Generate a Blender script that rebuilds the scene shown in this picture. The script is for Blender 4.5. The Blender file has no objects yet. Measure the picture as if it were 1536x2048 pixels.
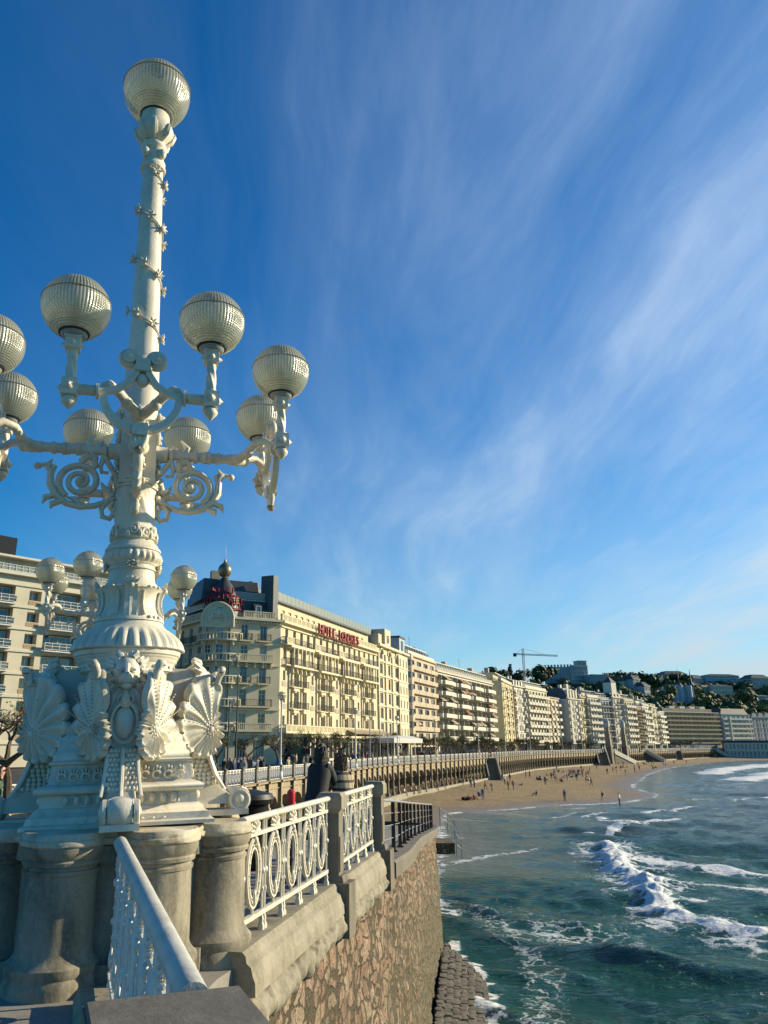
import bpy, math, random
import numpy as np
from math import sin, cos, pi, radians, atan2, hypot, sqrt
from mathutils import Vector, Matrix, noise
R = random.Random(7)
SC = bpy.context.scene
COL = SC.collection

# ------------------------------------------------------------ camera
F_PX, PCX, HOR, EYE = 1500.0, 665.0, 1490.0, 1.75      # focal length, principal point and horizon in pixels of the 1536x2048 photo
PITCH = math.atan((HOR - 1024) / F_PX)
CP, SP = cos(PITCH), sin(PITCH)
cd = bpy.data.cameras.new('camera'); cam = bpy.data.objects.new('camera', cd); COL.objects.link(cam)
cam.location = (0, 0, EYE); cam.rotation_euler = (pi / 2 + PITCH, 0, 0)
cd.sensor_fit = 'VERTICAL'; cd.sensor_height = 36; cd.lens = F_PX / 2048 * 36
cd.shift_x = (768 - PCX) / 2048; cd.clip_start = .1; cd.clip_end = 6000
SC.camera = cam

# ------------------------------------------------------------ sun, sky, exposure
SUN_AZ = radians(15)            # counter-clockwise from +X
SUN_EL = radians(21)
sl = bpy.data.lights.new('sun', 'SUN'); sl.energy = 5.0; sl.angle = radians(.5); sl.color = (1, .85, .57)
so = bpy.data.objects.new('sun', sl); COL.objects.link(so)
sd = Vector((cos(SUN_AZ) * cos(SUN_EL), sin(SUN_AZ) * cos(SUN_EL), sin(SUN_EL)))
so.rotation_euler = sd.to_track_quat('Z', 'Y').to_euler()
W = bpy.data.worlds.new('World'); SC.world = W; W.use_nodes = True
nt = W.node_tree; nt.nodes.clear()
def N(nt, t, **k):
    n = nt.nodes.new(t)
    for a, b in k.items(): setattr(n, a, b)
    return n
def L(nt, a, b): nt.links.new(a, b)
def mth(nt, op, a, b=None, c=None, clamp=False):
    n = N(nt, 'ShaderNodeMath', operation=op); n.use_clamp = clamp
    for i, v in enumerate((a, b, c)):
        if v is None: continue
        if isinstance(v, (int, float)): n.inputs[i].default_value = v
        else: L(nt, v, n.inputs[i])
    return n.outputs[0]
def ramp(nt, fac, stops):
    n = N(nt, 'ShaderNodeValToRGB'); e = n.color_ramp.elements
    while len(e) < len(stops): e.new(.5)
    for q, (p, c) in zip(e, stops):
        q.position = p; q.color = c if len(c) == 4 else (*c, 1)
    if fac is not None: L(nt, fac, n.inputs[0])
    return n.outputs[0]
def mixc(nt, fac, a, b, mode='MIX'):
    n = N(nt, 'ShaderNodeMix', data_type='RGBA', blend_type=mode)
    for i, v in ((0, fac), (6, a), (7, b)):
        if isinstance(v, (int, float)): n.inputs[i].default_value = v
        elif isinstance(v, tuple): n.inputs[i].default_value = v if len(v) == 4 else (*v, 1)
        else: L(nt, v, n.inputs[i])
    return n.outputs[2]
def noisen(nt, vec, scale, detail=4, rough=.55, dist=0, dims='3D'):
    n = N(nt, 'ShaderNodeTexNoise', noise_dimensions=dims)
    n.inputs['Scale'].default_value = scale; n.inputs['Detail'].default_value = detail
    n.inputs['Roughness'].default_value = rough; n.inputs['Distortion'].default_value = dist
    if vec is not None: L(nt, vec, n.inputs['Vector'])
    return n
def mapping(nt, vec, scale=(1, 1, 1), rot=(0, 0, 0), loc=(0, 0, 0)):
    n = N(nt, 'ShaderNodeMapping'); L(nt, vec, n.inputs[0])
    n.inputs['Scale'].default_value = scale; n.inputs['Rotation'].default_value = rot; n.inputs['Location'].default_value = loc
    return n.outputs[0]

sky = N(nt, 'ShaderNodeTexSky', sky_type='NISHITA'); sky.sun_disc = False
sky.sun_elevation = SUN_EL; sky.sun_rotation = pi / 2 - SUN_AZ
sky.air_density = 1.0; sky.dust_density = .5; sky.ozone_density = 3.5
tc = N(nt, 'ShaderNodeTexCoord')
sep = N(nt, 'ShaderNodeSeparateXYZ'); L(nt, tc.outputs['Generated'], sep.inputs[0])
zc = mth(nt, 'ADD', mth(nt, 'MAXIMUM', sep.outputs[2], 0.0), .10)
pxn = mth(nt, 'DIVIDE', sep.outputs[0], zc); pyn = mth(nt, 'DIVIDE', sep.outputs[1], zc)
cmb = N(nt, 'ShaderNodeCombineXYZ'); L(nt, pxn, cmb.inputs[0]); L(nt, pyn, cmb.inputs[1])
# thin cirrus: wisps drawn out along one wind direction on a high flat layer, thickest towards the sun's side and the horizon
wv = noisen(nt, cmb.outputs[0], .55, 3, .5)
wp_ = N(nt, 'ShaderNodeVectorMath', operation='MULTIPLY_ADD'); L(nt, wv.outputs[1], wp_.inputs[0]); wp_.inputs[1].default_value = (.55, .9, 0); L(nt, cmb.outputs[0], wp_.inputs[2])
v1 = mapping(nt, wp_.outputs[0], rot=(0, 0, radians(14)), scale=(1.15, .30, 1))
n1 = noisen(nt, v1, 1.0, 8, .56, .25)
v2 = mapping(nt, wp_.outputs[0], rot=(0, 0, radians(-24)), scale=(2.6, .55, 1), loc=(3.1, 1.7, 0))
n2 = noisen(nt, v2, 1.5, 8, .60, .35)
n3 = noisen(nt, cmb.outputs[0], .42, 3, .5)
st = mth(nt, 'ADD', mth(nt, 'MULTIPLY', n1.outputs[0], .62), mth(nt, 'MULTIPLY', n2.outputs[0], .38))
cl = ramp(nt, st, [(.40, (0, 0, 0)), (.50, (.28, .28, .28)), (.64, (1, 1, 1))])
gate = ramp(nt, n3.outputs[0], [(.30, (.30, .30, .30)), (.60, (1, 1, 1))])
side = mth(nt, 'MULTIPLY_ADD', sep.outputs[0], 1.15, .50, clamp=True)
low = mth(nt, 'POWER', 2.718, mth(nt, 'MULTIPLY', mth(nt, 'MAXIMUM', sep.outputs[2], 0.0), -4.4))
cf = mth(nt, 'MULTIPLY', mth(nt, 'MULTIPLY', cl, gate), mth(nt, 'MULTIPLY', side, .84))
veil = mth(nt, 'MULTIPLY', side, mth(nt, 'MULTIPLY_ADD', low, .88, .0))
cf = mth(nt, 'ADD', cf, veil, clamp=True)
cf = mth(nt, 'MULTIPLY', cf, mth(nt, 'MULTIPLY_ADD', sep.outputs[1], 1.4, .55, clamp=True))      # cloud cleared behind the camera, out of view, to deepen the shadows
cf = mth(nt, 'MULTIPLY', cf, mth(nt, 'MULTIPLY_ADD', sep.outputs[2], 30, 1.0, clamp=True))
hs = N(nt, 'ShaderNodeHueSaturation'); hs.inputs['Saturation'].default_value = 1.38; hs.inputs['Value'].default_value = 1.0
L(nt, sky.outputs[0], hs.inputs['Color'])
skc = mixc(nt, 1.0, hs.outputs[0], (.50, 1.04, 1.12), 'MULTIPLY')
fin = mixc(nt, cf, skc, mixc(nt, mth(nt, 'POWER', low, .5), (5.0, 6.4, 8.4), (4.1, 4.9, 5.1)))
bg = N(nt, 'ShaderNodeBackground'); bg.inputs[1].default_value = .092
L(nt, fin, bg.inputs[0])
wo = N(nt, 'ShaderNodeOutputWorld'); L(nt, bg.outputs[0], wo.inputs[0])
SC.view_settings.view_transform = 'Standard'; SC.view_settings.look = 'None'
SC.view_settings.exposure = 0.60; SC.view_settings.gamma = 1.0
SC.cycles.max_bounces = 6; SC.cycles.transparent_max_bounces = 8; SC.cycles.use_denoising = True
SC.cycles.sample_clamp_indirect = 4

# ------------------------------------------------------------ pixel -> world
def ray(px, py):
    v = 1024 - py; u = px - PCX
    fw = F_PX * CP - v * SP; up = F_PX * SP + v * CP
    return u / fw, up / fw
def at(px, py, Y):
    a, b = ray(px, py); return Vector((a * Y, Y, EYE + b * Y))
def onz(px, py, z):
    a, b = ray(px, py); Y = (z - EYE) / b; return Vector((a * Y, Y, z))
def proj(p):
    X, Y, Z = p[0], p[1], p[2] - EYE
    d = Y * CP + Z * SP; v = -Y * SP + Z * CP
    return PCX + F_PX * X / d, 1024 - F_PX * v / d

# ------------------------------------------------------------ materials
MATS = {}
def newmat(name):
    m = bpy.data.materials.new(name); m.use_nodes = True
    nt = m.node_tree; nt.nodes.clear()
    b = N(nt, 'ShaderNodeBsdfPrincipled'); o = N(nt, 'ShaderNodeOutputMaterial'); L(nt, b.outputs[0], o.inputs[0])
    MATS[name] = m
    return m, nt, b
def objco(nt): return N(nt, 'ShaderNodeTexCoord').outputs['Object']
def bump(nt, b, h, strength=.3, dist=.02):
    n = N(nt, 'ShaderNodeBump'); n.inputs['Strength'].default_value = strength; n.inputs['Distance'].default_value = dist
    L(nt, h, n.inputs['Height']); L(nt, n.outputs[0], b.inputs['Normal'])
def simple(name, col, rough=.7, var=.12, scale=3.0, bmp=.15, metal=0, dist=.01, spec=.4, col2=None):
    m, nt, b = newmat(name); co = objco(nt); col = tuple(c * .86 for c in col)
    n = noisen(nt, co, scale, 6, .65)
    c2 = col2 if col2 else tuple(max(0, c * (1 - 2 * var)) for c in col)
    c = mixc(nt, ramp(nt, n.outputs[0], [(.3, (0, 0, 0)), (.7, (1, 1, 1))]), tuple(min(1, c * (1 + var)) for c in col), c2)
    L(nt, c, b.inputs['Base Color']); b.inputs['Roughness'].default_value = rough; b.inputs['Metallic'].default_value = metal
    b.inputs['Specular IOR Level'].default_value = spec
    if bmp:
        n2 = noisen(nt, co, scale * 7, 5, .6); bump(nt, b, n2.outputs[0], bmp, dist)
    return m

def mk_paint():          # thick cream-white paint on cast iron: brush bumps, grime, rusty cracks
    m, nt, b = newmat('cast_iron_paint'); co = objco(nt)
    a = noisen(nt, co, 2.3, 6, .7); c = noisen(nt, co, 11, 6, .7); d = noisen(nt, co, 45, 3, .6)
    base = mixc(nt, ramp(nt, a.outputs[0], [(.35, (0, 0, 0)), (.72, (1, 1, 1))]), (.70, .64, .52), (.54, .50, .41))
    grime = ramp(nt, c.outputs[0], [(.60, (0, 0, 0)), (.78, (1, 1, 1))])
    base = mixc(nt, mth(nt, 'MULTIPLY', grime, .42), base, (.40, .36, .26))
    vo = N(nt, 'ShaderNodeTexVoronoi', feature='DISTANCE_TO_EDGE'); vo.inputs['Scale'].default_value = 2.1
    wv = mixc(nt, .25, co, noisen(nt, co, 3.0, 3).outputs[1]); L(nt, wv, vo.inputs['Vector'])
    crack = ramp(nt, vo.outputs[0], [(0, (1, 1, 1)), (.008, (0, 0, 0))])
    ck = mth(nt, 'MULTIPLY', crack, ramp(nt, a.outputs[0], [(.55, (0, 0, 0)), (.62, (1, 1, 1))]))
    base = mixc(nt, mth(nt, 'MULTIPLY', ck, .5), base, (.28, .20, .10))
    rn = noisen(nt, mapping(nt, co, (9, 9, .9)), 1.0, 5, .65)
    rs = mth(nt, 'MULTIPLY', ramp(nt, rn.outputs[0], [(.51, (0, 0, 0)), (.68, (1, 1, 1))]), ramp(nt, c.outputs[0], [(.42, (0, 0, 0)), (.6, (1, 1, 1))]))
    base = mixc(nt, mth(nt, 'MULTIPLY', rs, .65), base, (.40, .31, .17))
    ru = ramp(nt, noisen(nt, co, 5.5, 7, .75).outputs[0], [(.66, (0, 0, 0)), (.72, (1, 1, 1))])
    base = mixc(nt, mth(nt, 'MULTIPLY', ru, .75), base, (.22, .16, .09))
    # soot settled in the crevices of the casting
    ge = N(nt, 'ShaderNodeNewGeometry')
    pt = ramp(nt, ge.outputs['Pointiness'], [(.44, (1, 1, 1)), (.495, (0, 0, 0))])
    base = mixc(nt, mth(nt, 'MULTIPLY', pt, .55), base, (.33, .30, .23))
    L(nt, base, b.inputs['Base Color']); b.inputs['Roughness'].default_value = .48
    h = mth(nt, 'ADD', mth(nt, 'MULTIPLY', c.outputs[0], .7), mth(nt, 'MULTIPLY', d.outputs[0], .3))
    bump(nt, b, h, .5, .014)
mk_paint()
def mk_stone(name, ca, cb, stain=(.08, .07, .05), blocks=None):
    m, nt, b = newmat(name); co = objco(nt)
    a = noisen(nt, co, 1.6, 8, .7); g = noisen(nt, co, 30, 5, .7); s = noisen(nt, mapping(nt, co, (2.2, 2.2, .5)), 1.4, 6, .65, .6)
    c = mixc(nt, ramp(nt, a.outputs[0], [(.3, (0, 0, 0)), (.7, (1, 1, 1))]), ca, cb)
    c = mixc(nt, mth(nt, 'MULTIPLY', ramp(nt, s.outputs[0], [(.47, (0, 0, 0)), (.66, (1, 1, 1))]), .75), c, stain)
    c = mixc(nt, mth(nt, 'MULTIPLY', ramp(nt, g.outputs[0], [(.45, (0, 0, 0)), (.8, (1, 1, 1))]), .35), c, tuple(x * 1.5 for x in ca))
    L(nt, c, b.inputs['Base Color']); b.inputs['Roughness'].default_value = .85
    h = mth(nt, 'ADD', mth(nt, 'MULTIPLY', a.outputs[0], 1.0), mth(nt, 'MULTIPLY', g.outputs[0], .35))
    bump(nt, b, h, .5, .02)
mk_stone('slab_stone', (.55, .50, .38), (.36, .32, .24), (.20, .13, .06))
mk_stone('weathered_stone', (.34, .295, .22), (.17, .15, .11), (.045, .045, .034))
mk_stone('dark_stone', (.19, .165, .125), (.115, .10, .08), (.05, .045, .035))
mk_stone('coping_stone', (.33, .295, .225), (.17, .15, .11), (.12, .11, .06))
mk_stone('cap_stone', (.13, .115, .09), (.085, .077, .062), (.19, .17, .13))
mk_stone('arcade_stone', (.37, .30, .20), (.25, .205, .14), (.12, .10, .075))
mk_stone('paving', (.27, .25, .22), (.21, .195, .17), (.14, .13, .11))

def mk_masonry():
    m, nt, b = newmat('sea_wall_masonry'); co = objco(nt)
    w = noisen(nt, co, 1.3, 4, .6)
    ds = N(nt, 'ShaderNodeVectorMath', operation='MULTIPLY_ADD'); L(nt, w.outputs[1], ds.inputs[0]); ds.inputs[1].default_value = (.42, .42, .42); L(nt, co, ds.inputs[2])
    mp = mapping(nt, ds.outputs[0], (3.4, 3.4, 4.6))
    vo = N(nt, 'ShaderNodeTexVoronoi', feature='F1'); vo.inputs['Scale'].default_value = 1.0; vo.inputs['Randomness'].default_value = .85; L(nt, mp, vo.inputs['Vector'])
    ve = N(nt, 'ShaderNodeTexVoronoi', feature='DISTANCE_TO_EDGE'); ve.inputs['Scale'].default_value = 1.0; ve.inputs['Randomness'].default_value = .85; L(nt, mp, ve.inputs['Vector'])
    sc = N(nt, 'ShaderNodeSeparateColor'); L(nt, vo.outputs['Color'], sc.inputs[0])
    stone = ramp(nt, sc.outputs[0], [(0, (.26, .13, .085)), (.25, (.42, .27, .185)), (.5, (.50, .39, .27)), (.75, (.36, .19, .125)), (1, (.44, .36, .25))])
    g = noisen(nt, co, 9, 7, .72)
    v2 = N(nt, 'ShaderNodeTexVoronoi', feature='F1'); v2.inputs['Scale'].default_value = 2.3; L(nt, mp, v2.inputs['Vector'])
    s2 = N(nt, 'ShaderNodeSeparateColor'); L(nt, v2.outputs['Color'], s2.inputs[0])
    stone = mixc(nt, .30, stone, ramp(nt, s2.outputs[1], [(0, (.10, .07, .045)), (.5, (.30, .20, .13)), (1, (.38, .32, .22))]))
    stone = mixc(nt, mth(nt, 'MULTIPLY', ramp(nt, g.outputs[0], [(.35, (0, 0, 0)), (.7, (1, 1, 1))]), .75), stone, (.12, .07, .04))
    pit = noisen(nt, co, 26, 4, .7)
    stone = mixc(nt, ramp(nt, pit.outputs[0], [(.54, (0, 0, 0)), (.64, (1, 1, 1))]), stone, (.055, .038, .024))
    mort = ramp(nt, mth(nt, 'ADD', ve.outputs[0], mth(nt, 'ADD', mth(nt, 'MULTIPLY_ADD', g.outputs[0], .60, -.30), mth(nt, 'MULTIPLY_ADD', w.outputs[0], .5, -.25))), [(.055, (1, 1, 1)), (.13, (0, 0, 0))])
    c = mixc(nt, mort, stone, mixc(nt, g.outputs[0], (.025, .021, .010), (.125, .092, .048)))
    # algae and damp, in vertical runs, stronger low down
    run = noisen(nt, mapping(nt, co, (1.6, 1.6, .22)), 1.2, 6, .7)
    sp = N(nt, 'ShaderNodeSeparateXYZ'); L(nt, co, sp.inputs[0])
    low = mth(nt, 'MULTIPLY_ADD', sp.outputs[2], -.20, -.20, clamp=True)
    al = ramp(nt, mth(nt, 'ADD', run.outputs[0], mth(nt, 'MULTIPLY', low, .30)), [(.52, (0, 0, 0)), (.70, (1, 1, 1))])
    c = mixc(nt, mth(nt, 'MULTIPLY', al, .80), c, mixc(nt, g.outputs[0], (.045, .045, .022), (.12, .10, .05)))
    L(nt, c, b.inputs['Base Color']); b.inputs['Roughness'].default_value = .82
    edge = mth(nt, 'SUBTRACT', 1.0, mort)
    h = mth(nt, 'ADD', mth(nt, 'MULTIPLY', edge, .6), mth(nt, 'MULTIPLY', mth(nt, 'ADD', g.outputs[0], pit.outputs[0]), .6))
    bump(nt, b, h, 1.0, .05)
mk_masonry()

def mk_glass_globe():
    m, nt, b = newmat('prismatic_glass'); co = objco(nt)
    sp = N(nt, 'ShaderNodeSeparateXYZ'); L(nt, co, sp.inputs[0])
    an = mth(nt, 'ARCTAN2', sp.outputs[1], sp.outputs[0])
    ver = mth(nt, 'SINE', mth(nt, 'MULTIPLY', an, 62)); hor = mth(nt, 'SINE', mth(nt, 'MULTIPLY', sp.outputs[2], 330))
    low = ramp(nt, mth(nt, 'MULTIPLY_ADD', sp.outputs[2], 1.6, .5), [(.15, (0, 0, 0)), (.40, (1, 1, 1))])
    vv = mth(nt, 'MULTIPLY', ver, low)
    h = mth(nt, 'ADD', mth(nt, 'MULTIPLY', vv, .8), mth(nt, 'MULTIPLY', hor, .25))
    bump(nt, b, h, .5, .007)
    ms = mth(nt, 'MULTIPLY_ADD', h, .5, .5, clamp=True)
    dirt = noisen(nt, mapping(nt, co, (3, 3, 1.2)), 2.2, 4)
    c = mixc(nt, ms, (.20, .21, .19), (.80, .80, .72))
    c = mixc(nt, ramp(nt, dirt.outputs[0], [(.4, (0, 0, 0)), (.75, (.6, .6, .6))]), c, (.46, .43, .28))
    L(nt, c, b.inputs['Base Color'])
    b.inputs['Roughness'].default_value = .20; b.inputs['Metallic'].default_value = .28
    b.inputs['Specular IOR Level'].default_value = .8
    o = [n for n in nt.nodes if n.type == 'OUTPUT_MATERIAL'][0]
    tr = N(nt, 'ShaderNodeBsdfTranslucent'); L(nt, mixc(nt, .5, c, (.8, .78, .5)), tr.inputs[0])
    tp = N(nt, 'ShaderNodeBsdfTransparent'); tp.inputs[0].default_value = (.75, .80, .78, 1)
    m1 = N(nt, 'ShaderNodeMixShader'); m1.inputs[0].default_value = .42; L(nt, b.outputs[0], m1.inputs[1]); L(nt, tr.outputs[0], m1.inputs[2])
    m2 = N(nt, 'ShaderNodeMixShader'); L(nt, mth(nt, 'MULTIPLY_ADD', ms, .14, .12), m2.inputs[0]); L(nt, m1.outputs[0], m2.inputs[1]); L(nt, tp.outputs[0], m2.inputs[2])
    L(nt, m2.outputs[0], o.inputs[0])
mk_glass_globe()

def mk_water():
    m, nt, b = newmat('sea_water'); co = objco(nt)
    at_ = N(nt, 'ShaderNodeAttribute', attribute_name='foam'); fo = at_.outputs['Fac']
    sh = N(nt, 'ShaderNodeAttribute', attribute_name='shallow').outputs['Fac']
    a = noisen(nt, co, .06, 4, .5)
    deep = mixc(nt, ramp(nt, a.outputs[0], [(.35, (0, 0, 0)), (.65, (1, 1, 1))]), (.006, .050, .030), (.014, .090, .052))
    deep = mixc(nt, sh, deep, (.24, .27, .23))  # pale tint: real shallows, and sky reflection painted onto distant water
    w1 = noisen(nt, mapping(nt, co, (.6, 1.15, 1), (0, 0, radians(-12))), .85, 5, .62, .6); w2 = noisen(nt, mapping(nt, co, (.6, 1.5, 1), (0, 0, radians(-12))), 3.6, 5, .62, .4)
    w3 = noisen(nt, co, .20, 3, .5, .3)
    h = mth(nt, 'ADD', mth(nt, 'ADD', mth(nt, 'MULTIPLY', w1.outputs[0], .6), mth(nt, 'MULTIPLY', w2.outputs[0], .34)), mth(nt, 'MULTIPLY', w3.outputs[0], 1.0))
    bp = N(nt, 'ShaderNodeBump'); bp.inputs['Strength'].default_value = .85; bp.inputs['Distance'].default_value = .55; L(nt, h, bp.inputs['Height'])
    L(nt, bp.outputs[0], b.inputs['Normal'])
    b.inputs['Roughness'].default_value = .12; b.inputs['IOR'].default_value = 1.33
    # foam: lacy network, denser where the attribute is high
    vo = N(nt, 'ShaderNodeTexVoronoi', feature='DISTANCE_TO_EDGE'); vo.inputs['Scale'].default_value = 1.15
    ds = N(nt, 'ShaderNodeVectorMath', operation='MULTIPLY_ADD'); L(nt, noisen(nt, co, .9, 5, .65).outputs[1], ds.inputs[0]); ds.inputs[1].default_value = (2.2, 2.2, 0); L(nt, co, ds.inputs[2])
    L(nt, ds.outputs[0], vo.inputs['Vector'])
    lace = mth(nt, 'SUBTRACT', 1.0, mth(nt, 'MULTIPLY', vo.outputs[0], 3.2), clamp=True)
    fn = noisen(nt, co, 4.5, 7, .75)
    fa = mth(nt, 'ADD', mth(nt, 'MULTIPLY', lace, .55), mth(nt, 'MULTIPLY', fn.outputs[0], .65))
    t = mth(nt, 'ADD', fa, mth(nt, 'MULTIPLY_ADD', fo, 1.15, -1.20))
    fm = ramp(nt, t, [(.0, (0, 0, 0)), (.22, (1, 1, 1))])
    col = mixc(nt, fm, deep, mixc(nt, fn.outputs[0], (.62, .64, .62), (.86, .86, .84)))
    L(nt, col, b.inputs['Base Color'])
    L(nt, mth(nt, 'MULTIPLY_ADD', fm, .6, .12), b.inputs['Roughness'])
mk_water()
def mk_sand():
    m, nt, b = newmat('beach_sand'); co = objco(nt)
    wet = N(nt, 'ShaderNodeAttribute', attribute_name='wet').outputs['Fac']
    a = noisen(nt, co, .25, 6, .6); f = noisen(nt, co, 2.4, 4, .7); g = noisen(nt, mapping(nt, co, (1.5, .8, 1)), 1.1, 6, .75)
    dry = mixc(nt, ramp(nt, a.outputs[0], [(.3, (0, 0, 0)), (.7, (1, 1, 1))]), (.34, .245, .125), (.24, .17, .085))
    pr = ramp(nt, mth(nt, 'MULTIPLY_ADD', g.outputs[0], .6, mth(nt, 'MULTIPLY', f.outputs[0], .4)), [(.46, (1, 1, 1)), (.53, (0, 0, 0))])
    dry = mixc(nt, mth(nt, 'MULTIPLY', pr, .55), dry, (.20, .145, .085))
    c = mixc(nt, wet, dry, (.19, .135, .075))
    L(nt, c, b.inputs['Base Color'])
    L(nt, mth(nt, 'MULTIPLY_ADD', wet, -.55, .9), b.inputs['Roughness'])
    n = N(nt, 'ShaderNodeBump'); n.inputs['Distance'].default_value = .35
    L(nt, mth(nt, 'MULTIPLY_ADD', wet, -.85, .9), n.inputs['Strength']); L(nt, mth(nt, 'ADD', f.outputs[0], g.outputs[0]), n.inputs['Height']); L(nt, n.outputs[0], b.inputs['Normal'])
mk_sand()
def mk_glasspane(name, col=(.05, .075, .09), rough=.06):
    m, nt, b = newmat(name); co = objco(nt)
    oi = N(nt, 'ShaderNodeObjectInfo')
    c = mixc(nt, ramp(nt, oi.outputs['Random'], [(.0, (0, 0, 0)), (.6, (.04, .04, .04)), (.85, (.35, .35, .35)), (1, (.9, .9, .9))]), col, (.30, .29, .24))
    L(nt, c, b.inputs['Base Color']); b.inputs['Roughness'].default_value = rough; b.inputs['Specular IOR Level'].default_value = .9
mk_glasspane('window_glass', (.035, .045, .05)); simple('dark_glass', (.03, .035, .035), .1, .2, 1, 0, spec=.6); simple('arcade_shade', (.14, .10, .06), .9, .2, .6, .1); mk_glasspane('window_glass_warm', (.10, .085, .06), .2)
simple('white_rail_paint', (.72, .70, .64), .5, .08, 6, .1)
simple('hotel_wall', (.67, .58, .40), .85, .06, .5, .1)
simple('hotel_trim', (.74, .66, .46), .8, .05, 1, .1)
simple('white_wall', (.66, .62, .52), .8, .06, .4, .1)
simple('cream_wall', (.66, .60, .45), .85, .07, .4, .1)
simple('yellow_wall', (.62, .54, .34), .85, .07, .4, .1)
simple('pink_wall', (.56, .46, .34), .85, .07, .4, .1)
simple('grey_wall', (.42, .38, .31), .85, .10, .4, .1)
simple('tan_wall', (.44, .35, .23), .85, .10, .4, .1)
simple('brown_wall', (.36, .29, .20), .85, .10, .4, .1)
simple('pale_blue_wall', (.45, .50, .54), .85, .07, .4, .1)
simple('panel_wall', (.42, .30, .17), .8, .06, .4, .1)
simple('dark_metal', (.055, .058, .06), .45, .1, 2, .05, .6)
simple('black_metal', (.018, .018, .02), .4, .1, 3, .05, .3)
simple('zinc_roof', (.09, .095, .10), .5, .12, .8, .05, .4)
simple('slate_roof', (.07, .075, .085), .6, .15, 1, .2)
simple('tile_roof', (.22, .11, .07), .8, .2, 2, .2)
simple('rusty_metal', (.13, .075, .045), .8, .3, 4, .3, .3)
simple('grey_rail_paint', (.34, .35, .36), .45, .1, 8, .2)
simple('handrail_paint', (.60, .59, .54), .4, .14, 7, .5, 0, .006, col2=(.38, .37, .32))
simple('gold', (.26, .22, .14), .4, .1, 2, .05, .6)
simple('red_sign', (.30, .012, .018), .5, .1, 2, 0)
simple('red_plastic', (.62, .02, .03), .4, .05, 2, 0)
simple('awning_cloth', (.40, .35, .27), .8, .1, 2, .05)
simple('awning_red', (.42, .16, .10), .8, .1, 2, .05)
simple('white_canopy', (.55, .54, .51), .6, .05, 2, .05)
simple('bark', (.12, .085, .055), .9, .25, 6, .5, 0, .02)
simple('balcony_glass', (.24, .28, .26), .4, .06, 2, 0)
simple('shutter', (.50, .50, .46), .7, .05, 1, .05)
simple('asphalt', (.055, .055, .057), .85, .15, 3, .3)
simple('sign_black', (.015, .015, .018), .5, .1, 2, 0)
simple('villa_wall', (.42, .43, .43), .85, .08, .2, .1)
def leafmat(name, c1, c2):
    m, nt, b = newmat(name); co = objco(nt)
    n = noisen(nt, co, .35, 4, .6); oi = N(nt, 'ShaderNodeObjectInfo')
    L(nt, mixc(nt, n.outputs[0], c1, c2), b.inputs['Base Color']); b.inputs['Roughness'].default_value = .7
leafmat('tamarisk_leaf', (.10, .11, .035), (.05, .065, .022)); leafmat('hill_leaf', (.055, .075, .018), (.10, .115, .026)); leafmat('dark_leaf', (.032, .052, .020), (.05, .068, .024)); leafmat('spring_leaf', (.13, .15, .03), (.08, .10, .02))

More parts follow.
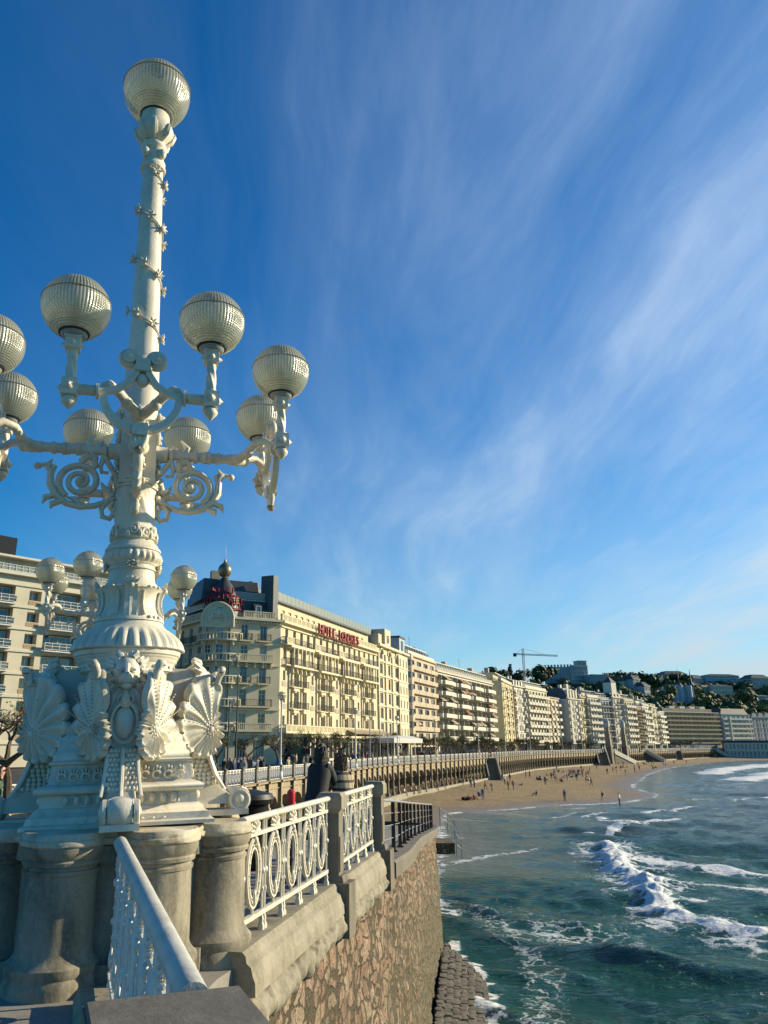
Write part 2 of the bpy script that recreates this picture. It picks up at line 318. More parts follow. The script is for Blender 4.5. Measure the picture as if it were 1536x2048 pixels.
# ------------------------------------------------------------ mesh building
class MB:
    def __init__(s): s.v = []; s.f = []; s.m = []; s.sm = []
    def add(s, vs, fs, mat=0, smooth=False, M=None):
        o = len(s.v)
        if M is not None: vs = [M @ Vector(p) for p in vs]
        s.v += [tuple(p) for p in vs]; s.f += [tuple(i + o for i in f) for f in fs]
        s.m += [mat] * len(fs); s.sm += [smooth] * len(fs); return s
    def box(s, c, d, rz=0, mat=0, M=None, taper=1.0):
        x, y, z = d[0] / 2, d[1] / 2, d[2] / 2; t = taper
        vs = [(-x, -y, -z), (x, -y, -z), (x, y, -z), (-x, y, -z), (-x * t, -y * t, z), (x * t, -y * t, z), (x * t, y * t, z), (-x * t, y * t, z)]
        T = Matrix.Translation(c) @ Matrix.Rotation(rz, 4, 'Z')
        if M is not None: T = M @ T
        return s.add(vs, [(0, 3, 2, 1), (4, 5, 6, 7), (0, 1, 5, 4), (1, 2, 6, 5), (2, 3, 7, 6), (3, 0, 4, 7)], mat, False, T)
    def lathe(s, prof, n=32, c=(0, 0, 0), mod=None, mat=0, smooth=True, M=None, a0=0.0, cap=True):
        vs = []; fs = []; k = len(prof)
        for (r, z) in prof:
            for i in range(n):
                a = a0 + 2 * pi * i / n; rr = r * (mod(a, z, r) if mod else 1)
                vs.append((c[0] + rr * cos(a), c[1] + rr * sin(a), c[2] + z))
        for j in range(k - 1):
            for i in range(n):
                i2 = (i + 1) % n; fs.append((j * n + i, j * n + i2, (j + 1) * n + i2, (j + 1) * n + i))
        if cap:
            if prof[0][0] > 1e-4: fs.append(tuple(range(n - 1, -1, -1)))
            if prof[-1][0] > 1e-4: fs.append(tuple((k - 1) * n + i for i in range(n)))
        return s.add(vs, fs, mat, smooth, M)
    def tube(s, pts, rad, n=8, mat=0, smooth=True, closed=False, flat=1.0, M=None, up=None):
        P = [Vector(p) for p in pts]; m = len(P)
        if not hasattr(rad, '__len__'): rad = [rad] * m
        vs = []; fs = []; prev = None
        for i, p in enumerate(P):
            t = (P[(i + 1) % m] - P[i - 1]) if closed else (P[min(i + 1, m - 1)] - P[max(i - 1, 0)])
            if t.length < 1e-9: t = Vector((0, 0, 1))
            t.normalize()
            if up is not None: a = Vector(up) - t * t.dot(Vector(up))
            elif prev is None: a = t.orthogonal()
            else: a = prev - t * t.dot(prev)
            if a.length < 1e-6: a = t.orthogonal()
            a.normalize(); b_ = t.cross(a); prev = a
            for k in range(n):
                an = 2 * pi * (k + .5) / n
                vs.append(p + a * (cos(an) * rad[i]) + b_ * (sin(an) * rad[i] * flat))
        rng = m if closed else m - 1
        for i in range(rng):
            j = (i + 1) % m
            for k in range(n): fs.append((i * n + k, i * n + (k + 1) % n, j * n + (k + 1) % n, j * n + k))
        if not closed: fs.append(tuple(range(n - 1, -1, -1))); fs.append(tuple((m - 1) * n + k for k in range(n)))
        return s.add(vs, fs, mat, smooth, M)
    def ball(s, c, r, nu=10, nv=7, mat=0, M=None, smooth=True):
        if not hasattr(r, '__len__'): r = (r, r, r)
        vs = [(0, 0, -1)]; fs = []
        for j in range(1, nv):
            ph = -pi / 2 + pi * j / nv
            for i in range(nu): vs.append((cos(ph) * cos(2 * pi * i / nu), cos(ph) * sin(2 * pi * i / nu), sin(ph)))
        vs.append((0, 0, 1)); top = len(vs) - 1
        for i in range(nu): fs.append((0, 1 + (i + 1) % nu, 1 + i))
        for j in range(nv - 2):
            for i in range(nu): fs.append((1 + j * nu + i, 1 + j * nu + (i + 1) % nu, 1 + (j + 1) * nu + (i + 1) % nu, 1 + (j + 1) * nu + i))
        for i in range(nu): fs.append((top, 1 + (nv - 2) * nu + i, 1 + (nv - 2) * nu + (i + 1) % nu))
        T = Matrix.Translation(c) @ Matrix.Diagonal((r[0], r[1], r[2], 1))
        if M is not None: T = M @ T
        return s.add(vs, fs, mat, smooth, T)
    def prism(s, poly, z0, z1, mat=0, M=None, smooth=False):
        n = len(poly); vs = [(x, y, z0) for x, y in poly] + [(x, y, z1) for x, y in poly]
        fs = [tuple(range(n - 1, -1, -1)), tuple(range(n, 2 * n))] + [(i, (i + 1) % n, n + (i + 1) % n, n + i) for i in range(n)]
        return s.add(vs, fs, mat, smooth, M)
    def mesh(s, name, mats, sharp=38):
        me = bpy.data.meshes.new(name); me.from_pydata(s.v, [], s.f)
        for m in mats: me.materials.append(MATS[m] if isinstance(m, str) else m)
        me.polygons.foreach_set('material_index', s.m); me.polygons.foreach_set('use_smooth', s.sm)
        if any(s.sm): me.set_sharp_from_angle(angle=radians(sharp))
        me.update(); return me
    def build(s, name, mats, parent=None, loc=None, rz=0, sharp=38):
        if isinstance(mats, str): mats = [mats]
        return obj(name, s.mesh(name, mats, sharp), parent, loc, rz)
def obj(name, me, parent=None, loc=None, rz=0):
    o = bpy.data.objects.new(name, me); COL.objects.link(o)
    if loc is not None: o.location = loc
    if rz: o.rotation_euler.z = rz
    if parent is not None: o.parent = parent
    return o
def tag(o, label=None, cat=None, group=None, kind=None):
    if label: o['label'] = label
    if cat: o['category'] = cat
    if group: o['group'] = group
    if kind: o['kind'] = kind
    return o
def thing(name, label, cat, loc=(0, 0, 0), rz=0, group=None):
    o = bpy.data.objects.new(name, None); COL.objects.link(o); o.empty_display_size = .2
    o.location = loc; o.rotation_euler.z = rz
    return tag(o, label, cat, group)
def struct(name, mb, mats, label=None, sharp=38):
    o = mb.build(name, mats, sharp=sharp); o['kind'] = 'structure'
    if label: o['label'] = label
    return o
KIDS = {}
def copy_tree(o, parent=None, src=None):
    c = o.copy(); COL.objects.link(c)
    if parent is not None: c.parent = parent
    for ch in [x for x in KIDS.get(o.name, [])]: copy_tree(ch, c)
    return c
def note_kids(o):
    KIDS[o.name] = list(o.children)
    for ch in o.children: note_kids(ch)
def smooth_path(pts, step):
    P = [Vector(p) for p in pts]; out = []
    P = [P[0] * 2 - P[1]] + P + [P[-1] * 2 - P[-2]]
    for i in range(1, len(P) - 2):
        n = max(2, int((P[i + 1] - P[i]).length / (step * .25)))
        for k in range(n):
            t = k / n; a, b, c, d = P[i - 1], P[i], P[i + 1], P[i + 2]
            out.append(.5 * ((2 * b) + (c - a) * t + (2 * a - 5 * b + 4 * c - d) * t * t + (3 * b - a - 3 * c + d) * t ** 3))
    out.append(P[-2]); res = [out[0]]; acc = 0
    for a, b in zip(out, out[1:]):
        seg = (b - a).length
        while acc + seg >= step:
            t = (step - acc) / seg; a = a.lerp(b, t); res.append(a.copy()); seg = (b - a).length; acc = 0
        acc += seg
    return res
# ============================================================ SETTING: shore line, sea, sand, paving
WATER = -6.3; DECK = -1.0; LEDGE = -5.3
RAIL = [(-26, 18), (-16, 32), (-11.5, 42), (-7.5, 52.7), (-4.8, 65), (-1.2, 78.5), (3.3, 98), (9.8, 121), (17.5, 138), (27, 161), (41, 195), (60, 240), (77, 270), (97, 302), (124, 341), (160, 390), (203, 446), (236, 482), (262, 505)]
STEP = 3.35
PATH = smooth_path([(x, y, 0) for x, y in RAIL], STEP)
NP_ = len(PATH)
def tangent(i):
    a = PATH[max(0, i - 1)]; b = PATH[min(NP_ - 1, i + 1)]; return (b - a).normalized()
def normal(i): t = tangent(i); return Vector((t.y, -t.x, 0))       # towards the sea
def path_px(px, z=.1):                                             # nearest path index seen at that column
    return min(range(NP_), key=lambda i: abs(proj((PATH[i].x, PATH[i].y, z))[0] - px) + (999 if PATH[i].y < 30 else 0))
SHORE = [(7.5, 60), (11, 84), (14.7, 100.6), (21.7, 104.4), (30.8, 112.5), (39.3, 116), (49, 126), (55, 137), (57, 150), (62, 166), (70, 183), (93.8, 234.8), (135.3, 310.4), (198.2, 398), (237, 428), (300, 444), (420, 460)]
SHP = smooth_path([(x, y, 0) for x, y in SHORE], 2.0)
shx = np.array([(p.x, p.y) for p in SHP]); shd = np.array([(SHP[min(i + 1, len(SHP) - 1)] - SHP[max(i - 1, 0)]).normalized()[:2] for i in range(len(SHP))])
def shore_dist(X, Y):     # signed: positive = out in the water
    X = np.asarray(X, float).ravel(); Y = np.asarray(Y, float).ravel(); out = np.empty(X.shape)
    for s in range(0, X.size, 20000):
        dx = X[s:s + 20000, None] - shx[None, :, 0]; dy = Y[s:s + 20000, None] - shx[None, :, 1]
        k = np.argmin(dx * dx + dy * dy, 1); ii = np.arange(k.size)
        cr = dx[ii, k] * shd[k, 1] - dy[ii, k] * shd[k, 0]
        out[s:s + 20000] = np.hypot(dx[ii, k], dy[ii, k]) * np.sign(cr)
    return out
def sand_z(X, Y):
    d = shore_dist(X, Y); z = WATER - np.clip(d, -60, 60) * .022 + .02 * (d < 0)
    return np.minimum(z, -5.38)
def grid_mesh(name, XY, Z, mat, attrs=None):
    nu, nv = XY.shape[:2]; me = bpy.data.meshes.new(name)
    co = np.empty((nu * nv, 3), np.float32); co[:, :2] = XY.reshape(-1, 2); co[:, 2] = Z.ravel()
    idx = np.arange(nu * nv).reshape(nu, nv)
    q = np.stack([idx[:-1, :-1], idx[1:, :-1], idx[1:, 1:], idx[:-1, 1:]], -1).reshape(-1, 4)
    me.vertices.add(nu * nv); me.vertices.foreach_set('co', co.ravel())
    me.loops.add(q.size); me.loops.foreach_set('vertex_index', q.ravel().astype(np.int32))
    me.polygons.add(len(q)); me.polygons.foreach_set('loop_start', np.arange(0, q.size, 4, dtype=np.int32))
    me.polygons.foreach_set('use_smooth', np.ones(len(q), bool)); me.materials.append(MATS[mat]); me.update(calc_edges=True)
    for k, a in (attrs or {}).items():
        at_ = me.attributes.new(k, 'FLOAT', 'POINT'); at_.data.foreach_set('value', np.asarray(a, np.float32).ravel())
    me.validate(); o = bpy.data.objects.new(name, me); COL.objects.link(o); return o
def vnoise(X, Y, seed=0):
    rs = np.random.RandomState(seed); T = rs.rand(256, 256)
    xi = np.floor(X).astype(int); yi = np.floor(Y).astype(int); fx = X - xi; fy = Y - yi
    fx = fx * fx * (3 - 2 * fx); fy = fy * fy * (3 - 2 * fy)
    g = lambda a, b: T[a % 256, b % 256]
    return (g(xi, yi) * (1 - fx) + g(xi + 1, yi) * fx) * (1 - fy) + (g(xi, yi + 1) * (1 - fx) + g(xi + 1, yi + 1) * fx) * fy

# --- sea bed / land sheet to the horizon
mb = MB(); mb.add([(-4000, -1500, -9.5), (4500, -1500, -9.5), (4500, 5000, -9.5), (-4000, 5000, -9.5)], [(0, 1, 2, 3)])
struct('ground', mb, 'paving')
# --- the sea: fine fan of real waves near by, coarse sheet beyond
def polyd(X, Y, pts):
    best = np.full(X.shape, 1e9); along = np.zeros(X.shape)
    for (a, b) in zip(pts, pts[1:]):
        ax, ay = a; dx, dy = b[0] - ax, b[1] - ay; L2 = dx * dx + dy * dy
        t = np.clip(((X - ax) * dx + (Y - ay) * dy) / L2, 0, 1); d = np.hypot(X - ax - t * dx, Y - ay - t * dy)
        best = np.minimum(best, d)
    return best
na, nr = 620, 760
ang = np.linspace(radians(-1), radians(62), na); rad = 9 * (560 / 9) ** np.linspace(0, 1, nr)
A_, R_ = np.meshgrid(ang, rad, indexing='ij'); X = R_ * np.sin(A_); Y = R_ * np.cos(A_)
dsh = shore_dist(X, Y).reshape(X.shape)
Z = np.zeros(X.shape); near = np.clip(1 - R_ / 260, .15, 1); calm = np.clip(dsh / 14, .06, 1)
rs = np.random.RandomState(3)
for k in range(26):
    lam = 1.3 * (14 / 1.3) ** (k / 25.0); th = radians(248 + rs.uniform(-46, 46)); ph = rs.uniform(0, 6.28)
    w = 2 * pi / lam * (X * cos(th) + Y * sin(th)) + ph + 1.4 * vnoise(X / lam / 1.5 + k * 7, Y / lam / 1.5, k)
    Z += .0135 * lam ** .82 * (1 - np.abs(np.sin(w / 2)) * 2 + .27) * np.clip(1.2 - R_ * .010 / lam, 0, 1)
Z *= calm * .85
foam = np.zeros(X.shape)
BR = [tuple(onz(px, py, -6.15)[:2]) for px, py in ((1212, 1686), (1228, 1712), (1244, 1738), (1275, 1752), (1299, 1765), (1318, 1800), (1340, 1824), (1371, 1838), (1432, 1850), (1492, 1862), (1560, 1872), (1640, 1884))]
d = polyd(X, Y, BR); nz = vnoise(X * .8, Y * .8, 9); nz2 = vnoise(X * 2.6, Y * 2.6, 10)
side = dsh * 0
core = np.exp(-(d / (.65 + .6 * nz)) ** 2)
nz3 = vnoise(X * 7, Y * 7, 12); Z += core * (.24 + .26 * nz2 * (.5 + nz) + .09 * nz3) * np.clip((Y - 26) / 20, .5, 1)
foam = np.maximum(foam, np.exp(-(d / (.38 + 1.35 * nz * (.4 + nz2))) ** 2) * (.84 + .42 * nz3 + .25 * nz2)); foam = np.maximum(foam, .66 * np.exp(-(d / 3.6) ** 2) * (.4 + nz))
def fl(pts, w, s, seed, h=0.0):
    global foam, Z
    d = polyd(X, Y, pts); n_ = vnoise(X / w * .7, Y / w * .7, seed); e = np.exp(-(d / (w * (.35 + n_))) ** 2)
    foam = np.maximum(foam, s * e); Z = Z + h * e * (.4 + n_)
W_ = lambda *q: [tuple(onz(a, b, -6.2)[:2]) for a, b in q]
fl(W_((1180, 1672), (1215, 1664), (1245, 1656)), .9, 1.15, 21, .20); fl(W_((1195, 1632), (1215, 1642), (1290, 1645), (1350, 1638)), .8, .95, 20, .15)
fl(W_((1290, 1722), (1360, 1730), (1430, 1738), (1536, 1748)), 1.4, .92, 34, .12); fl(W_((1370, 1765), (1430, 1772), (1500, 1776), (1560, 1782)), 2.6, .80, 35, .05)
fl([(38, 62), (44, 66), (52, 70)], 1.2, .9, 22, .25); fl([(27, 49), (34, 52), (40, 53)], 1.4, .95, 29, .2)
fl([(30, 96), (40, 101), (52, 108)], .8, .8, 23, .1); fl([(60, 120), (72, 130), (84, 142)], 1.0, .7, 24, .1)
fl([(96, 186), (108, 200), (122, 222), (140, 246)], 4.2, 1.7, 25, .6); fl([(118, 190), (126, 196), (140, 205)], 3.0, 1.6, 26, .6)
fl([(108, 226), (128, 262), (160, 300), (205, 345)], 5.0, 1.6, 27, .6); fl([(150, 285), (190, 330), (260, 400)], 4, 1.4, 28, .5)
fl([(205, 352), (260, 398), (330, 430)], 6, 1.6, 30, .5)
# swash along the sand and the wash at the foot of the wall
sw = np.exp(-((dsh - .4) / (.45 + 1.0 * vnoise(X * .2, Y * .2, 5))) ** 2) * (.35 + .75 * vnoise(X * .35, Y * .35, 6)); foam = np.maximum(foam, sw * .85)
fl([(4.2, 22), (4.6, 27), (5.4, 31), (5.0, 36)], 0.8, 0.85, 31, .10); fl([(5.5, 24), (7, 28.5), (8, 34), (7.5, 42)], 2.2, .42, 32)
fl([(5.6, 41), (6.0, 52), (7.5, 60)], 1.2, .60, 33)
st1 = vnoise(X * .10 + 3, Y * .10, 14); st2 = vnoise(X * .32, Y * .22, 15)
foam = np.maximum(foam, (.10 + .46 * st1 * st2) * np.clip(1.35 - R_ / 130, .0, 1))
foam = np.maximum(foam, np.clip((vnoise((X + Y) * .05, (X - Y) * .42, 16) - .74) * 2.4, 0, 1) * .9 * np.clip(R_ / 60, 0, 1))
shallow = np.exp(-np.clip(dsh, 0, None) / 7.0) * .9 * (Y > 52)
shallow = np.maximum(shallow, .62 * np.clip((R_ - 55) / 60, 0, 1)); foam = np.where(dsh < -.2, foam * .3, foam)  # far water paled too: its sky reflection is put into the colour
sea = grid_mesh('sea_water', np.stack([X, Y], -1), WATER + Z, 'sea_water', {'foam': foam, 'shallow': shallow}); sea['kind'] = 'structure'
mb = MB(); z = WATER - .25; mb.add([(-3500, -1400, z), (4200, -1400, z), (4200, 4600, z), (-3500, 4600, z)], [(0, 1, 2, 3)]); struct('open_water', mb, 'sea_water')
# --- the beach: from the arcade's foot down under the water
us = smooth_path([(x, y, 0) for x, y in [(-3, 20)] + [(p.x + 1.2, p.y) for p in PATH if p.y > 28]], 1.6)
ub = np.array([(p.x, p.y) for p in us]); nb = len(ub)
# outer edge: same fraction along an offset shore line
outer = smooth_path([(6, 20, 0), (8, 45, 0), (11.5, 62, 0), (16, 82, 0), (22, 94, 0), (34, 100, 0), (48, 108, 0), (60, 118, 0), (72, 140, 0), (84, 172, 0), (108, 222, 0), (150, 296, 0), (214, 382, 0), (280, 420, 0)], 1.0)
oi = np.linspace(0, len(outer) - 1.001, nb); ob = np.array([tuple(outer[int(i)].lerp(outer[int(i) + 1], i % 1)[:2]) for i in oi])
nt_ = 90; T = np.linspace(0, 1, nt_)[None, :, None]
XY = ub[:, None, :] * (1 - T) + ob[:, None, :] * T
Zs = sand_z(XY[..., 0], XY[..., 1]).reshape(XY.shape[:2]); dd = shore_dist(XY[..., 0], XY[..., 1]).reshape(Zs.shape)
lump = (vnoise(XY[..., 0] * 1.3, XY[..., 1] * 1.3, 40) - .5) * .10 + (vnoise(XY[..., 0] * .3, XY[..., 1] * .3, 41) - .5) * .16
Zs = Zs + lump * np.clip(-dd / 6, 0, 1)
wet = np.clip(1 + dd / (5 + 5 * vnoise(XY[..., 0] * .08, XY[..., 1] * .08, 42)), 0, 1) ** .8
beach = grid_mesh('beach_sand', XY, Zs, 'beach_sand', {'wet': wet}); beach['kind'] = 'structure'
def sandpt(px, py):
    z = -5.9
    for _ in range(5): p = onz(px, py, z); z = float(sand_z([p.x], [p.y])[0])
    return Vector((p.x, p.y, z))

# --- promenade deck and road behind it
mb = MB()
for i in range(NP_ - 1):
    a, b = PATH[i], PATH[i + 1]; na_, nb_ = normal(i), normal(i + 1)
    q = [a + na_ * .35, b + nb_ * .35, b - nb_ * 14, a - na_ * 14]
    mb.add([(p.x, p.y, DECK) for p in q], [(0, 1, 2, 3)])
struct('promenade_paving', mb, 'paving')
mb = MB(); mb.add([(-200, -60, DECK - .15), (-16, 5, DECK - .15), (-16, 32, DECK - .15)] + [(PATH[i].x - normal(i).x * 12, PATH[i].y - normal(i).y * 12, DECK - .15) for i in range(6, NP_, 6)] + [(320, 560, DECK - .15), (330, 700, DECK - .15), (-250, 700, DECK - .15)], [tuple(range(3 + len(range(6, NP_, 6)) + 3))])
struct('road', mb, 'asphalt')

# ============================================================ NEAR TERRACE AND SEA WALL
WALL = [(1.55, -3.0), (.50, -.05), (-.14, 2.25), (-.62, 3.9), (-1.02, 5.6), (-.86, 6.7), (-.58, 7.6), (.02, 10.1), (.60, 12.6), (.95, 14.6), (1.55, 18), (2.55, 25), (3.75, 32), (4.85, 38.5), (4.95, 41), (4.2, 42.6), (1.8, 43.5), (-6, 45)]
def wall_top(Y):
    return -.16 if Y < 14.3 else max(-2.15, -.30 - (Y - 14.6) * .0745)
wp = smooth_path([(x, y, 0) for x, y in WALL], .14); nz_ = 46
wn = len(wp); WX = np.zeros((wn, nz_, 2)); WZ = np.zeros((wn, nz_))
for i, p in enumerate(wp):
    a, b = wp[max(0, i - 2)], wp[min(wn - 1, i + 2)]; t = (b - a).normalized(); n = Vector((t.y, -t.x, 0)); top = wall_top(p.y) if i < wn - 60 else -2.15
    for k in range(nz_):
        f = k / (nz_ - 1); z = top + (-7.2 - top) * f
        # courses of rough stones: each one bulges out of the joint
        row = z / .30; rr = math.floor(row); u = i * .14 / .43 + (rr % 2) * .5 + noise.random() * 0 + .22 * noise.noise(Vector((i * .04, rr * 3.1, 0)))
        cu = abs((u % 1) - .5) * 2; cv = abs((row % 1) - .5) * 2
        bl = (1 - cu ** 4) * (1 - cv ** 4) * .055 * (.6 + .8 * noise.cell(Vector((math.floor(u) + .5, rr + .5, 2.5))))
        off = -.02 + bl + .05 * noise.noise(Vector((p.x * .6, p.y * .6, z * .8))) + .35 * f * (1 if p.y < 36 else .6)
        if f < .05: off -= .0
        WX[i, k] = (p.x + n.x * off, p.y + n.y * off); WZ[i, k] = z
sw_o = grid_mesh('sea_wall', WX, WZ, 'sea_wall_masonry')
tag(sw_o, 'rough pinkish stone sea wall dropping from the terrace edge to the water', 'sea wall')
# terrace paving sheets
mb = MB()
T1 = [p for p in WALL if p[1] < 15.0]
mb.prism([(x - .04, y) for x, y in T1] + [(-4, 15.2), (-16, 16), (-26, -3)], -.6, 0)
struct('terrace_paving', mb, 'paving')
mb = MB(); rp = [p for p in wp if 14.4 < p.y < 41 and p.x > .9]
for a, b in zip(rp[::8], rp[8::8]):
    t = (b - a).normalized(); n = Vector((-t.y, t.x, 0)); za, zb = wall_top(a.y) + .02, wall_top(b.y) + .02
    mb.add([(a.x, a.y, za), (b.x, b.y, zb), (b.x + n.x * 3.2, b.y + n.y * 3.2, zb), (a.x + n.x * 3.2, a.y + n.y * 3.2, za)], [(0, 1, 2, 3)])
    mb.add([(a.x + n.x * 3.2, a.y + n.y * 3.2, za), (b.x + n.x * 3.2, b.y + n.y * 3.2, zb), (b.x + n.x * 3.2, b.y + n.y * 3.2, -7), (a.x + n.x * 3.2, a.y + n.y * 3.2, -7)], [(0, 1, 2, 3)])
struct('ramp_paving', mb, 'paving')
# kerb mouldings under the railings; profile swept along the edge
def sweep(pts, prof, mat=0, zf=None, mb=None, smooth=True):
    mb = mb or MB(); k = len(prof); vs = []; fs = []
    P = [Vector(p) for p in pts]
    for i, p in enumerate(P):
        t = (P[min(i + 1, len(P) - 1)] - P[max(i - 1, 0)]); t.z = 0; t.normalize(); n = Vector((t.y, -t.x, 0)); z0 = zf(p) if zf else p.z
        for (o, z) in prof: vs.append((p.x + n.x * o, p.y + n.y * o, z0 + z))
    for i in range(len(P) - 1):
        for j in range(k): fs.append((i * k + j, (i + 1) * k + j, (i + 1) * k + (j + 1) % k, i * k + (j + 1) % k))
    fs += [tuple(range(k)), tuple((len(P) - 1) * k + j for j in range(k - 1, -1, -1))]
    return mb.add(vs, fs, mat, smooth)
KP = [(-.22, .12), (.12, .12), (.15, .09), (.16, .04), (.20, .01), (.22, -.06), (.24, -.10), (.245, -.20), (.10, -.22), (-.22, -.22)]
def line(a, b, n=2): return [(a[0] + (b[0] - a[0]) * i / n, a[1] + (b[1] - a[1]) * i / n, 0) for i in range(n + 1)]
RA, RB, RC = (-.80, 7.25), (-.06, 10.15), (.62, 13.1)      # drum - first pillar - second pillar
kerb = sweep(line((RA[0] - .06, RA[1] - .25), RC, 10), KP).build('terrace_kerb', 'coping_stone', sharp=14)
tag(kerb, 'moulded pale stone kerb under the white railing on the sea wall', 'kerb')
# rounded rubble lip below the kerb
mb = MB(); rr_ = random.Random(5); t = (Vector(RC) - Vector(RA)).normalized(); nn = Vector((t.y, -t.x))
ns_, nk = 260, 22; vs = []; fs = []
for i in range(ns_):
    c = Vector(RA) + t * (-.45 + i * .0262)
    for k in range(nk):
        a = -pi * .35 + pi * 1.1 * k / (nk - 1); q = Vector((c.x, c.y, -.36)) + Vector((nn.x, nn.y, 0)) * (.10 + .15 * cos(a)) + Vector((0, 0, .15 * sin(a)))
        f = noise.fractal(q * 3.2, .8, 2.2, 5) * .055 + abs(noise.noise(Vector((i * .11, k * .03, 1)))) * -.045 + .02 * noise.noise(q * 16)
        q += (Vector((nn.x, nn.y, 0)) * cos(a) + Vector((0, 0, sin(a)))) * f; vs.append(tuple(q))
for i in range(ns_ - 1):
    for k in range(nk - 1): fs.append((i * nk + k, (i + 1) * nk + k, (i + 1) * nk + k + 1, i * nk + k + 1))
mb.add(vs, fs, 0, True)
s = 99
while s < 6.2:
    ln = rr_.uniform(.22, .5); c = Vector(RA) + t * (s + ln / 2) + nn * .20
    M = Matrix.Translation((c.x, c.y, -.33 + rr_.uniform(-.02, .02))) @ Matrix.Rotation(atan2(t.y, t.x), 4, 'Z') @ Matrix.Rotation(rr_.uniform(-.1, .1), 4, 'Y')
    k0 = len(mb.v); mb.ball((0, 0, 0), (ln * .62, rr_.uniform(.15, .20), rr_.uniform(.10, .15)), 22, 14, 0, M); s += ln * .70
    for q in range(k0, len(mb.v)):
        v_ = Vector(mb.v[q]); v_ += Vector((noise.noise(v_ * 7), noise.noise(v_ * 7 + Vector((9, 0, 0))), noise.noise(v_ * 7 + Vector((0, 9, 0))))) * .045 + Vector((0, 0, noise.noise(v_ * 22) * .02)); mb.v[q] = tuple(v_)
o = mb.build('wall_lip', 'coping_stone'); tag(o, 'lumpy rounded mortar lip along the top of the sea wall masonry', 'coping')
# ramp coping
rl = [(p.x, p.y, 0) for p in wp if 14.4 < p.y < 41.4 and p.x > .9][::7]
cop = sweep(rl, [(-.35, .10), (.16, .10), (.20, .05), (.20, -.18), (-.35, -.18)], 0, lambda p: wall_top(p.y)).build('ramp_coping', 'dark_stone')
tag(cop, 'grey stone coping sloping down along the top of the sea wall', 'coping')
# cobbled apron at the foot of the wall
mb = MB(); rr_ = random.Random(8)
for j in range(6):
    for i in range(60):
        Yc = 17.5 + i * .30 + rr_.uniform(-.03, .03); f = np.interp(Yc, [14.6, 18, 25, 32, 38.5], [.95, 1.55, 2.55, 3.75, 4.85]) + .36
        if Yc > 33.6 - j * .55: continue
        Xc = f + .15 + j * .235 + rr_.uniform(-.02, .02)
        k0 = len(mb.v); mb.ball((Xc + (i % 2) * .03, Yc, -5.90 - j * .055 + rr_.uniform(-.025, .025)), (.13 * rr_.uniform(.85, 1.1), .19 * rr_.uniform(.8, 1.1), .13), 10, 7)
        for q in range(k0, len(mb.v)): v_ = Vector(mb.v[q]); mb.v[q] = tuple(v_ + noise.noise_vector(v_ * 9) * .028)
        c_ = sum((Vector(v) for v in mb.v[k0:]), Vector()) / (len(mb.v) - k0)
        for q in range(k0, len(mb.v)):
            d_ = Vector(mb.v[q]) - c_; mb.v[q] = tuple(c_ + Vector([s_ * math.copysign(min(1, abs(e_) / s_ * 1.28) ** .75, e_) for e_, s_ in zip(d_, (.12, .165, .11))]))
o = mb.build('stone_apron', 'dark_stone'); tag(o, 'dark sloping apron of rounded cobbles at the foot of the sea wall', 'stone apron')
mb = MB(); mb.prism([(1.2, 17), (3.6, 17), (5.4, 30), (4.9, 34), (3.9, 34)], -7, -6.22); struct('apron_bed', mb, 'dark_stone')

# --- stone pillars of the terrace railing
def pillar(px_, py_, rz, label, h=1.22):
    o = thing('stone_pillar', label, 'pillar', (px_, py_, -.12), rz, 'stone pillars of the terrace railing'); o.scale = (.66, .66, .97)
    m = MB(); m.box((0, -.07, -.06), (.56, .66, .62)); m.box((0, -.03, .29), (.46, .50, .08), taper=.85)
    m.box((0, 0, .70), (.36, .36, .80)); m.box((0, 0, .58), (.30, .40, .42)); m.box((0, 0, .58), (.40, .30, .42)); m.build('shaft', 'dark_stone', o)
    m = MB(); m.box((0, 0, 1.10), (.36, .36, .05), taper=1.25); m.box((0, 0, 1.20), (.50, .50, .15)); m.box((0, 0, 1.30), (.50, .50, .05), taper=.8); m.build('cap', 'weathered_stone', o)
    return o
tz = atan2(t.y, t.x)
pillar(RB[0] + .22 * t.x, RB[1] + .22 * t.y, tz, 'dark weathered stone pillar between the two white railing panels of the terrace')
pillar(RC[0] + .1, RC[1] + .35, tz, 'dark stone pillar where the white railing ends and the ramp begins')

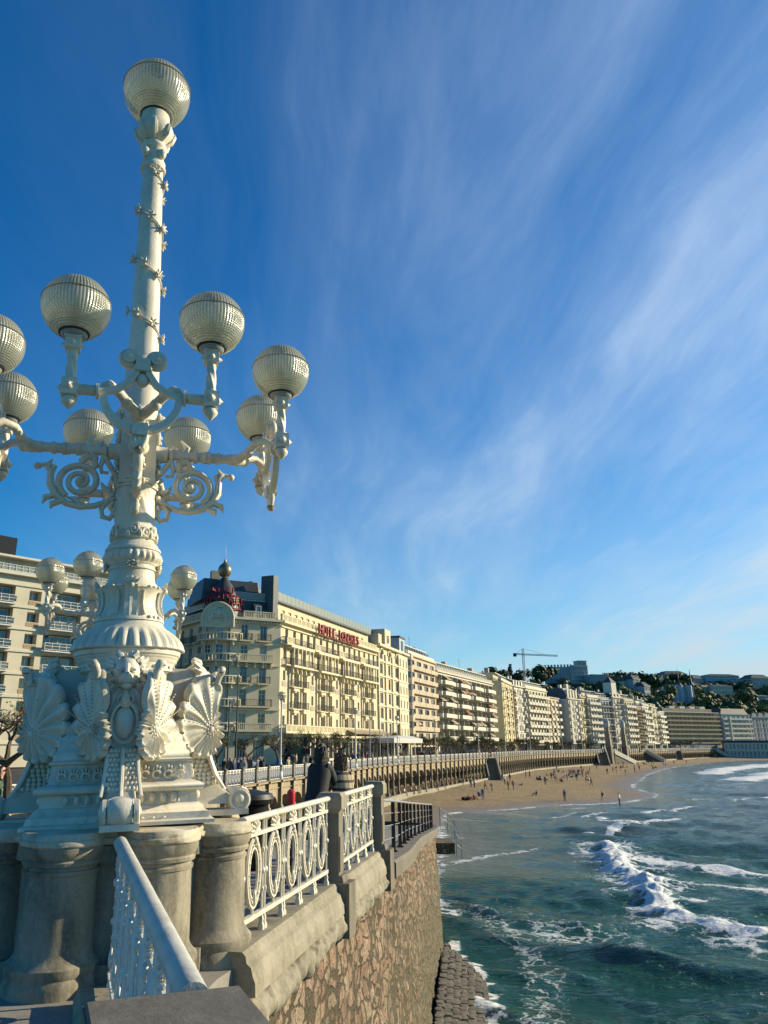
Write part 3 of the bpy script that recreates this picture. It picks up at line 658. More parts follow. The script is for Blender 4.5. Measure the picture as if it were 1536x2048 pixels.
# --- ornate cast-iron railing panels (ovals with palmettes above)
def ell(cx, cz, a, b, n, y=0): return [(cx + a * sin(2 * pi * k / n), y, cz + b * cos(2 * pi * k / n)) for k in range(n)]
def iron_panel(mb, Lp, nov, det=1, zb=.18, zt=1.07):
    """panel in the xz plane from x=0 to x=Lp"""
    S = 12 if det else 6
    mb.box((Lp / 2, 0, zb + .03), (Lp, .045, .04)); mb.box((Lp / 2, 0, .86), (Lp, .035, .035))
    w = Lp / nov
    for i in range(nov + 1):
        for dx in ((-.035, .035) if det and 0 < i < nov else ((.02,) if i == 0 else ((-.02,) if i == nov else (0,)))):
            x = i * w + dx
            mb.tube([(x, 0, .0), (x, 0, zt)], .014, 6 if det else 4)
            if det:
                mb.lathe([(.016, 0), (.034, .01), (.036, .05), (.02, .08), (.026, .11), (.014, .14)], 8, (x, 0, 0)); mb.ball((x, 0, .52), .032, 8, 6); mb.ball((x, 0, .36), (.02, .02, .03), 6, 5); mb.ball((x, 0, .70), (.02, .02, .03), 6, 5)
    for i in range(nov):
        cx = (i + .5) * w; a = w * .30; zc = .53; bb = .285
        if det:
            mb.tube(ell(cx, zc, a, bb, 28), .020, 6, closed=True, up=(0, 1, 0)); mb.tube(ell(cx, zc, a * .66, bb * .74, 24), .014, 6, closed=True, up=(0, 1, 0))
            mb.tube(ell(cx, zc, a * .83, bb * .87, 24), .022, 6, closed=True, up=(0, 1, 0), flat=.35)
            for k in range(16):
                an = 2 * pi * k / 16; mb.ball((cx + a * .83 * sin(an), -.012, zc + bb * .87 * cos(an)), .017, 6, 4)
            mb.ball((cx, -.02, zc - bb * .72), (.022, .02, .07), 8, 6); mb.ball((cx, -.02, zc + bb * .98), (.03, .025, .035), 8, 6)
            mb.tube([(cx, 0, zb), (cx, 0, zc - bb)], .016, 6)
            for k in range(-3, 4):            # palmette
                an = k * .46; ll = .155 - .012 * abs(k)
                p0 = Vector((cx, -.006, .875)); d = Vector((sin(an), 0, cos(an)))
                mb.tube([p0 + d * ll * .2, p0 + d * ll * .6 + Vector((0, -.012, 0)), p0 + d * ll + Vector((.02 * (1 if k > 0 else -1 if k < 0 else 0), -.004, 0))], [.010, .019, .007], 6)
            for sgn in (-1, 1):
                mb.tube([(cx + sgn * (.035 + .052 * cos(u)), 0, .925 + .045 * sin(u)) for u in np.linspace(-2.4, 2.2, 9)], .010, 6)
        else:
            mb.tube(ell(cx, zc, a, bb, 12), .026, 4, closed=True, up=(0, 1, 0)); mb.tube(ell(cx, zc, a * .55, bb * .62, 8), .018, 4, closed=True, up=(0, 1, 0))
            mb.box((cx, 0, .95), (w * .42, .02, .10))
def near_rail(a, b, nov, label):
    a = Vector(a); b = Vector(b); L_ = (b - a).length; o = thing('iron_railing', label, 'railing', (a.x, a.y, .10), atan2(b.y - a.y, b.x - a.x), 'ornate white railings of the terrace')
    m = MB(); iron_panel(m, L_, nov, 1, .14, .98); m.build('oval_panel', 'cast_iron_paint', o)
    m = MB(); m.tube([(-.02, 0, 1.0), (L_ + .02, 0, 1.0)], .042, 12, flat=.75, up=(0, 1, 0)); m.build('top_rail', 'cast_iron_paint', o); return o
near_rail(RA, (RB[0] - t.x * .05, RB[1] - t.y * .05), 5, 'white cast iron railing with five ovals between the lamp pedestal and first pillar')
near_rail((RB[0] + t.x * .55, RB[1] + t.y * .55), (RC[0] + .02, RC[1] + .05), 4, 'white cast iron railing with four ovals between the two dark stone pillars')

# --- near hand rail running from the pedestal to the capped pillar at the camera
HA, HB = Vector((-1.60, 6.15, 0)), Vector((-.43, 2.62, 0))
hd = (HB - HA).normalized(); o = thing('pipe_railing', 'worn white railing with a thick round handrail, running up to the pedestal', 'railing', (HA.x, HA.y, 0), atan2(hd.y, hd.x))
Lh = (HB - HA).length
m = MB(); m.tube([(0, 0, 1.04), (Lh * .5, 0, 1.03), (Lh + .05, 0, 1.02)], .050, 20); m.build('handrail', 'handrail_paint', o)
m = MB(); iron_panel(m, Lh, 8, 1, .14, 1.0); m.build('oval_panel', 'white_rail_paint', o)
sweep([(HA.x, HA.y, 0), (HB.x, HB.y, 0)], [(-.16, .1), (.2, .1), (.24, .04), (.25, -.1), (.25, -.25), (-.16, -.25)]).build('kerb', 'coping_stone', None)
k_ = bpy.data.objects['kerb']; k_.name = 'stone_kerb'; tag(k_, 'low stone kerb beneath the worn pipe handrail by the camera', 'kerb')
p0 = Vector((-.41, 2.30, 0)); th = atan2(.15, .40)
o = thing('capped_pillar', 'dark grey pillar with a flat stone cap at the bottom edge of the view', 'pillar', (p0.x, p0.y, 0), th)
m = MB(); m.box((0, 0, .48), (.36, .36, .98)); m.build('shaft', 'dark_stone', o)
m = MB(); m.box((0, 0, 1.005), (.46, .46, .08)); m.box((0, 0, 1.052), (.45, .45, .012), taper=.97); m.build('cap', 'cap_stone', o)

# --- rusty stanchions down the ramp
o = thing('ramp_railing', 'rusty brown stanchions and rails down the ramp on the sea wall', 'railing', (0, 0, 0))
rp2 = [(p.x - .12, p.y, wall_top(p.y) + .08) for p in wp if 15.0 < p.y < 40.6 and p.x > .9]
acc = 0; last = None; posts = []
for p in rp2:
    p = Vector(p)
    if last is None or (p - last).length > 1.95: posts.append(p); last = p
pm = MB(); pm.box((0, 0, .5), (.075, .075, 1.0)); pm.box((0, 0, .03), (.14, .14, .06)); pmm = pm.mesh('post', ['rusty_metal'])
for p in posts: obj('post', pmm, o, p)
for h, nm, r_ in ((1.02, 'handrail', .028), (.55, 'wire', .008), (.78, 'wire', .008), (.30, 'wire', .008)):
    m = MB(); m.tube([p + Vector((0, 0, h)) for p in posts], r_, 8); m.build(nm, 'grey_rail_paint', o)
# landing rail at the far end
o = thing('steel_railing', 'thin steel railing round the small landing at the sea wall end', 'railing', (5.35, 40.2, -2.2))
for (x, y, z) in ((0, 0, 0), (.5, .9, -.3), (.95, 1.7, -.7), (1.1, .6, -1.5), (.7, -.4, -1.2)): m = MB(); m.tube([(x, y, z), (x, y, z + .95)], .022, 6); m.build('post', 'grey_rail_paint', o)
m = MB()
for dz in (.95, .5): m.tube([(0, 0, dz), (.5, .9, dz - .3), (.95, 1.7, dz - .7), (1.1, .6, dz - 1.5), (.7, -.4, dz - 1.2)], .02, 6)
m.build('rail', 'grey_rail_paint', o)
m = MB(); m.box((5.5, 41.0, -3.1), (1.0, 2.0, .5)); o = m.build('landing', 'sea_wall_masonry'); tag(o, 'small stone landing jutting from the end of the sea wall', 'landing')
# ============================================================ PROMENADE ARCADE, RAILINGS, STAIRS
I_ST1 = path_px(975); I_ST2 = path_px(1207); I_ST3 = path_px(1352); I_END = NP_ - 1
I0 = 1
colm = MB()
colm.box((0, .0, -5.15), (.42, .42, .30)); colm.lathe([(.18, -5.0), (.19, -4.95), (.15, -4.85), (.13, -3.25), (.16, -3.2), (.19, -3.14)], 10, (0, 0, 0))
colm.box((0, 0, -3.06), (.40, .40, .18)); colm.box((0, .02, -2.0), (.26, .30, 1.95)); colm.box((0, -.06, -1.08), (.36, .46, .16))
colme = colm.mesh('column', ['arcade_stone'])
pim = MB(); pim.box((0, 0, .02), (.26, .26, 1.05)); pim.box((0, 0, -.42), (.32, .32, .2)); pim.box((0, 0, .52), (.34, .34, .12)); pim.box((0, 0, .60), (.28, .28, .06), taper=.7)
pim.box((0, .02, -1.0), (.28, .28, 1.0)); pime = pim.mesh('pier', ['dark_stone'])
bay = MB(); wI = STEP - .42; r = wI / 2; n = 10
prof = [(-STEP / 2, -1.0), (-STEP / 2, -3.2)] ; arc = [(-r * cos(pi * k / n), -3.15 + .95 * sin(pi * k / n)) for k in range(n + 1)]
for k in range(n):
    x0, z0 = arc[k]; x1, z1 = arc[k + 1]
    bay.add([(x0, 0, z0), (x1, 0, z1), (x1, 0, -1.0), (x0, 0, -1.0)], [(0, 1, 2, 3)]); bay.add([(x0, 0, z0), (x1, 0, z1), (x1, .8, z1), (x0, .8, z0)], [(3, 2, 1, 0)])
for s_ in (-1, 1):
    bay.add([(s_ * r, 0, -3.15), (s_ * STEP / 2, 0, -3.15), (s_ * STEP / 2, 0, -1), (s_ * r, 0, -1)], [(0, 1, 2, 3) if s_ > 0 else (3, 2, 1, 0)])
bay.box((0, -.10, -1.06), (STEP, .34, .18)); bay.box((0, -.05, -1.62), (STEP, .12, .06))
baye = bay.mesh('arch', ['arcade_stone'])
pnl = MB(); iron_panel(pnl, STEP - .42, 5, 0, .05, 1.0); pnl.box(((STEP - .42) / 2, 0, 1.03), (STEP - .42, .09, .06))
pnle = pnl.mesh('oval_panel', ['white_rail_paint'])
def section(i0, i1, where, gaps=()):
    aw = thing('promenade_arcade', 'stone arcade of dark arches under the promenade, ' + where, 'arcade', tuple(PATH[i0]), 0, 'stone arcades under the promenade')
    rl = thing('promenade_railing', 'white railing with stone piers along the promenade, ' + where, 'railing', tuple(PATH[i0]), 0, 'promenade railing runs')
    P0 = PATH[i0]; cnt = 0
    for i in range(i0, i1):
        a, b = PATH[i], PATH[i + 1]; t_ = (b - a).normalized(); rz = atan2(t_.y, t_.x); nrm = Vector((t_.y, -t_.x, 0))
        pos = a - P0
        c = obj('column', colme, aw, pos + nrm * .15, rz)
        mid = (a + b) / 2 - P0
        obj('arch', baye, aw, mid + nrm * 0, rz)
        obj('pier', pime, rl, pos + Vector((0, 0, -.42)) + nrm * .12, rz)
        if i not in gaps:
            o_ = obj('oval_panel', pnle, rl, pos + t_ * .21 + Vector((0, 0, DECK + .03)) + nrm * .1, rz)
    # inner wall and floor, their dark colour standing in for shade, and foot ledge
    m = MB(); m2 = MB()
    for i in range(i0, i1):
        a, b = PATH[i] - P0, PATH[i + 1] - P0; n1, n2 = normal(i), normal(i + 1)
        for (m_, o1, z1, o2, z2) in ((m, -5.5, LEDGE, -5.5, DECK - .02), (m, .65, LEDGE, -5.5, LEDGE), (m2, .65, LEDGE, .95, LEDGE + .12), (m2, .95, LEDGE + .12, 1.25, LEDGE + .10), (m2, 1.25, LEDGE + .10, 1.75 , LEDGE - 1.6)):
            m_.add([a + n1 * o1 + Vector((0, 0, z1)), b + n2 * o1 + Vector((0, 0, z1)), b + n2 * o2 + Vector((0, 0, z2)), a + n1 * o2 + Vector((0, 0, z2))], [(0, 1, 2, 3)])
    m.build('inner_wall', 'arcade_shade', aw); m2.build('foot_ledge', 'coping_stone', aw)
section(I0, 26, 'behind the pedestal')
section(26, I_ST1, 'before the first dark stair')
section(I_ST1, I_ST1 + 46 if I_ST1 + 46 < I_ST2 else I_ST2, 'between first stair and tall pillar', (I_ST1,))
if I_ST1 + 46 < I_ST2: section(I_ST1 + 46, I_ST2, 'just before the tall stone pillar')
section(I_ST2, I_ST3, 'beyond the tall stone pillar', ())
section(I_ST3, I_END, 'farthest along the bay')

# --- stairs from the promenade to the sand
def stair(i, side, label, ln=9.0, w=3.0, dirn=None, drop=4.6):
    a = PATH[i]; nrm = normal(i); d = dirn or nrm
    o = thing('beach_stair', label, 'stairs', (a.x + nrm.x * .5, a.y + nrm.y * .5, DECK), atan2(d.y, d.x))
    n = 22; m = MB()
    for k in range(n):
        x0 = ln * k / n; m.box((x0 + ln / n / 2, 0, -drop * (k + 1) / n - 2.5 + .0), (ln / n, w, 5.0))
    m.build('steps', 'dark_stone', o)
    for s_ in (-1, 1):
        m = MB(); m.add([(0, s_ * w / 2, -.8), (ln, s_ * w / 2, -drop - .8), (ln, s_ * w / 2, -drop + .9), (0, s_ * w / 2, 1.0), (0, s_ * (w / 2 + .25), -.8), (ln, s_ * (w / 2 + .25), -drop - .8), (ln, s_ * (w / 2 + .25), -drop + .9), (0, s_ * (w / 2 + .25), 1.0)],
                        [(0, 1, 2, 3), (7, 6, 5, 4), (3, 2, 6, 7), (0, 3, 7, 4), (1, 5, 6, 2)]); m.build('side_rail', 'white_wall', o)
    return o
stair(I_ST1, 1, 'steep dark stair with pale side rails, nearest way down to the sand', 7.5, 2.4, (normal(I_ST1) * .32 - tangent(I_ST1)).normalized())
tA = tangent(I_ST2)
for s_, lb in ((-1, 'broad pale stair sloping down on the near side of the tall pillar'), (1, 'broad pale stair sloping down on the far side of the tall pillar')):
    d = (tA * s_ + normal(I_ST2) * .35).normalized(); stair(I_ST2 + (2 if s_ > 0 else -2), 1, lb, 15, 3.6, d)
stair(I_ST3, 1, 'narrow dark stair down to the sand well beyond the tall pillar', 7.5, 2.6, (normal(I_ST3) * .3 - tangent(I_ST3)).normalized())
stair(min(I_END - 6, path_px(1432)), 1, 'farthest pale stair down to the sand by the bathing pavilion', 8, 2.6)
stair(path_px(1290), 1, 'low stair with pale walls amid the seated crowd', 8, 3)

# --- clock pylons by the double stair
def pylon(px, off, h, label):
    i = path_px(px); p = PATH[i] + normal(i) * off
    o = thing('clock_pylon', label, 'pylon', (p.x, p.y, -5.6), atan2(tangent(i).y, tangent(i).x), 'clock pylons by the broad stair'); o.scale = (.74, .74, 1.03)
    m = MB(); m.box((0, 0, 3.2), (4.0, 3.2, 6.4), taper=.86); m.build('base', 'dark_stone', o)
    m = MB(); m.box((0, 0, 6.6), (4.3, 3.4, .5)); m.box((0, 0, 9.0), (3.0, 2.6, 4.6), taper=.8); m.box((0, 0, 12.5), (2.2, 1.9, 3.0), taper=.85); m.box((0, 0, 11.2), (2.9, 2.5, .35))
    for s_ in (-1, 1): m.ball((s_ * 1.5, 0, 7.6), (.6, .6, 1.1), 10, 8)
    m.build('shaft', 'weathered_stone', o)
    m = MB(); m.box((0, 0, 15.0), (2.4, 2.2, 1.9)); m.box((0, 0, 16.1), (2.8, 2.5, .25)); m.lathe([(1.2, 16.2), (1.0, 16.8), (.5, 17.2), (.12, 17.5), (.05, 18.6)], 12); m.build('clock_head', 'pale_blue_wall', o)
    m = MB(); m.lathe([(.75, 0), (.75, .08)], 20, M=Matrix.Translation((0, -1.12, 15)) @ Matrix.Rotation(pi / 2, 4, 'X')); m.build('clock_face', 'white_wall', o)
pylon(1207, 2.0, 18, 'nearer tall clock pylon on a dark base beside the broad stair'); pylon(1240, 2.0, 18, 'farther tall clock pylon rising beyond the broad stair')

# --- single-globe lamps on the promenade railing
lm = MB(); lm.lathe([(.22, -.6), (.22, -.1), (.16, 0), (.13, .5), (.15, .55), (.10, .7), (.075, 1.2), (.06, 5.4), (.10, 5.5), (.07, 5.6), (.13, 5.8), (.15, 5.85)], 12); lme = lm.mesh('pole', ['white_rail_paint'])
gm = MB(); gm.ball((0, 0, 0), .36, 20, 14, 0); gm.lathe([(.368, -.012), (.368, .012)], 20, mat=1, cap=False); gm.lathe([(.14, -.36), (.2, -.31)], 12, mat=1, cap=False); gme = gm.mesh('globe', ['prismatic_glass', 'dark_metal'])
lps = [548, 715, 800, 875, 957, 1012, 1060, 1125, 1165, 1290, 1335, 1390]
LANDM = ['tallest in view, before the hotel', 'before the far end of the hotel', 'before the white narrow house', 'before the pinkish rounded block', 'before the long balconied block', 'just past the first stair', 'before the pilastered houses', 'before the dark mansard house', 'near the broad stair', 'beyond the clock pylons', 'before the long brown block', 'farthest along the railing']
for px, lmk in zip(lps, LANDM):
    i = path_px(px); p = PATH[i] + normal(i) * .1
    o = thing('promenade_lamp', 'pale one globe lamp post on the railing, ' + lmk, 'street lamp', (p.x, p.y, -.35), 0, 'single globe lamps along the promenade')
    obj('pole', lme, o); obj('globe', gme, o, (0, 0, 6.15))
# dark street poles and a sign on the road side
for (px, ytop, Y, lb) in ((456, 1400, 74, 'thin dark street lamp pole left of the striped hotel corner'), (472, 1352, 70, 'tall thin dark pole carrying a small camera before the hotel'), (775, 1415, 118, 'thin pale flag pole before the hotel terrace'), (760, 1440, 122, 'short thin pale pole beside the hotel canopy'), (740, 1432, 112, 'thin pale pole before the hotel glass verandah')):
    p = at(px, 1490, Y); top = at(px, ytop, Y).z; o = thing('street_pole', lb, 'pole', (p.x, p.y, DECK))
    m = MB(); m.tube([(0, 0, 0), (0, 0, top - DECK)], [.10, .05], 8); m.build('pole', 'dark_metal' if px < 500 else 'grey_rail_paint', o)
    m = MB(); m.box((.25, 0, top - DECK - .1), (.7, .2, .14)) if px == 456 else m.ball((0, 0, top - DECK), .12, 8, 6); m.build('lamp_head', 'white_rail_paint', o)
p = at(611, 1490, 82); o = thing('street_sign', 'small black sign and bent post standing before the hotel verandah', 'sign', (p.x, p.y, DECK))
m = MB(); m.tube([(0, 0, 0), (0, 0, 3.4)], .06, 8); m.build('post', 'dark_metal', o); m = MB(); m.box((0, 0, 2.1), (1.0, .1, .55)); m.box((0, .0, 3.1), (.3, .3, .9)); m.build('board', 'sign_black', o)

# ============================================================ TREES
def leafcloud(mb, c, rx, rz_, n, s, rnd, mat=0):
    for _ in range(n):
        while True:
            q = Vector((rnd.uniform(-1, 1), rnd.uniform(-1, 1), rnd.uniform(-1, 1)))
            if q.length < 1: break
        q = Vector((c[0] + q.x * rx, c[1] + q.y * rx, c[2] + q.z * rz_)); a = Vector((rnd.gauss(0, 1), rnd.gauss(0, 1), rnd.gauss(0, 1))).normalized(); b = a.orthogonal().normalized(); ss = s * rnd.uniform(.5, 1.3)
        mb.add([q - a * ss, q + b * ss * .5, q + a * ss, q - b * ss * .5], [(0, 1, 2, 3)], mat)
def tamarisk(seed, leafy):
    rnd = random.Random(seed); tr = MB(); cr = MB(); tips = []
    def grow(p, d, r_, ln, lev):
        pts = [p]; q = p.copy()
        for k in range(4):
            d = (d + Vector((rnd.uniform(-.3, .3), rnd.uniform(-.3, .3), rnd.uniform(-.12, .18)))).normalized(); q = q + d * ln / 4; pts.append(q.copy())
        tr.tube(pts, [r_ * (1 - .12 * k) for k in range(5)], 7 if lev < 2 else 4)
        if lev == 3: tips.append(q); return
        for k in range(3 if lev else 4):
            a = rnd.uniform(0, 6.28); nd = (d * .5 + Vector((cos(a) * .9, sin(a) * .9, rnd.uniform(.1, .7)))).normalized(); grow(q, nd, r_ * .58, ln * .62, lev + 1)
    grow(Vector((0, 0, -.1)), Vector((rnd.uniform(-.25, .25), rnd.uniform(-.2, .2), 1)).normalized(), .20, 1.7, 0)
    for q in tips:
        for _ in range(7):
            a = Vector((rnd.gauss(0, .6), rnd.gauss(0, .6), rnd.uniform(.1, 1))).normalized(); tr.tube([q, q + a * rnd.uniform(.3, .7)], [.012, .006], 3)
        leafcloud(cr, q + Vector((0, 0, .2)), .55, .38, leafy, .085, rnd)
    return tr.mesh('trunk', ['bark']), cr.mesh('crown', ['tamarisk_leaf'])
TV = [tamarisk(s, l) for s, l in ((1, 14), (2, 26), (3, 40), (4, 34))]
def tam(x, y, v, sc, rz, label):
    o = thing('tamarisk_tree', label, 'tree', (x, y, DECK), rz, 'tamarisk trees along the promenade'); o.scale = (sc,) * 3
    obj('trunk', TV[v][0], o); obj('crown', TV[v][1], o)
rt = random.Random(11)
near_lb = {0: 'bare spiky tree at the far left beside the pale apartment block'}
p = at(28, 1490, 34); tam(p.x, p.y, 0, 1.25, 1, 'bare spiky tree at the far left before the pale apartment block')
for px, Y, lb in ((388, 76, 'bare tree just right of the lamp pedestal before the hotel'), (437, 74, 'thin leafing tree by the hotel entrance'), (500, 80, 'low leafing tree under the hotel corner'), (668, 100, 'twisted bare tree before the hotel verandah arch'), (560, 84, 'bare tree beside the nearest single globe lamp')):
    p = at(px, 1490, Y); tam(p.x, p.y, 0 if px != 437 else 1, 1.0, rt.uniform(0, 6), lb)
PLACES = ['before the hotel verandah', 'before the white narrow house', 'before the pinkish rounded block', 'before the long balconied block', 'by the grey blank gable', 'before the pilastered houses', 'before the dark mansard house', 'before the pale corner houses', 'by the clock pylons', 'before the long brown block']
def place_name(px):
    return PLACES[0 if px < 790 else 1 if px < 815 else 2 if px < 875 else 3 if px < 985 else 4 if px < 1005 else 5 if px < 1100 else 6 if px < 1160 else 7 if px < 1195 else 8 if px < 1300 else 9]
ORD = ['first', 'second', 'third', 'fourth', 'fifth', 'sixth', 'seventh', 'eighth', 'ninth', 'tenth', 'eleventh', 'twelfth']
TCNT = {}
def tree_label(row, pl):
    k = TCNT[(row, pl)] = TCNT.get((row, pl), -1) + 1
    return ORD[k] + ' low twiggy tamarisk of the ' + ('seaward' if row == 0 else 'road side') + ' row ' + pl
for row, (off, st0) in enumerate(((-7.5, 0), (-11.5, 1))):
    i = 26 + st0
    while i < NP_ - 8:
        q = PATH[i] - normal(i) * (-off); px = proj((q.x, q.y, 1))[0]
        tam(q.x + rt.uniform(-.5, .5), q.y, rt.choice((0, 0, 1)) if px < 800 else rt.choice((1, 2, 3, 3)), rt.uniform(.95, 1.35), rt.uniform(0, 6), tree_label(row, place_name(px)))
        i += 3
# ============================================================ BUILDINGS
def wall_holes(mb, W_, H, holes, rev=.30, mat=0, y=0.0, M=None):
    xs = sorted({0, W_} | {round(v, 3) for h in holes for v in (h[0], h[1])}); zs = sorted({0, H} | {round(v, 3) for h in holes for v in (h[2], h[3])})
    hs = [tuple(round(v, 3) for v in h) for h in holes]
    def inh(x, z): return any(h[0] < x < h[1] and h[2] < z < h[3] for h in hs)
    for j in range(len(zs) - 1):
        zc_ = (zs[j] + zs[j + 1]) / 2; run = None; row = [h for h in hs if h[2] < zc_ < h[3]]
        for i in range(len(xs) - 1):
            xc = (xs[i] + xs[i + 1]) / 2; hole = any(h[0] < xc < h[1] for h in row)
            if not hole and run is None: run = xs[i]
            if hole and run is not None: mb.add([(run, y, zs[j]), (xs[i], y, zs[j]), (xs[i], y, zs[j + 1]), (run, y, zs[j + 1])], [(0, 1, 2, 3)], mat, M=M); run = None
        if run is not None: mb.add([(run, y, zs[j]), (W_, y, zs[j]), (W_, y, zs[j + 1]), (run, y, zs[j + 1])], [(0, 1, 2, 3)], mat, M=M)
    for a, b, c, d in hs:
        v = [(a, y, c), (b, y, c), (b, y, d), (a, y, d), (a, y + rev, c), (b, y + rev, c), (b, y + rev, d), (a, y + rev, d)]
        mb.add(v, [(0, 4, 5, 1), (1, 5, 6, 2), (2, 6, 7, 3), (3, 7, 4, 0)], mat, M=M)
WINC = {}
def window_mesh(w, h, kind='sash', frame='white_rail_paint', glass='window_glass'):
    k = (round(w, 2), round(h, 2), kind, frame, glass)
    if k in WINC: return WINC[k]
    m = MB(); m.add([(-w / 2, 0, 0), (w / 2, 0, 0), (w / 2, 0, h), (-w / 2, 0, h)], [(0, 1, 2, 3)], 1)
    f = .09; d = .07
    m.box((0, -d / 2, f / 2), (w, d, f)); m.box((0, -d / 2, h - f / 2), (w, d, f))
    for s_ in (-1, 1): m.box((s_ * (w / 2 - f / 2), -d / 2, h / 2), (f, d - .01, h - 2 * f))
    nm = {'sash': 1, 'wide': 3, 'door': 1, 'plain': 0, 'arch': 1}[kind]
    for q in range(nm): m.box((-w / 2 + w * (q + 1) / (nm + 1), -d / 2, h / 2), (.07, d - .02, h - 2 * f))
    if kind == 'sash': m.box((0, -d / 2, h * .72), (w - 2 * f, d - .03, .06))
    if kind == 'shut':
        pass
    WINC[k] = m.mesh('window', [frame, glass]); return WINC[k]
BALC = {}
def balcony_mesh(w, d, style, h=1.0, mats=None):
    k = (round(w, 2), d, style, mats)
    if k in BALC: return BALC[k]
    m = MB(); m.box((0, -d / 2 + .01, -.09), (w, d, .16)); mt = list(mats or ('white_wall', 'dark_metal'))
    if style == 'solid': m.box((0, -d + .05, .42), (w, .10, .86)); [m.box((s_ * (w / 2 - .05), -d / 2, .42), (.10, d - .1, .86)) for s_ in (-1, 1)]
    elif style == 'iron':
        m.box((0, -d + .04, h), (w, .06, .05), mat=1); m.box((0, -d + .04, .1), (w, .04, .04), mat=1)
        n_ = max(4, int(w / .22))
        for q in range(n_ + 1): m.box((-w / 2 + .03 + (w - .06) * q / n_, -d + .04, h / 2), (.035, .03, h), mat=1)
        for s_ in (-1, 1):
            m.box((s_ * (w / 2 - .03), -d / 2, h), (.05, d, .05), mat=1)
            for q in (1, 2, 3): m.box((s_ * (w / 2 - .03), -d * q / 4, h / 2), (.03, .035, h), mat=1)
    elif style == 'balus':
        m.box((0, -d + .10, h), (w, .22, .12)); m.box((0, -d + .10, .06), (w, .20, .12)); n_ = max(4, int(w / .28))
        for q in range(n_ + 1):
            m.box((-w / 2 + .1 + (w - .2) * q / n_, -d + .10, h / 2), (.12 if q % 6 else .22, .12, h - .1))
        for s_ in (-1, 1):
            m.box((s_ * (w / 2 - .08), -d / 2, h), (.16, d, .12)); [m.box((s_ * (w / 2 - .08), -d * q / 4, h / 2), (.10, .1, h - .1)) for q in (1, 2, 3)]
    elif style == 'glass':
        m.box((0, -d + .03, .55), (w, .03, 1.0), mat=1); m.box((0, -d + .03, 1.07), (w, .05, .05))
    elif style == 'bars':
        for hh in (.15, .6, 1.0): m.box((0, -d + .04, hh), (w, .05, .07))
        n_ = max(3, int(w / .9))
        for q in range(n_ + 1): m.box((-w / 2 + .03 + (w - .06) * q / n_, -d + .04, .55), (.07, .05, 1.0))
        m.box((0, -d + .10, .5), (w, .02, .8), mat=1)
    BALC[k] = m.mesh('balcony', mt); return BALC[k]
def ztop_of(z): return z - DECK
class Bld:
    """a building whose front runs A->B (left to right seen from the sea); local x along the front, y inwards, z up from the deck"""
    def __init__(s, name, label, A, B, H, depth, wall, cat='building', z0=DECK, group=None):
        A = Vector((A[0], A[1], 0)); B = Vector((B[0], B[1], 0)); s.W = (B - A).length; s.H = H; s.D = depth; s.wall = wall
        s.rz = atan2(B.y - A.y, B.x - A.x); s.o = thing(name, label, cat, (A.x, A.y, z0), s.rz, group); s.holes = []; s.wins = []
    def window(s, x, z, w, h, kind='sash', glass='window_glass', frame='white_rail_paint', rev=.3, kindname='window'):
        s.holes.append((x - w / 2, x + w / 2, z, z + h)); s.wins.append((x, z, w, h, kind, glass, frame, rev, kindname))
    def recess(s, x0, x1, z0, z1): s.holes.append((x0, x1, z0, z1))
    def balcony(s, x, z, w, d, style, mats=None, y=0.0):
        obj('balcony', balcony_mesh(w, d, style, mats=mats), s.o, (x, y, z))
    def box(s, name, c, d, mat, taper=1.0):
        m = MB(); m.box(c, d, taper=taper); return m.build(name, mat, s.o)
    def finish(s, rev=.3, loggia=0, loggia_mat=None):
        m = MB(); wall_holes(m, s.W, s.H, s.holes, loggia or rev)
        W_, H, D = s.W, s.H, s.D
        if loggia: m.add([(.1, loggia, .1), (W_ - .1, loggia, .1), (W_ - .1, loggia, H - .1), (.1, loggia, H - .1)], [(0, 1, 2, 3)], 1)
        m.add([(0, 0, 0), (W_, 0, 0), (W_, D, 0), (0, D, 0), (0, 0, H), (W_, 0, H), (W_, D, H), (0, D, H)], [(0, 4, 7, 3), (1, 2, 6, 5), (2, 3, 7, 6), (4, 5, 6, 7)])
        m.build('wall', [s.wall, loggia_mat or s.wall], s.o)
        for n_, (x, z, w, h, kind, glass, frame, rv, kn) in enumerate(s.wins):
            obj(kn, window_mesh(w, h, kind, frame, glass), s.o, (x, (loggia or rv) - .03, z))
        return s
    def cornice(s, z, dep=.45, h=.35, mat=None): s.box('cornice', (s.W / 2, -dep / 2 + .1, z), (s.W + .3, dep + .2, h), mat or s.wall)
    def chimneys(s, n, mat='grey_wall', seed=0, z=None):
        r_ = random.Random(seed)
        for k in range(n): w = r_.uniform(.8, 2.0); h = r_.uniform(1, 2.4); s.box('chimney', (s.W * (k + .5) / n + r_.uniform(-1, 1), s.D * r_.uniform(.25, .6), (z or s.H) + h / 2), (w, w * .8, h), mat)
    def antenna(s, x, h=4, y=3, z=None):
        z = z or s.H; m = MB(); m.tube([(x, y, z), (x, y, z + h)], .05, 5)
        for k in range(3): m.box((x, y, z + h - .3 - k * .5), (1.2 - .3 * k, .05, .05))
        m.build('antenna', 'dark_metal', s.o)
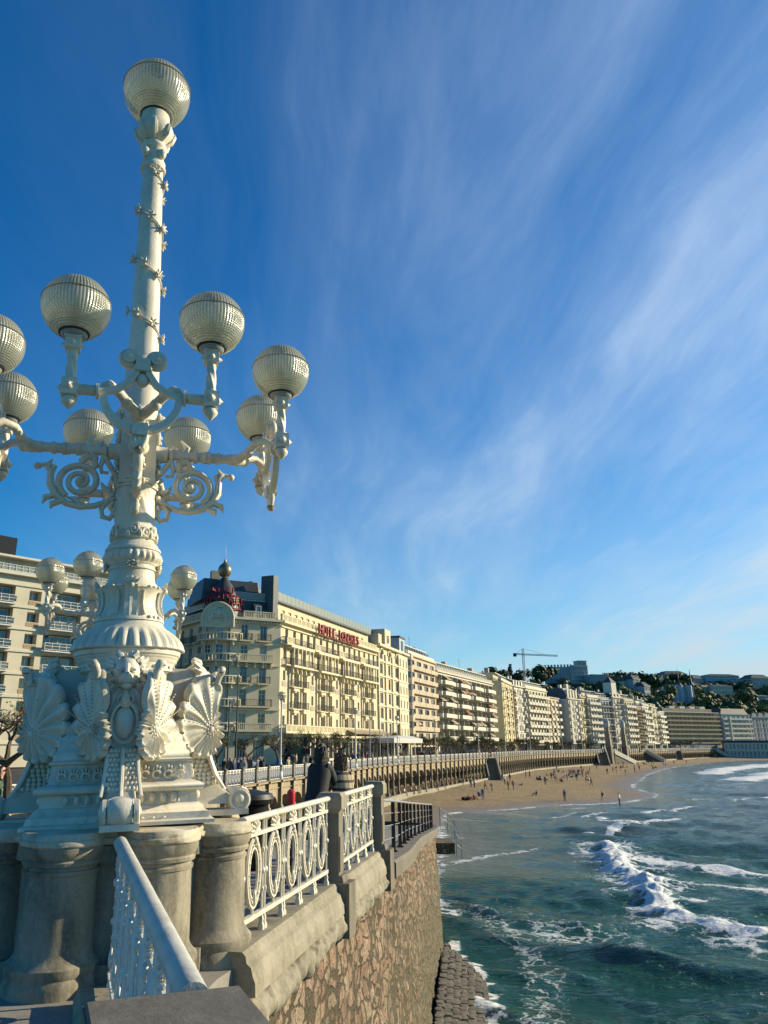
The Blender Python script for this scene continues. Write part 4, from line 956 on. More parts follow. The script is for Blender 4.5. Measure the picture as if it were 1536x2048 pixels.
def modern(label, A, B, H, nf, bays, wall, depth=14, style='solid', bw=.8, win=(2.3, 1.6), gz=3.6, kind='wide', band=None, pent=True, seed=1, loggia=0, awn=0.0, cat='apartment block', bm=None, chim=3, skip=None, grp=None, roofmat='grey_wall', baldepth=1.2, lmat='grey_wall'):
    b = Bld('apartment_building', label, A, B, H, depth, wall, cat, group=grp); r_ = random.Random(seed)
    fh = (H - gz - .5) / nf; bwid = b.W / bays
    for f in range(nf):
        z = gz + f * fh
        for k in range(bays):
            x = (k + .5) * bwid; w = min(win[0], bwid * .78); bal = style and (skip is None or (k % skip[0]) not in skip[1])
            if loggia and bal: b.recess(k * bwid + .08, (k + 1) * bwid - .08, z + .1, z + fh - .35); b.wins.append((x, z + .12, bwid * .92, min(2.3, fh - .5), 'wide', 'dark_glass', 'white_rail_paint', .3, 'window'))
            else:
                hh = 2.1 if bal else win[1]; b.window(x, z + (.15 if bal else .95), w, min(hh, fh - .6 - (0 if bal else .5)), kind if not bal else 'door')
            if bal and bw: b.balcony(x, z + .08, bwid * bw, baldepth, style, bm)
            if bal and awn and r_.random() < awn:
                m = MB(); ww = bwid * .7; zt = z + fh - .4
                m.add([(-ww / 2, -.02, zt), (ww / 2, -.02, zt), (ww / 2, -1.5, zt - .95), (-ww / 2, -1.5, zt - .95), (ww / 2, -1.5, zt - 1.2), (-ww / 2, -1.5, zt - 1.2)], [(0, 1, 2, 3), (3, 2, 4, 5)])
                m.build('awning', 'awning_cloth' if r_.random() < .8 else 'awning_red', b.o, (x, 0, 0))
    b.recess(.8, b.W - .8, .3, gz - .9); b.finish(loggia=loggia, loggia_mat=lmat)
    m = MB(); m.add([(.8, .28, .3), (b.W - .8, .28, .3), (b.W - .8, .28, gz - .9), (.8, .28, gz - .9)], [(0, 1, 2, 3)]); n_ = int(b.W / 3)
    m.build('shop_front', 'dark_glass', b.o)
    b.cornice(H - .1)
    if pent:
        b.box('penthouse', (b.W / 2, depth / 2 + 1.3, H + 1.3), (b.W - 1.2, depth - 3.2, 2.6), wall); b.box('penthouse_roof', (b.W / 2, depth / 2 + 1.0, H + 2.72), (b.W - .4, depth - 2.0, .24), 'white_wall')
        m = MB(); q = .9
        while q < b.W - 1.6: m.box((q + .6, 1.27 - .05, H + 1.1), (1.3, .12, 1.9)); q += 2.1
        m.build('penthouse_window', 'window_glass', b.o)
        m = MB(); m.box((b.W / 2, .12, H + .55), (b.W, .06, .9)); m.build('parapet', 'grey_wall' if seed % 2 else 'white_wall', b.o)
    b.chimneys(chim, roofmat, seed, H + (2.6 if pent else 0)); b.antenna(b.W * .6, 3.5, 4, H + (2.6 if pent else 0))
    return b
def classic(label, A, B, H, nf, bays, wall, depth=14, gz=4.2, win=(1.15, 2.0), seed=1, bal='iron', cols=None, roof='slate_roof', attic=2.6, cat='town house', pil=True, trim=None, dens=.6):
    b = Bld('town_house', label, A, B, H, depth, wall, cat); r_ = random.Random(seed); fh = (H - gz - .4) / nf; bwid = b.W / bays; trim = trim or wall
    for f in range(nf):
        z = gz + f * fh
        for k in range(bays):
            x = (k + .5) * bwid; b.window(x, z + .35, min(win[0], bwid * .6), min(win[1], fh - .8), 'sash')
            if bal and (cols is None or k in cols) and r_.random() < dens: b.balcony(x, z + .2, min(bwid * .8, 2.2), .8, bal, (trim, 'dark_metal'))
        b.box('string_course', (b.W / 2, -.06, z), (b.W, .2, .22), trim)
    if pil:
        for k in range(bays + 1):
            if k % 2 == 0: b.box('pilaster', (min(max(k * bwid, .25), b.W - .25), -.08, gz + (H - gz) / 2), (.4, .2, H - gz), trim)
    b.recess(.6, b.W - .6, .3, gz - 1.0); b.finish()
    m = MB(); m.add([(.6, .28, .3), (b.W - .6, .28, .3), (b.W - .6, .28, gz - 1), (.6, .28, gz - 1)], [(0, 1, 2, 3)]); m.build('shop_front', 'dark_glass', b.o)
    b.cornice(H, .6, .4, trim)
    if attic:
        m = MB(); D = depth; W_ = b.W; s_ = attic * .45
        m.add([(0, .3, H + .2), (W_, .3, H + .2), (W_, D, H + .2), (0, D, H + .2), (s_ * .3, .3 + s_, H + attic), (W_ - s_ * .3, .3 + s_, H + attic), (W_ - s_ * .3, D - s_, H + attic), (s_ * .3, D - s_, H + attic)], [(0, 1, 5, 4), (1, 2, 6, 5), (2, 3, 7, 6), (3, 0, 4, 7), (4, 5, 6, 7)])
        m.build('roof', roof, b.o)
        for k in range(bays): b.box('dormer', ((k + .5) * bwid, .9, H + attic * .48), (min(1.3, bwid * .5), 1.2, attic * .75), trim)
    b.chimneys(2, wall, seed, H + attic)
    return b

# ---- 0  pale apartment block at the left (behind the lamp)
A = Vector((-68, 76)); Bp = Vector((-29, 114)); dv = (Bp - A).normalized()
b = Bld('apartment_building', 'pale stone apartment block with white balcony rails at the left edge', A, Bp, 25.0, 16, 'cream_wall', 'apartment block')
fh = 2.95; u0 = 0
# pattern along the front: [balcony loggia 5.2][pier 1.9][window strip 2.0][pier .7][balcony 5.2][pier 1.9]...
x = .6
while x < b.W - 3:
    for (kind, w) in (('log', 5.2), ('pier', 1.8), ('win', 2.0), ('pier', .7)):
        if x + w > b.W - .3: x = 999; break
        for f in range(7):
            z = 3.2 + f * fh
            if kind == 'log':
                b.recess(x, x + w, z + .05, z + fh - .45); b.wins.append((x + w / 2, z + .2, w * .9, 2.1, 'wide', 'window_glass', 'white_rail_paint', .3, 'window'))
                b.balcony(x + w / 2 , z + .08, w, .9, 'bars', ('white_rail_paint', 'window_glass'))
            elif kind == 'win':
                b.window(x + w / 2, z + .8, w - .3, 1.35, 'door'); 
        if kind == 'win': 
            for f in range(7): b.box('infill_panel', (x + w / 2, -.01, 3.2 + f * fh + .45), (w - .3, .06, .55), 'panel_wall')
        x += w
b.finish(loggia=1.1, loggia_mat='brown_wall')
for o_ in list(b.o.children): pass
for f in range(8): b.box('floor_slab', (b.W / 2, -.05, 3.2 + f * fh - .22), (b.W, .3, .30), 'white_wall')
b.cornice(25.0, .8, .4, 'white_wall'); b.box('penthouse', (b.W / 2, 8, 26.3), (b.W - 2, 12, 2.4), 'cream_wall'); b.box('penthouse_roof', (b.W / 2, 7.4, 27.6), (b.W - 1, 13.4, .3), 'white_wall')
for k in range(9): obj('window', window_mesh(2.4, 1.6, 'wide'), b.o, (3 + k * 4.6, 1.94, 25.4))
b.balcony(b.W / 2, 25.2, b.W, .4, 'bars', ('white_rail_paint', 'balcony_glass'))
b.box('roof_plant', (33, 6, 29.6), (6.0, 3, 3.2), 'black_metal'); b.box('chimney', (26.5, 4, 29), (1.4, 1.2, 2.4), 'white_wall'); b.box('chimney', (20, 6, 29), (1.4, 1.2, 2.0), 'white_wall')
m = MB(); m.tube([(14, 3, 27), (14, 3, 31)], .06, 5); m.build('antenna', 'dark_metal', b.o)

# ---- 1  the hotel: turret, side face, long sea front
HC = Vector((-8.0, 115.9)); HR = Vector((9.0, 155.5)); HT = Vector((-15.3, 112.5))
hot = thing('grand_hotel', 'large cream hotel with domed corner, dark mansard roof and red roof lettering', 'hotel', (HC.x, HC.y, DECK), 0)
class Face(Bld):
    def __init__(s, A, B, H, depth, wall='hotel_wall'):
        A = Vector((A[0], A[1], 0)); B = Vector((B[0], B[1], 0)); s.W = (B - A).length; s.H = H; s.D = depth; s.wall = wall
        s.rz = atan2(B.y - A.y, B.x - A.x); s.holes = []; s.wins = []; s.o = hot
        s.T = Matrix.Translation((A.x - HC.x, A.y - HC.y, 0)) @ Matrix.Rotation(s.rz, 4, 'Z')
    def place(s, o_): o_.matrix_local = s.T @ Matrix.Translation(o_.location); return o_
    def balcony(s, x, z, w, d, style, mats=None, y=0.0): s.place(obj('balcony', balcony_mesh(w, d, style, mats=mats or ('hotel_trim', 'dark_metal')), s.o, (x, y, z)))
    def box(s, name, c, d, mat, taper=1.0):
        m = MB(); m.box(c, d, taper=taper); return s.place(m.build(name, mat, s.o, (0, 0, 0)))
    def finish(s, rev=.35):
        m = MB(); wall_holes(m, s.W, s.H, s.holes, rev); W_, H, D = s.W, s.H, s.D
        m.add([(0, D, 0), (W_, D, 0), (W_, D, H), (0, D, H), (0, 0, H), (W_, 0, H)], [(4, 5, 2, 3)])
        s.place(m.build('wall', s.wall, s.o, (0, 0, 0)))
        for (x, z, w, h, kind, glass, frame, rv, kn) in s.wins: s.place(obj(kn, window_mesh(w, h, kind, frame, glass), s.o, (x, rev - .03, z)))
HH = 21.0
FZ = [4.6, 8.0, 11.3, 14.5, 17.6]      # floor levels
# side face
sf = Face(HT, HC, HH, 20)
for f, z in enumerate(FZ):
    for x in (2.3, 5.3):
        sf.window(x, z + .3, 1.1, 2.3, 'sash', glass='window_glass')
    if f in (0, 3): sf.balcony(3.8, z + .15, 5.6, 1.0, 'balus')
    elif f == 1: sf.balcony(3.6, z + .15, 6.0, .9, 'iron')
    else:
        for x in (2.3, 5.3): sf.balcony(x, z + .15, 2.0, .8, 'iron')
    if f == 3:
        for k in range(5): sf.box('bracket', (1.2 + k * 1.3, -.4, z - .35), (.22, .7, .7), 'hotel_trim')
for x in (2.2, 5.0): sf.window(x, .6, 1.7, 2.8, 'wide', glass='window_glass')
sf.finish()
for z in (4.3, 8.0 - .25, 14.2, 17.35, 20.6): sf.box('string_course', (sf.W / 2, -.08, z), (sf.W, .25, .28), 'hotel_trim')
sf.box('cornice', (sf.W / 2, -.25, 21.0), (sf.W + .2, .8, .35), 'hotel_trim')
sf.place(obj('balustrade', balcony_mesh(5.2, .5, 'balus', mats=('hotel_trim', 'dark_metal')), hot, (4.6, .3, 21.2)))
sf.place(obj('dentil_band', (lambda m: ([m.box((.3 + k * .5, -.22, 20.55), (.22, .4, .3)) for k in range(int(sf.W * 2))], m.mesh('dentil_band', ['hotel_trim']))[1])(MB()), hot, (0, 0, 0)))
# back-left face
BL = Vector((-25.5, 122.5)); TL = Vector((-19.6, 114.6))
bf = Face(BL, TL, HH, 14)
for f, z in enumerate(FZ):
    for x in (2.5, 5.6, 8.6): bf.window(x, z + .3, 1.1, 2.3, 'sash'); bf.balcony(x, z + .15, 2.0, .8, 'iron' if f % 3 else 'balus')
bf.finish(); bf.box('cornice', (bf.W / 2, -.25, 21.0), (bf.W, .8, .35), 'hotel_trim')
bf.place(obj('balustrade', balcony_mesh(bf.W - 1, .5, 'balus', mats=('hotel_trim', 'dark_metal')), hot, (bf.W / 2, .3, 21.2)))
# turret
TC = Vector((-16.9, 115.2)); TR = 2.9; tloc = (TC.x - HC.x, TC.y - HC.y, 0)
m = MB(); m.lathe([(TR, 0), (TR, 4.2), (TR + .2, 4.3), (TR + .2, 4.55), (TR, 4.6), (TR, 14.1), (TR + .2, 14.2), (TR + .2, 14.45), (TR, 14.5), (TR, 20.9), (TR + .5, 21.0), (TR + .5, 21.35), (0, 21.4)], 40)
m.build('turret_wall', 'hotel_wall', hot, tloc)
def tur(name, me, ang_, r_, z): o_ = obj(name, me, hot, (tloc[0] + r_ * cos(ang_), tloc[1] + r_ * sin(ang_), z)); o_.rotation_euler.z = ang_ + pi / 2; return o_
for f, z in enumerate(FZ):
    for a in (-125, -88, -52): tur('window', window_mesh(1.2, 2.3, 'sash', glass='window_glass'), radians(a), TR + .02, z + .3)
    m = MB(); aa = [radians(-150 + 8 * k) for k in range(16)]
    for a in aa: m.box((cos(a) * (TR + .95), sin(a) * (TR + .95), .5), (.14, .14, .9), a)
    m.tube([(cos(a) * (TR + .95), sin(a) * (TR + .95), 1.0) for a in aa], .12, 6); m.prism([(cos(a) * (TR + 1.1), sin(a) * (TR + 1.1)) for a in aa] + [(cos(a) * (TR - .1), sin(a) * (TR - .1)) for a in reversed(aa)], -.12, .08)
    for a in aa[2::5]: m.box((cos(a) * (TR + .5), sin(a) * (TR + .5), -.45), (.8, .25, .6), a)
    m.build('balcony', 'hotel_trim', hot, (tloc[0], tloc[1], z + .12))
# round-headed crest over the turret
m = MB(); M_ = Matrix.Translation((tloc[0] - .3, tloc[1] - TR - .15, 3.1)) @ Matrix.Diagonal((.78, .78, .80, 1))
arc_ = [(-3.0, 20.6)] + [(-3.0 * cos(pi * k / 24), 22.2 + 3.0 * sin(pi * k / 24)) for k in range(25)] + [(3.0, 20.6)]
MX = M_ @ Matrix.Rotation(pi / 2, 4, 'X'); m.prism(arc_, -.35, .0, M=MX)
m.tube([(x_, z_, 0.05) for x_, z_ in arc_], .28, 8, M=MX)
for k in range(14): a = pi * k / 13; m.ball((1.5 * cos(a), 22.0 + 1.6 * sin(a), .08), (.5, .35, .2), 8, 6, M=MX)
m.ball((0, 23.2, .15), (.55, .8, .3), 10, 8, M=MX); m.ball((0, 21.6, .1), (.9, .5, .2), 10, 8, M=MX); m.build('crest', 'hotel_trim', hot)
# dome, golden ball, spire
m = MB(); m.lathe([(2.7, 21.4), (2.7, 22.4), (2.55, 23.8), (2.1, 25.2), (1.4, 26.4), (.8, 27.2), (.5, 27.6)], 28, c=tloc); m.build('dome', 'zinc_roof', hot)
m = MB(); m.lathe([(.5, 27.4), (.65, 27.6), (.35, 27.8), (.7, 28.0), (1.0, 28.5), (1.08, 29.0), (.9, 29.6), (.45, 30.0), (.18, 30.3), (.2, 30.5), (.06, 30.8), (.03, 33.0)], 28, c=tloc); m.build('golden_ball', 'gold', hot)
# red letters around the dome and along the front
def letters(txt, size, name='letter'):
    cu = bpy.data.curves.new('t', 'FONT'); cu.body = txt; cu.size = size; cu.extrude = .16; cu.align_x = 'CENTER'; cu.resolution_u = 2
    o_ = bpy.data.objects.new('t', cu); COL.objects.link(o_); dg = bpy.context.evaluated_depsgraph_get(); me = bpy.data.meshes.new_from_object(o_.evaluated_get(dg)); bpy.data.objects.remove(o_); bpy.data.curves.remove(cu)
    me.materials.clear(); me.materials.append(MATS['red_sign']); return me
def sign(txt, size, T, pitch_=.78, name='sign_letters'):
    me = letters(txt, size); o_ = obj(name, me, hot); o_.matrix_local = T @ Matrix.Rotation(pi / 2, 4, 'X'); return o_
m = MB(); m.lathe([(3.02, 22.4), (3.10, 22.5), (3.02, 22.6)], 30, c=tloc, cap=False); m.lathe([(2.5, 24.5), (2.58, 24.6), (2.5, 24.7)], 30, c=tloc, cap=False)
for k in range(12): a = radians(-170 + 160 * k / 11); m.tube([(tloc[0] + 3.05 * cos(a), tloc[1] + 3.05 * sin(a), 22.4), (tloc[0] + 2.55 * cos(a), tloc[1] + 2.55 * sin(a), 24.6)], .05, 4)
m.build('sign_frame', 'red_sign', hot)
for word, z, r_, a0, a1, sz in (('HOTEL', 25.0, 2.45, -130, -45, 1.15), ('LONDRES', 23.3, 2.9, -150, -15, 1.4)):
    n_ = len(word)
    for k, ch in enumerate(word):
        a = radians(a0 + (a1 - a0) * k / (n_ - 1)); o_ = obj('sign_letter', letters(ch, sz), hot, (tloc[0] + r_ * cos(a), tloc[1] + r_ * sin(a), z)); o_.rotation_euler = (pi / 2, 0, a + pi / 2)
# flag poles on the turret
m = MB()
for dx, dz in ((-1.6, 3.2), (-.4, 3.4), (1.0, 3.3)): m.tube([(tloc[0] - .4, tloc[1] - TR - .9, 9.0), (tloc[0] - .4 + dx, tloc[1] - TR - 2.4, 9.0 + dz)], .06, 5)
m.build('flag_pole', 'white_rail_paint', hot)
# sea front
ff = Face(HC, HR, HH + 0.0, 20); Wf = ff.W
x = 1.5; units = []
ub_ = (Wf - 1.5) / 4
for u in range(4):
    xs0 = .9 + u * ub_
    units.append(xs0)
    # narrow grey window strip, projecting bay with two openings, single opening, then the gap
    for f, z in enumerate(FZ[:4]):
        ff.window(xs0 + .6, z + .9, .8, 1.5 if f != 3 else 1.8, 'plain')
        for xx, wd in ((xs0 + 3.0, 1.1), (xs0 + 4.6, 1.1), (xs0 + 7.4, 1.2)):
            ff.window(xx, z + .25, wd, 2.35, 'sash', glass='window_glass')
    for xx in (xs0 + 1.2, xs0 + 4.0, xs0 + 6.6, xs0 + 9.2): ff.window(xx, FZ[4] + .2, 1.0, 2.3, 'plain')
    for f, z in enumerate(FZ[:3]):
        if f: ff.balcony(xs0 + 3.8, z + .1, 3.0, .8, 'iron'); ff.balcony(xs0 + 7.4, z + .1, 2.0, .7, 'iron')
        for xx in (xs0 + 2.1, xs0 + 5.5, xs0 + 6.5, xs0 + 8.4): ff.box('pilaster', (xx, -.12, z + 1.6), (.28, .3, 3.1), 'hotel_trim')
        for xx in (xs0 + 3.8, xs0 + 7.4): ff.box('bracket', (xx, -.3, z - .3), (1.6, .6, .5), 'hotel_trim')
        ff.box('grey_panel', (xs0 + .6, -.03, z + .4), (1.5, .08, .7), 'grey_wall')
    # projecting glazed gallery on the fourth floor with columns and iron balconies
    z = FZ[3]
    ff.box('gallery_floor', (xs0 + 5.4, -.55, z - .05), (7.4, 1.3, .3), 'hotel_trim'); ff.box('gallery_roof', (xs0 + 5.2, -.5, z + 3.0), (8.6, 1.2, .45), 'hotel_trim')
    for k in range(6): ff.box('gallery_column', (xs0 + 1.9 + k * 1.42, -1.0, z + 1.5), (.2, .2, 2.8), 'hotel_trim')
    for k in range(5): ff.box('bracket', (xs0 + 2.2 + k * 1.6, -.45, z - .6), (.25, .8, .9), 'hotel_trim', .6)
    ff.balcony(xs0 + 5.4, z + .12, 7.2, 1.15, 'iron')
    ff.balcony(xs0 + .9, z + .12, 1.8, .7, 'iron')
    ff.balcony(xs0 + 5.4, FZ[4] + .1, 6.2, .95, 'iron'); ff.balcony(xs0 + .7, FZ[4] + .1, 2.6, 1.1, 'balus')
ff.finish()
ff.box('cornice', (Wf / 2, -.3, 21.0), (Wf + .2, .9, .35), 'hotel_trim'); ff.box('string_course', (Wf / 2, -.1, 20.3), (Wf, .3, .2), 'hotel_trim')
ff.place(obj('balustrade', balcony_mesh(Wf - .4, .5, 'balus', mats=('hotel_trim', 'dark_metal')), hot, (Wf / 2, .25, 21.2)))
ff.place(obj('balustrade', balcony_mesh(Wf - .4, 1.2, 'balus', mats=('hotel_trim', 'dark_metal')), hot, (Wf / 2, .0, FZ[0])))
# set back attic with windows, zinc mansard, glass rails
m = MB(); hl = [(1.4 + k * 2.35, 2.5 + k * 2.35, .5, 2.3) for k in range(int((Wf - 3) / 2.35))]
wall_holes(m, Wf, 3.3, hl, .3); at_o = ff.place(m.build('attic_wall', 'hotel_wall', hot, (0, 1.8, 21.2)))
for h_ in hl: ff.place(obj('window', window_mesh(1.1, 1.8, 'plain'), hot, ((h_[0] + h_[1]) / 2, 2.06, 21.7)))
m = MB(); m.box((Wf / 2, 9.5, 12.1), (Wf - .2, 15, 24.2)); m.build('main_block', 'hotel_wall', hot).matrix_local = ff.T @ Matrix.Translation((0, 0, .1))
def fbox(name, c, d, mat, tp=1): ff.box(name, c, d, mat, tp)
fbox('roof_slab', (Wf / 2, 8.5, 24.6), (Wf, 14.5, .3), 'zinc_roof'); fbox('upper_roof', (Wf * .43, 9.5, 25.8), (Wf * .80, 9, 2.4), 'zinc_roof', .97)
m = MB(); q = .2
while q < Wf - .3: m.box((q + .75, 1.35, 25.4), (1.44, .04, 1.3)); q += 1.5
ff.place(m.build('glass_rail', 'balcony_glass', hot, (0, 0, 0)))
for k in range(6): fbox('chimney', (3 + k * 5.4, 7, 27.6), (2.2, 1.4, 1.3), 'zinc_roof')
fbox('lift_tower', (.2, 2.2, 24.6), (1.6, 2.2, 7.4), 'zinc_roof')
# mansard over the side face
m = MB(); m.add([(-1, .8, 21.2), (sf.W - .6, .8, 21.2), (sf.W - .6, 12, 21.2), (-1, 12, 21.2), (-1, 1.7, 24.2), (sf.W - .6, 1.7, 24.2), (sf.W - .6, 11, 24.2), (-1, 11, 24.2)], [(0, 1, 5, 4), (1, 2, 6, 5), (3, 0, 4, 7), (4, 5, 6, 7)])
for k in range(16): m.box((-.6 + k * .5, 1.2, 22.7), (.05, .1, 3.0))
sf.place(m.build('mansard', 'zinc_roof', hot, (0, 0, 0)))
sf.box('dormer', (4.6, 1.3, 22.6), (1.5, 1.0, 2.0), 'zinc_roof'); sf.place(obj('window', window_mesh(.9, 1.4, 'plain'), hot, (4.6, .77, 21.9)))
sf.place(obj('glass_rail', balcony_mesh(8.0, .4, 'glass', mats=('white_rail_paint', 'balcony_glass')), hot, (2.6, 1.9, 24.3)))
sf.box('upper_roof', (1.0, 7.5, 25.9), (9.5, 8, 3.4), 'zinc_roof', .92); sf.box('chimney', (-1, 6, 28.2), (1.4, 1.2, 2.2), 'grey_wall')
m = MB(); m.prism([(q.x - HC.x, q.y - HC.y) for q in (HC + Vector((-.3, .6)), HT + Vector((.2, .8)), TL + Vector((.6, .9)), BL + Vector((.5, .6)), BL + Vector((9, 22)), HC + Vector((2, 16)))], 0, 21.1); m.build('rear_block', 'hotel_wall', hot)
bf.box('rear_roof', (6, 6, 23.6), (13, 9, 4.6), 'zinc_roof', .93); bf.place(obj('glass_rail', balcony_mesh(11, .3, 'glass', mats=('white_rail_paint', 'balcony_glass')), hot, (6, 1.2, 23.4)))
# front lettering, standing over the balustrade
for k, ch in enumerate('HOTEL LONDRES'):
    if ch == ' ': continue
    o_ = obj('sign_letter', letters(ch, 2.3), hot); o_.matrix_local = ff.T @ Matrix.Translation((Wf * .29 + k * 1.42, -1.15, 20.7)) @ Matrix.Rotation(pi / 2, 4, 'X')
ff.box('sign_frame', (Wf * .29 + 8.6, -1.05, 20.6), (18.5, .08, .10), 'red_sign'); ff.box('sign_frame', (Wf * .29 + 8.6, -1.05, 21.5), (18.5, .08, .08), 'red_sign')
# ground floor glass verandah and dark awnings
m = MB(); m.box((Wf / 2 + 1, -2.2, 2.0), (Wf - 2, 4.0, 3.6)); ff.place(m.build('verandah_glass', 'dark_glass', hot, (0, 0, 0)))
m = MB()
for k in range(25):
    m.box((2.0 + k * (Wf - 2) / 24.5, -4.26, 1.95), (.18, .14, 3.9))
for k in range(24):
    xc = 2.0 + (k + .5) * (Wf - 2) / 24.5; m.tube([(xc + .62 * cos(u), -4.25, 2.7 + .62 * sin(u)) for u in np.linspace(0, pi, 9)], .05, 5)
m.box((Wf / 2 + 1, -4.26, .4), (Wf - 2, .12, .7)); m.box((Wf / 2 + 1, -2.3, 4.0), (Wf - 1.6, 4.4, .35)); ff.place(m.build('verandah_frame', 'hotel_trim', hot, (0, 0, 0)))
m = MB(); m.add([(Wf * .55, -.3, 5.6), (Wf + 1, -.3, 5.6), (Wf + 1, -3.2, 4.6), (Wf * .55, -3.2, 4.6)], [(0, 1, 2, 3)]); ff.place(m.build('awning', 'brown_wall', hot, (0, 0, 0)))
cn = ff.T @ Vector((Wf * .78, -7, 0)); o = thing('terrace_canopy', 'white flat topped terrace canopy at the far end of the hotel', 'canopy', (cn.x + HC.x, cn.y + HC.y, DECK), ff.rz)
m = MB(); m.box((0, 0, 3.5), (17, 5, .8)); m.box((0, 0, 4.1), (17, 5, .5), taper=.6); m.build('roof', 'white_canopy', o)
m = MB(); [m.box((-8 + k * 4, s_ * 2.3, 1.6), (.12, .12, 3.2)) for k in range(5) for s_ in (-1, 1)]; m.build('leg', 'white_rail_paint', o)
# ---- 2  cream house with arched top windows
cream = Bld('town_house', 'cream house with three arched top floor windows next to the hotel', HR + Vector((.1, .2)), (14.8, 170.6), 22.5, 14, 'hotel_wall', 'town house')
Wc = cream.W
for f in range(6):
    for k in range(3):
        cream.window(2.9 + k * (Wc - 4.6) / 2.0, 4.6 + f * 3.0 + .3, 2.1 if k != 1 else 1.5, 2.1, 'wide' if k != 1 else 'sash')
cream.finish(rev=.6)
for f in range(6): cream.box('string_course', (Wc / 2, -.1, 4.4 + f * 3.0), (Wc, .3, .3), 'hotel_trim')
for k in range(3):
    xc = 2.9 + k * (Wc - 4.6) / 2.0; m = MB(); m.tube([(xc + 1.1 * cos(u), -.12, 21.0 + 1.1 * sin(u)) for u in np.linspace(0, pi, 11)], .2, 6); m.build('arch_hood', 'hotel_trim', cream.o)
for k in range(4): cream.box('pilaster', (.5 + k * (Wc - 1) / 3, -.15, 12.5), (.6, .35, 17), 'hotel_trim')
cream.cornice(22.6, .8, .5, 'hotel_trim'); cream.box('gable', (Wc * .5, 1.5, 24.6), (4.2, 3, 4.0), 'hotel_wall'); cream.box('gable', (Wc * .15, 1.5, 23.8), (2.2, 3, 2.4), 'hotel_wall'); cream.box('roof', (Wc / 2, 7, 25.2), (Wc, 10, 3.0), 'zinc_roof', .8)
obj('window', window_mesh(1.4, 1.8, 'sash'), cream.o, (Wc * .5, -.03, 23.6))
# ---- 3  narrow white house
nar = classic('narrow pale house with a small lantern tower on its roof', (14.9, 171.0), (17.6, 178.6), 22.8, 6, 3, 'hotel_trim', 12, win=(.9, 1.7), bal=None, attic=0, pil=False)
nar.box('lantern_tower', (4, 2.2, 24.6), (4.6, 4, 3.4), 'pale_blue_wall'); nar.box('tower_opening', (4, .17, 24.6), (1.8, .1, 2.2), 'window_glass'); nar.box('lantern_roof', (4, 2.2, 26.5), (5, 4.4, .4), 'zinc_roof')
# ---- 4  pinkish rounded block
pk = modern('pinkish apartment block with a faceted glazed corner and banded floors', (18.2, 182.2), (27.2, 203.0), 23.6, 7, 4, 'pink_wall', 14, style='solid', bw=.96, gz=3.2, seed=4, win=(3.6, 2), awn=.08, bm=('pink_wall', 'dark_metal'), roofmat='black_metal', baldepth=.8)
m = MB(); m2 = MB()
for f in range(8):
    z = 3.2 + f * 2.83
    m.prism([(-3.0, 5.0), (-3.6, 1.0), (-1.6, -1.2), (.05, -1.2), (.05, 5)], z - .9 if f else z - .5, z + .55)
    if f < 7: m2.prism([(-2.8, 5.0), (-3.4, 1.1), (-1.5, -1.0), (.04, -1.0), (.04, 5)], z + .55, z + 2.0)
m.build('corner_band', 'pink_wall', pk.o); m2.build('corner_glazing', 'window_glass_warm', pk.o)
# ---- 5  long white balconied block
lb = modern('long white block with angular stepped balconies and drawn awnings', (27.6, 203.8), (52.2, 250.5), 21.8, 6, 12, 'white_wall', 16, style='solid', bw=.72, seed=5, awn=.22, loggia=1.5, pent=True, gz=4.0, grp=None, lmat='brown_wall')  # brown loggia backs stand in for the shadow in the recesses
for f in range(6):
    for k in range(4): lb.balcony(lb.W * (k + .42) / 4, 4.0 + f * 2.88 + .1, lb.W / 4 * .55, 1.9, 'solid')
lb.box('ground_awning', (lb.W * .3, -1.0, 4.6), (14, 2.4, .2), 'awning_cloth')
# ---- 6..: the receding row
modern('tall pale yellow house behind the blank grey gable', (57.0, 258.5), (65.6, 280.5), 23.5, 7, 5, 'yellow_wall', 16, style='iron', bw=.5, win=(1.2, 1.7), kind='sash', seed=6, skip=(2, (1,)), bm=('yellow_wall', 'dark_metal'))
classic('pale house with tall white pilasters and rounded upper windows', (66.4, 282.0), (72.6, 291.5), 23.5, 6, 4, 'white_wall', 12, bal='balus', seed=7, cols=(0, 3))
modern('stepped cream apartment block with many small solid balconies', (73.0, 291.0), (86.8, 312.5), 23.5, 7, 7, 'cream_wall', 14, seed=8, awn=.12, bw=.85)
modern('narrow rose coloured house at the end of the stepped block', (87.5, 313.5), (95.5, 326.0), 21.5, 6, 3, 'pink_wall', 14, seed=9, awn=.05, bw=.6, pent=False)
qd = classic('white corner house with a dark mansard roof and grey gable', (99.5, 326.5), (106.6, 334.2), 21.5, 6, 4, 'white_wall', 14, bal='solid', seed=10, roof='slate_roof', attic=4.5, cols=(0, 3), dens=1)
classic('slender yellow house with bay windows beside the mansard house', (107.2, 334.2), (111.0, 338.5), 22.5, 6, 2, 'yellow_wall', 14, seed=11, attic=1.5, pil=False)
modern('white house with stacked rounded balconies facing the bay', (111.6, 338.0), (119.0, 345.5), 23.0, 7, 4, 'white_wall', 14, seed=12, bw=.9, pent=True)
modern('pale greenish fronted house before the clock pylons', (119.6, 345.6), (127.0, 352.5), 22.4, 7, 4, 'pale_blue_wall', 14, seed=13, style='iron', bw=.8)
tw = classic('white house with a square roof tower behind the clock pylons', (127.6, 352.0), (134.0, 357.5), 23.5, 7, 3, 'white_wall', 14, seed=14, attic=2)
tw.box('roof_tower', (4, 3, 27), (4.2, 4.2, 7), 'white_wall'); m = MB(); m.lathe([(3.2, 30.4), (.1, 33.2)], 4, (4, 3, 0), a0=pi / 4, smooth=False); m.build('tower_roof', 'slate_roof', tw.o)
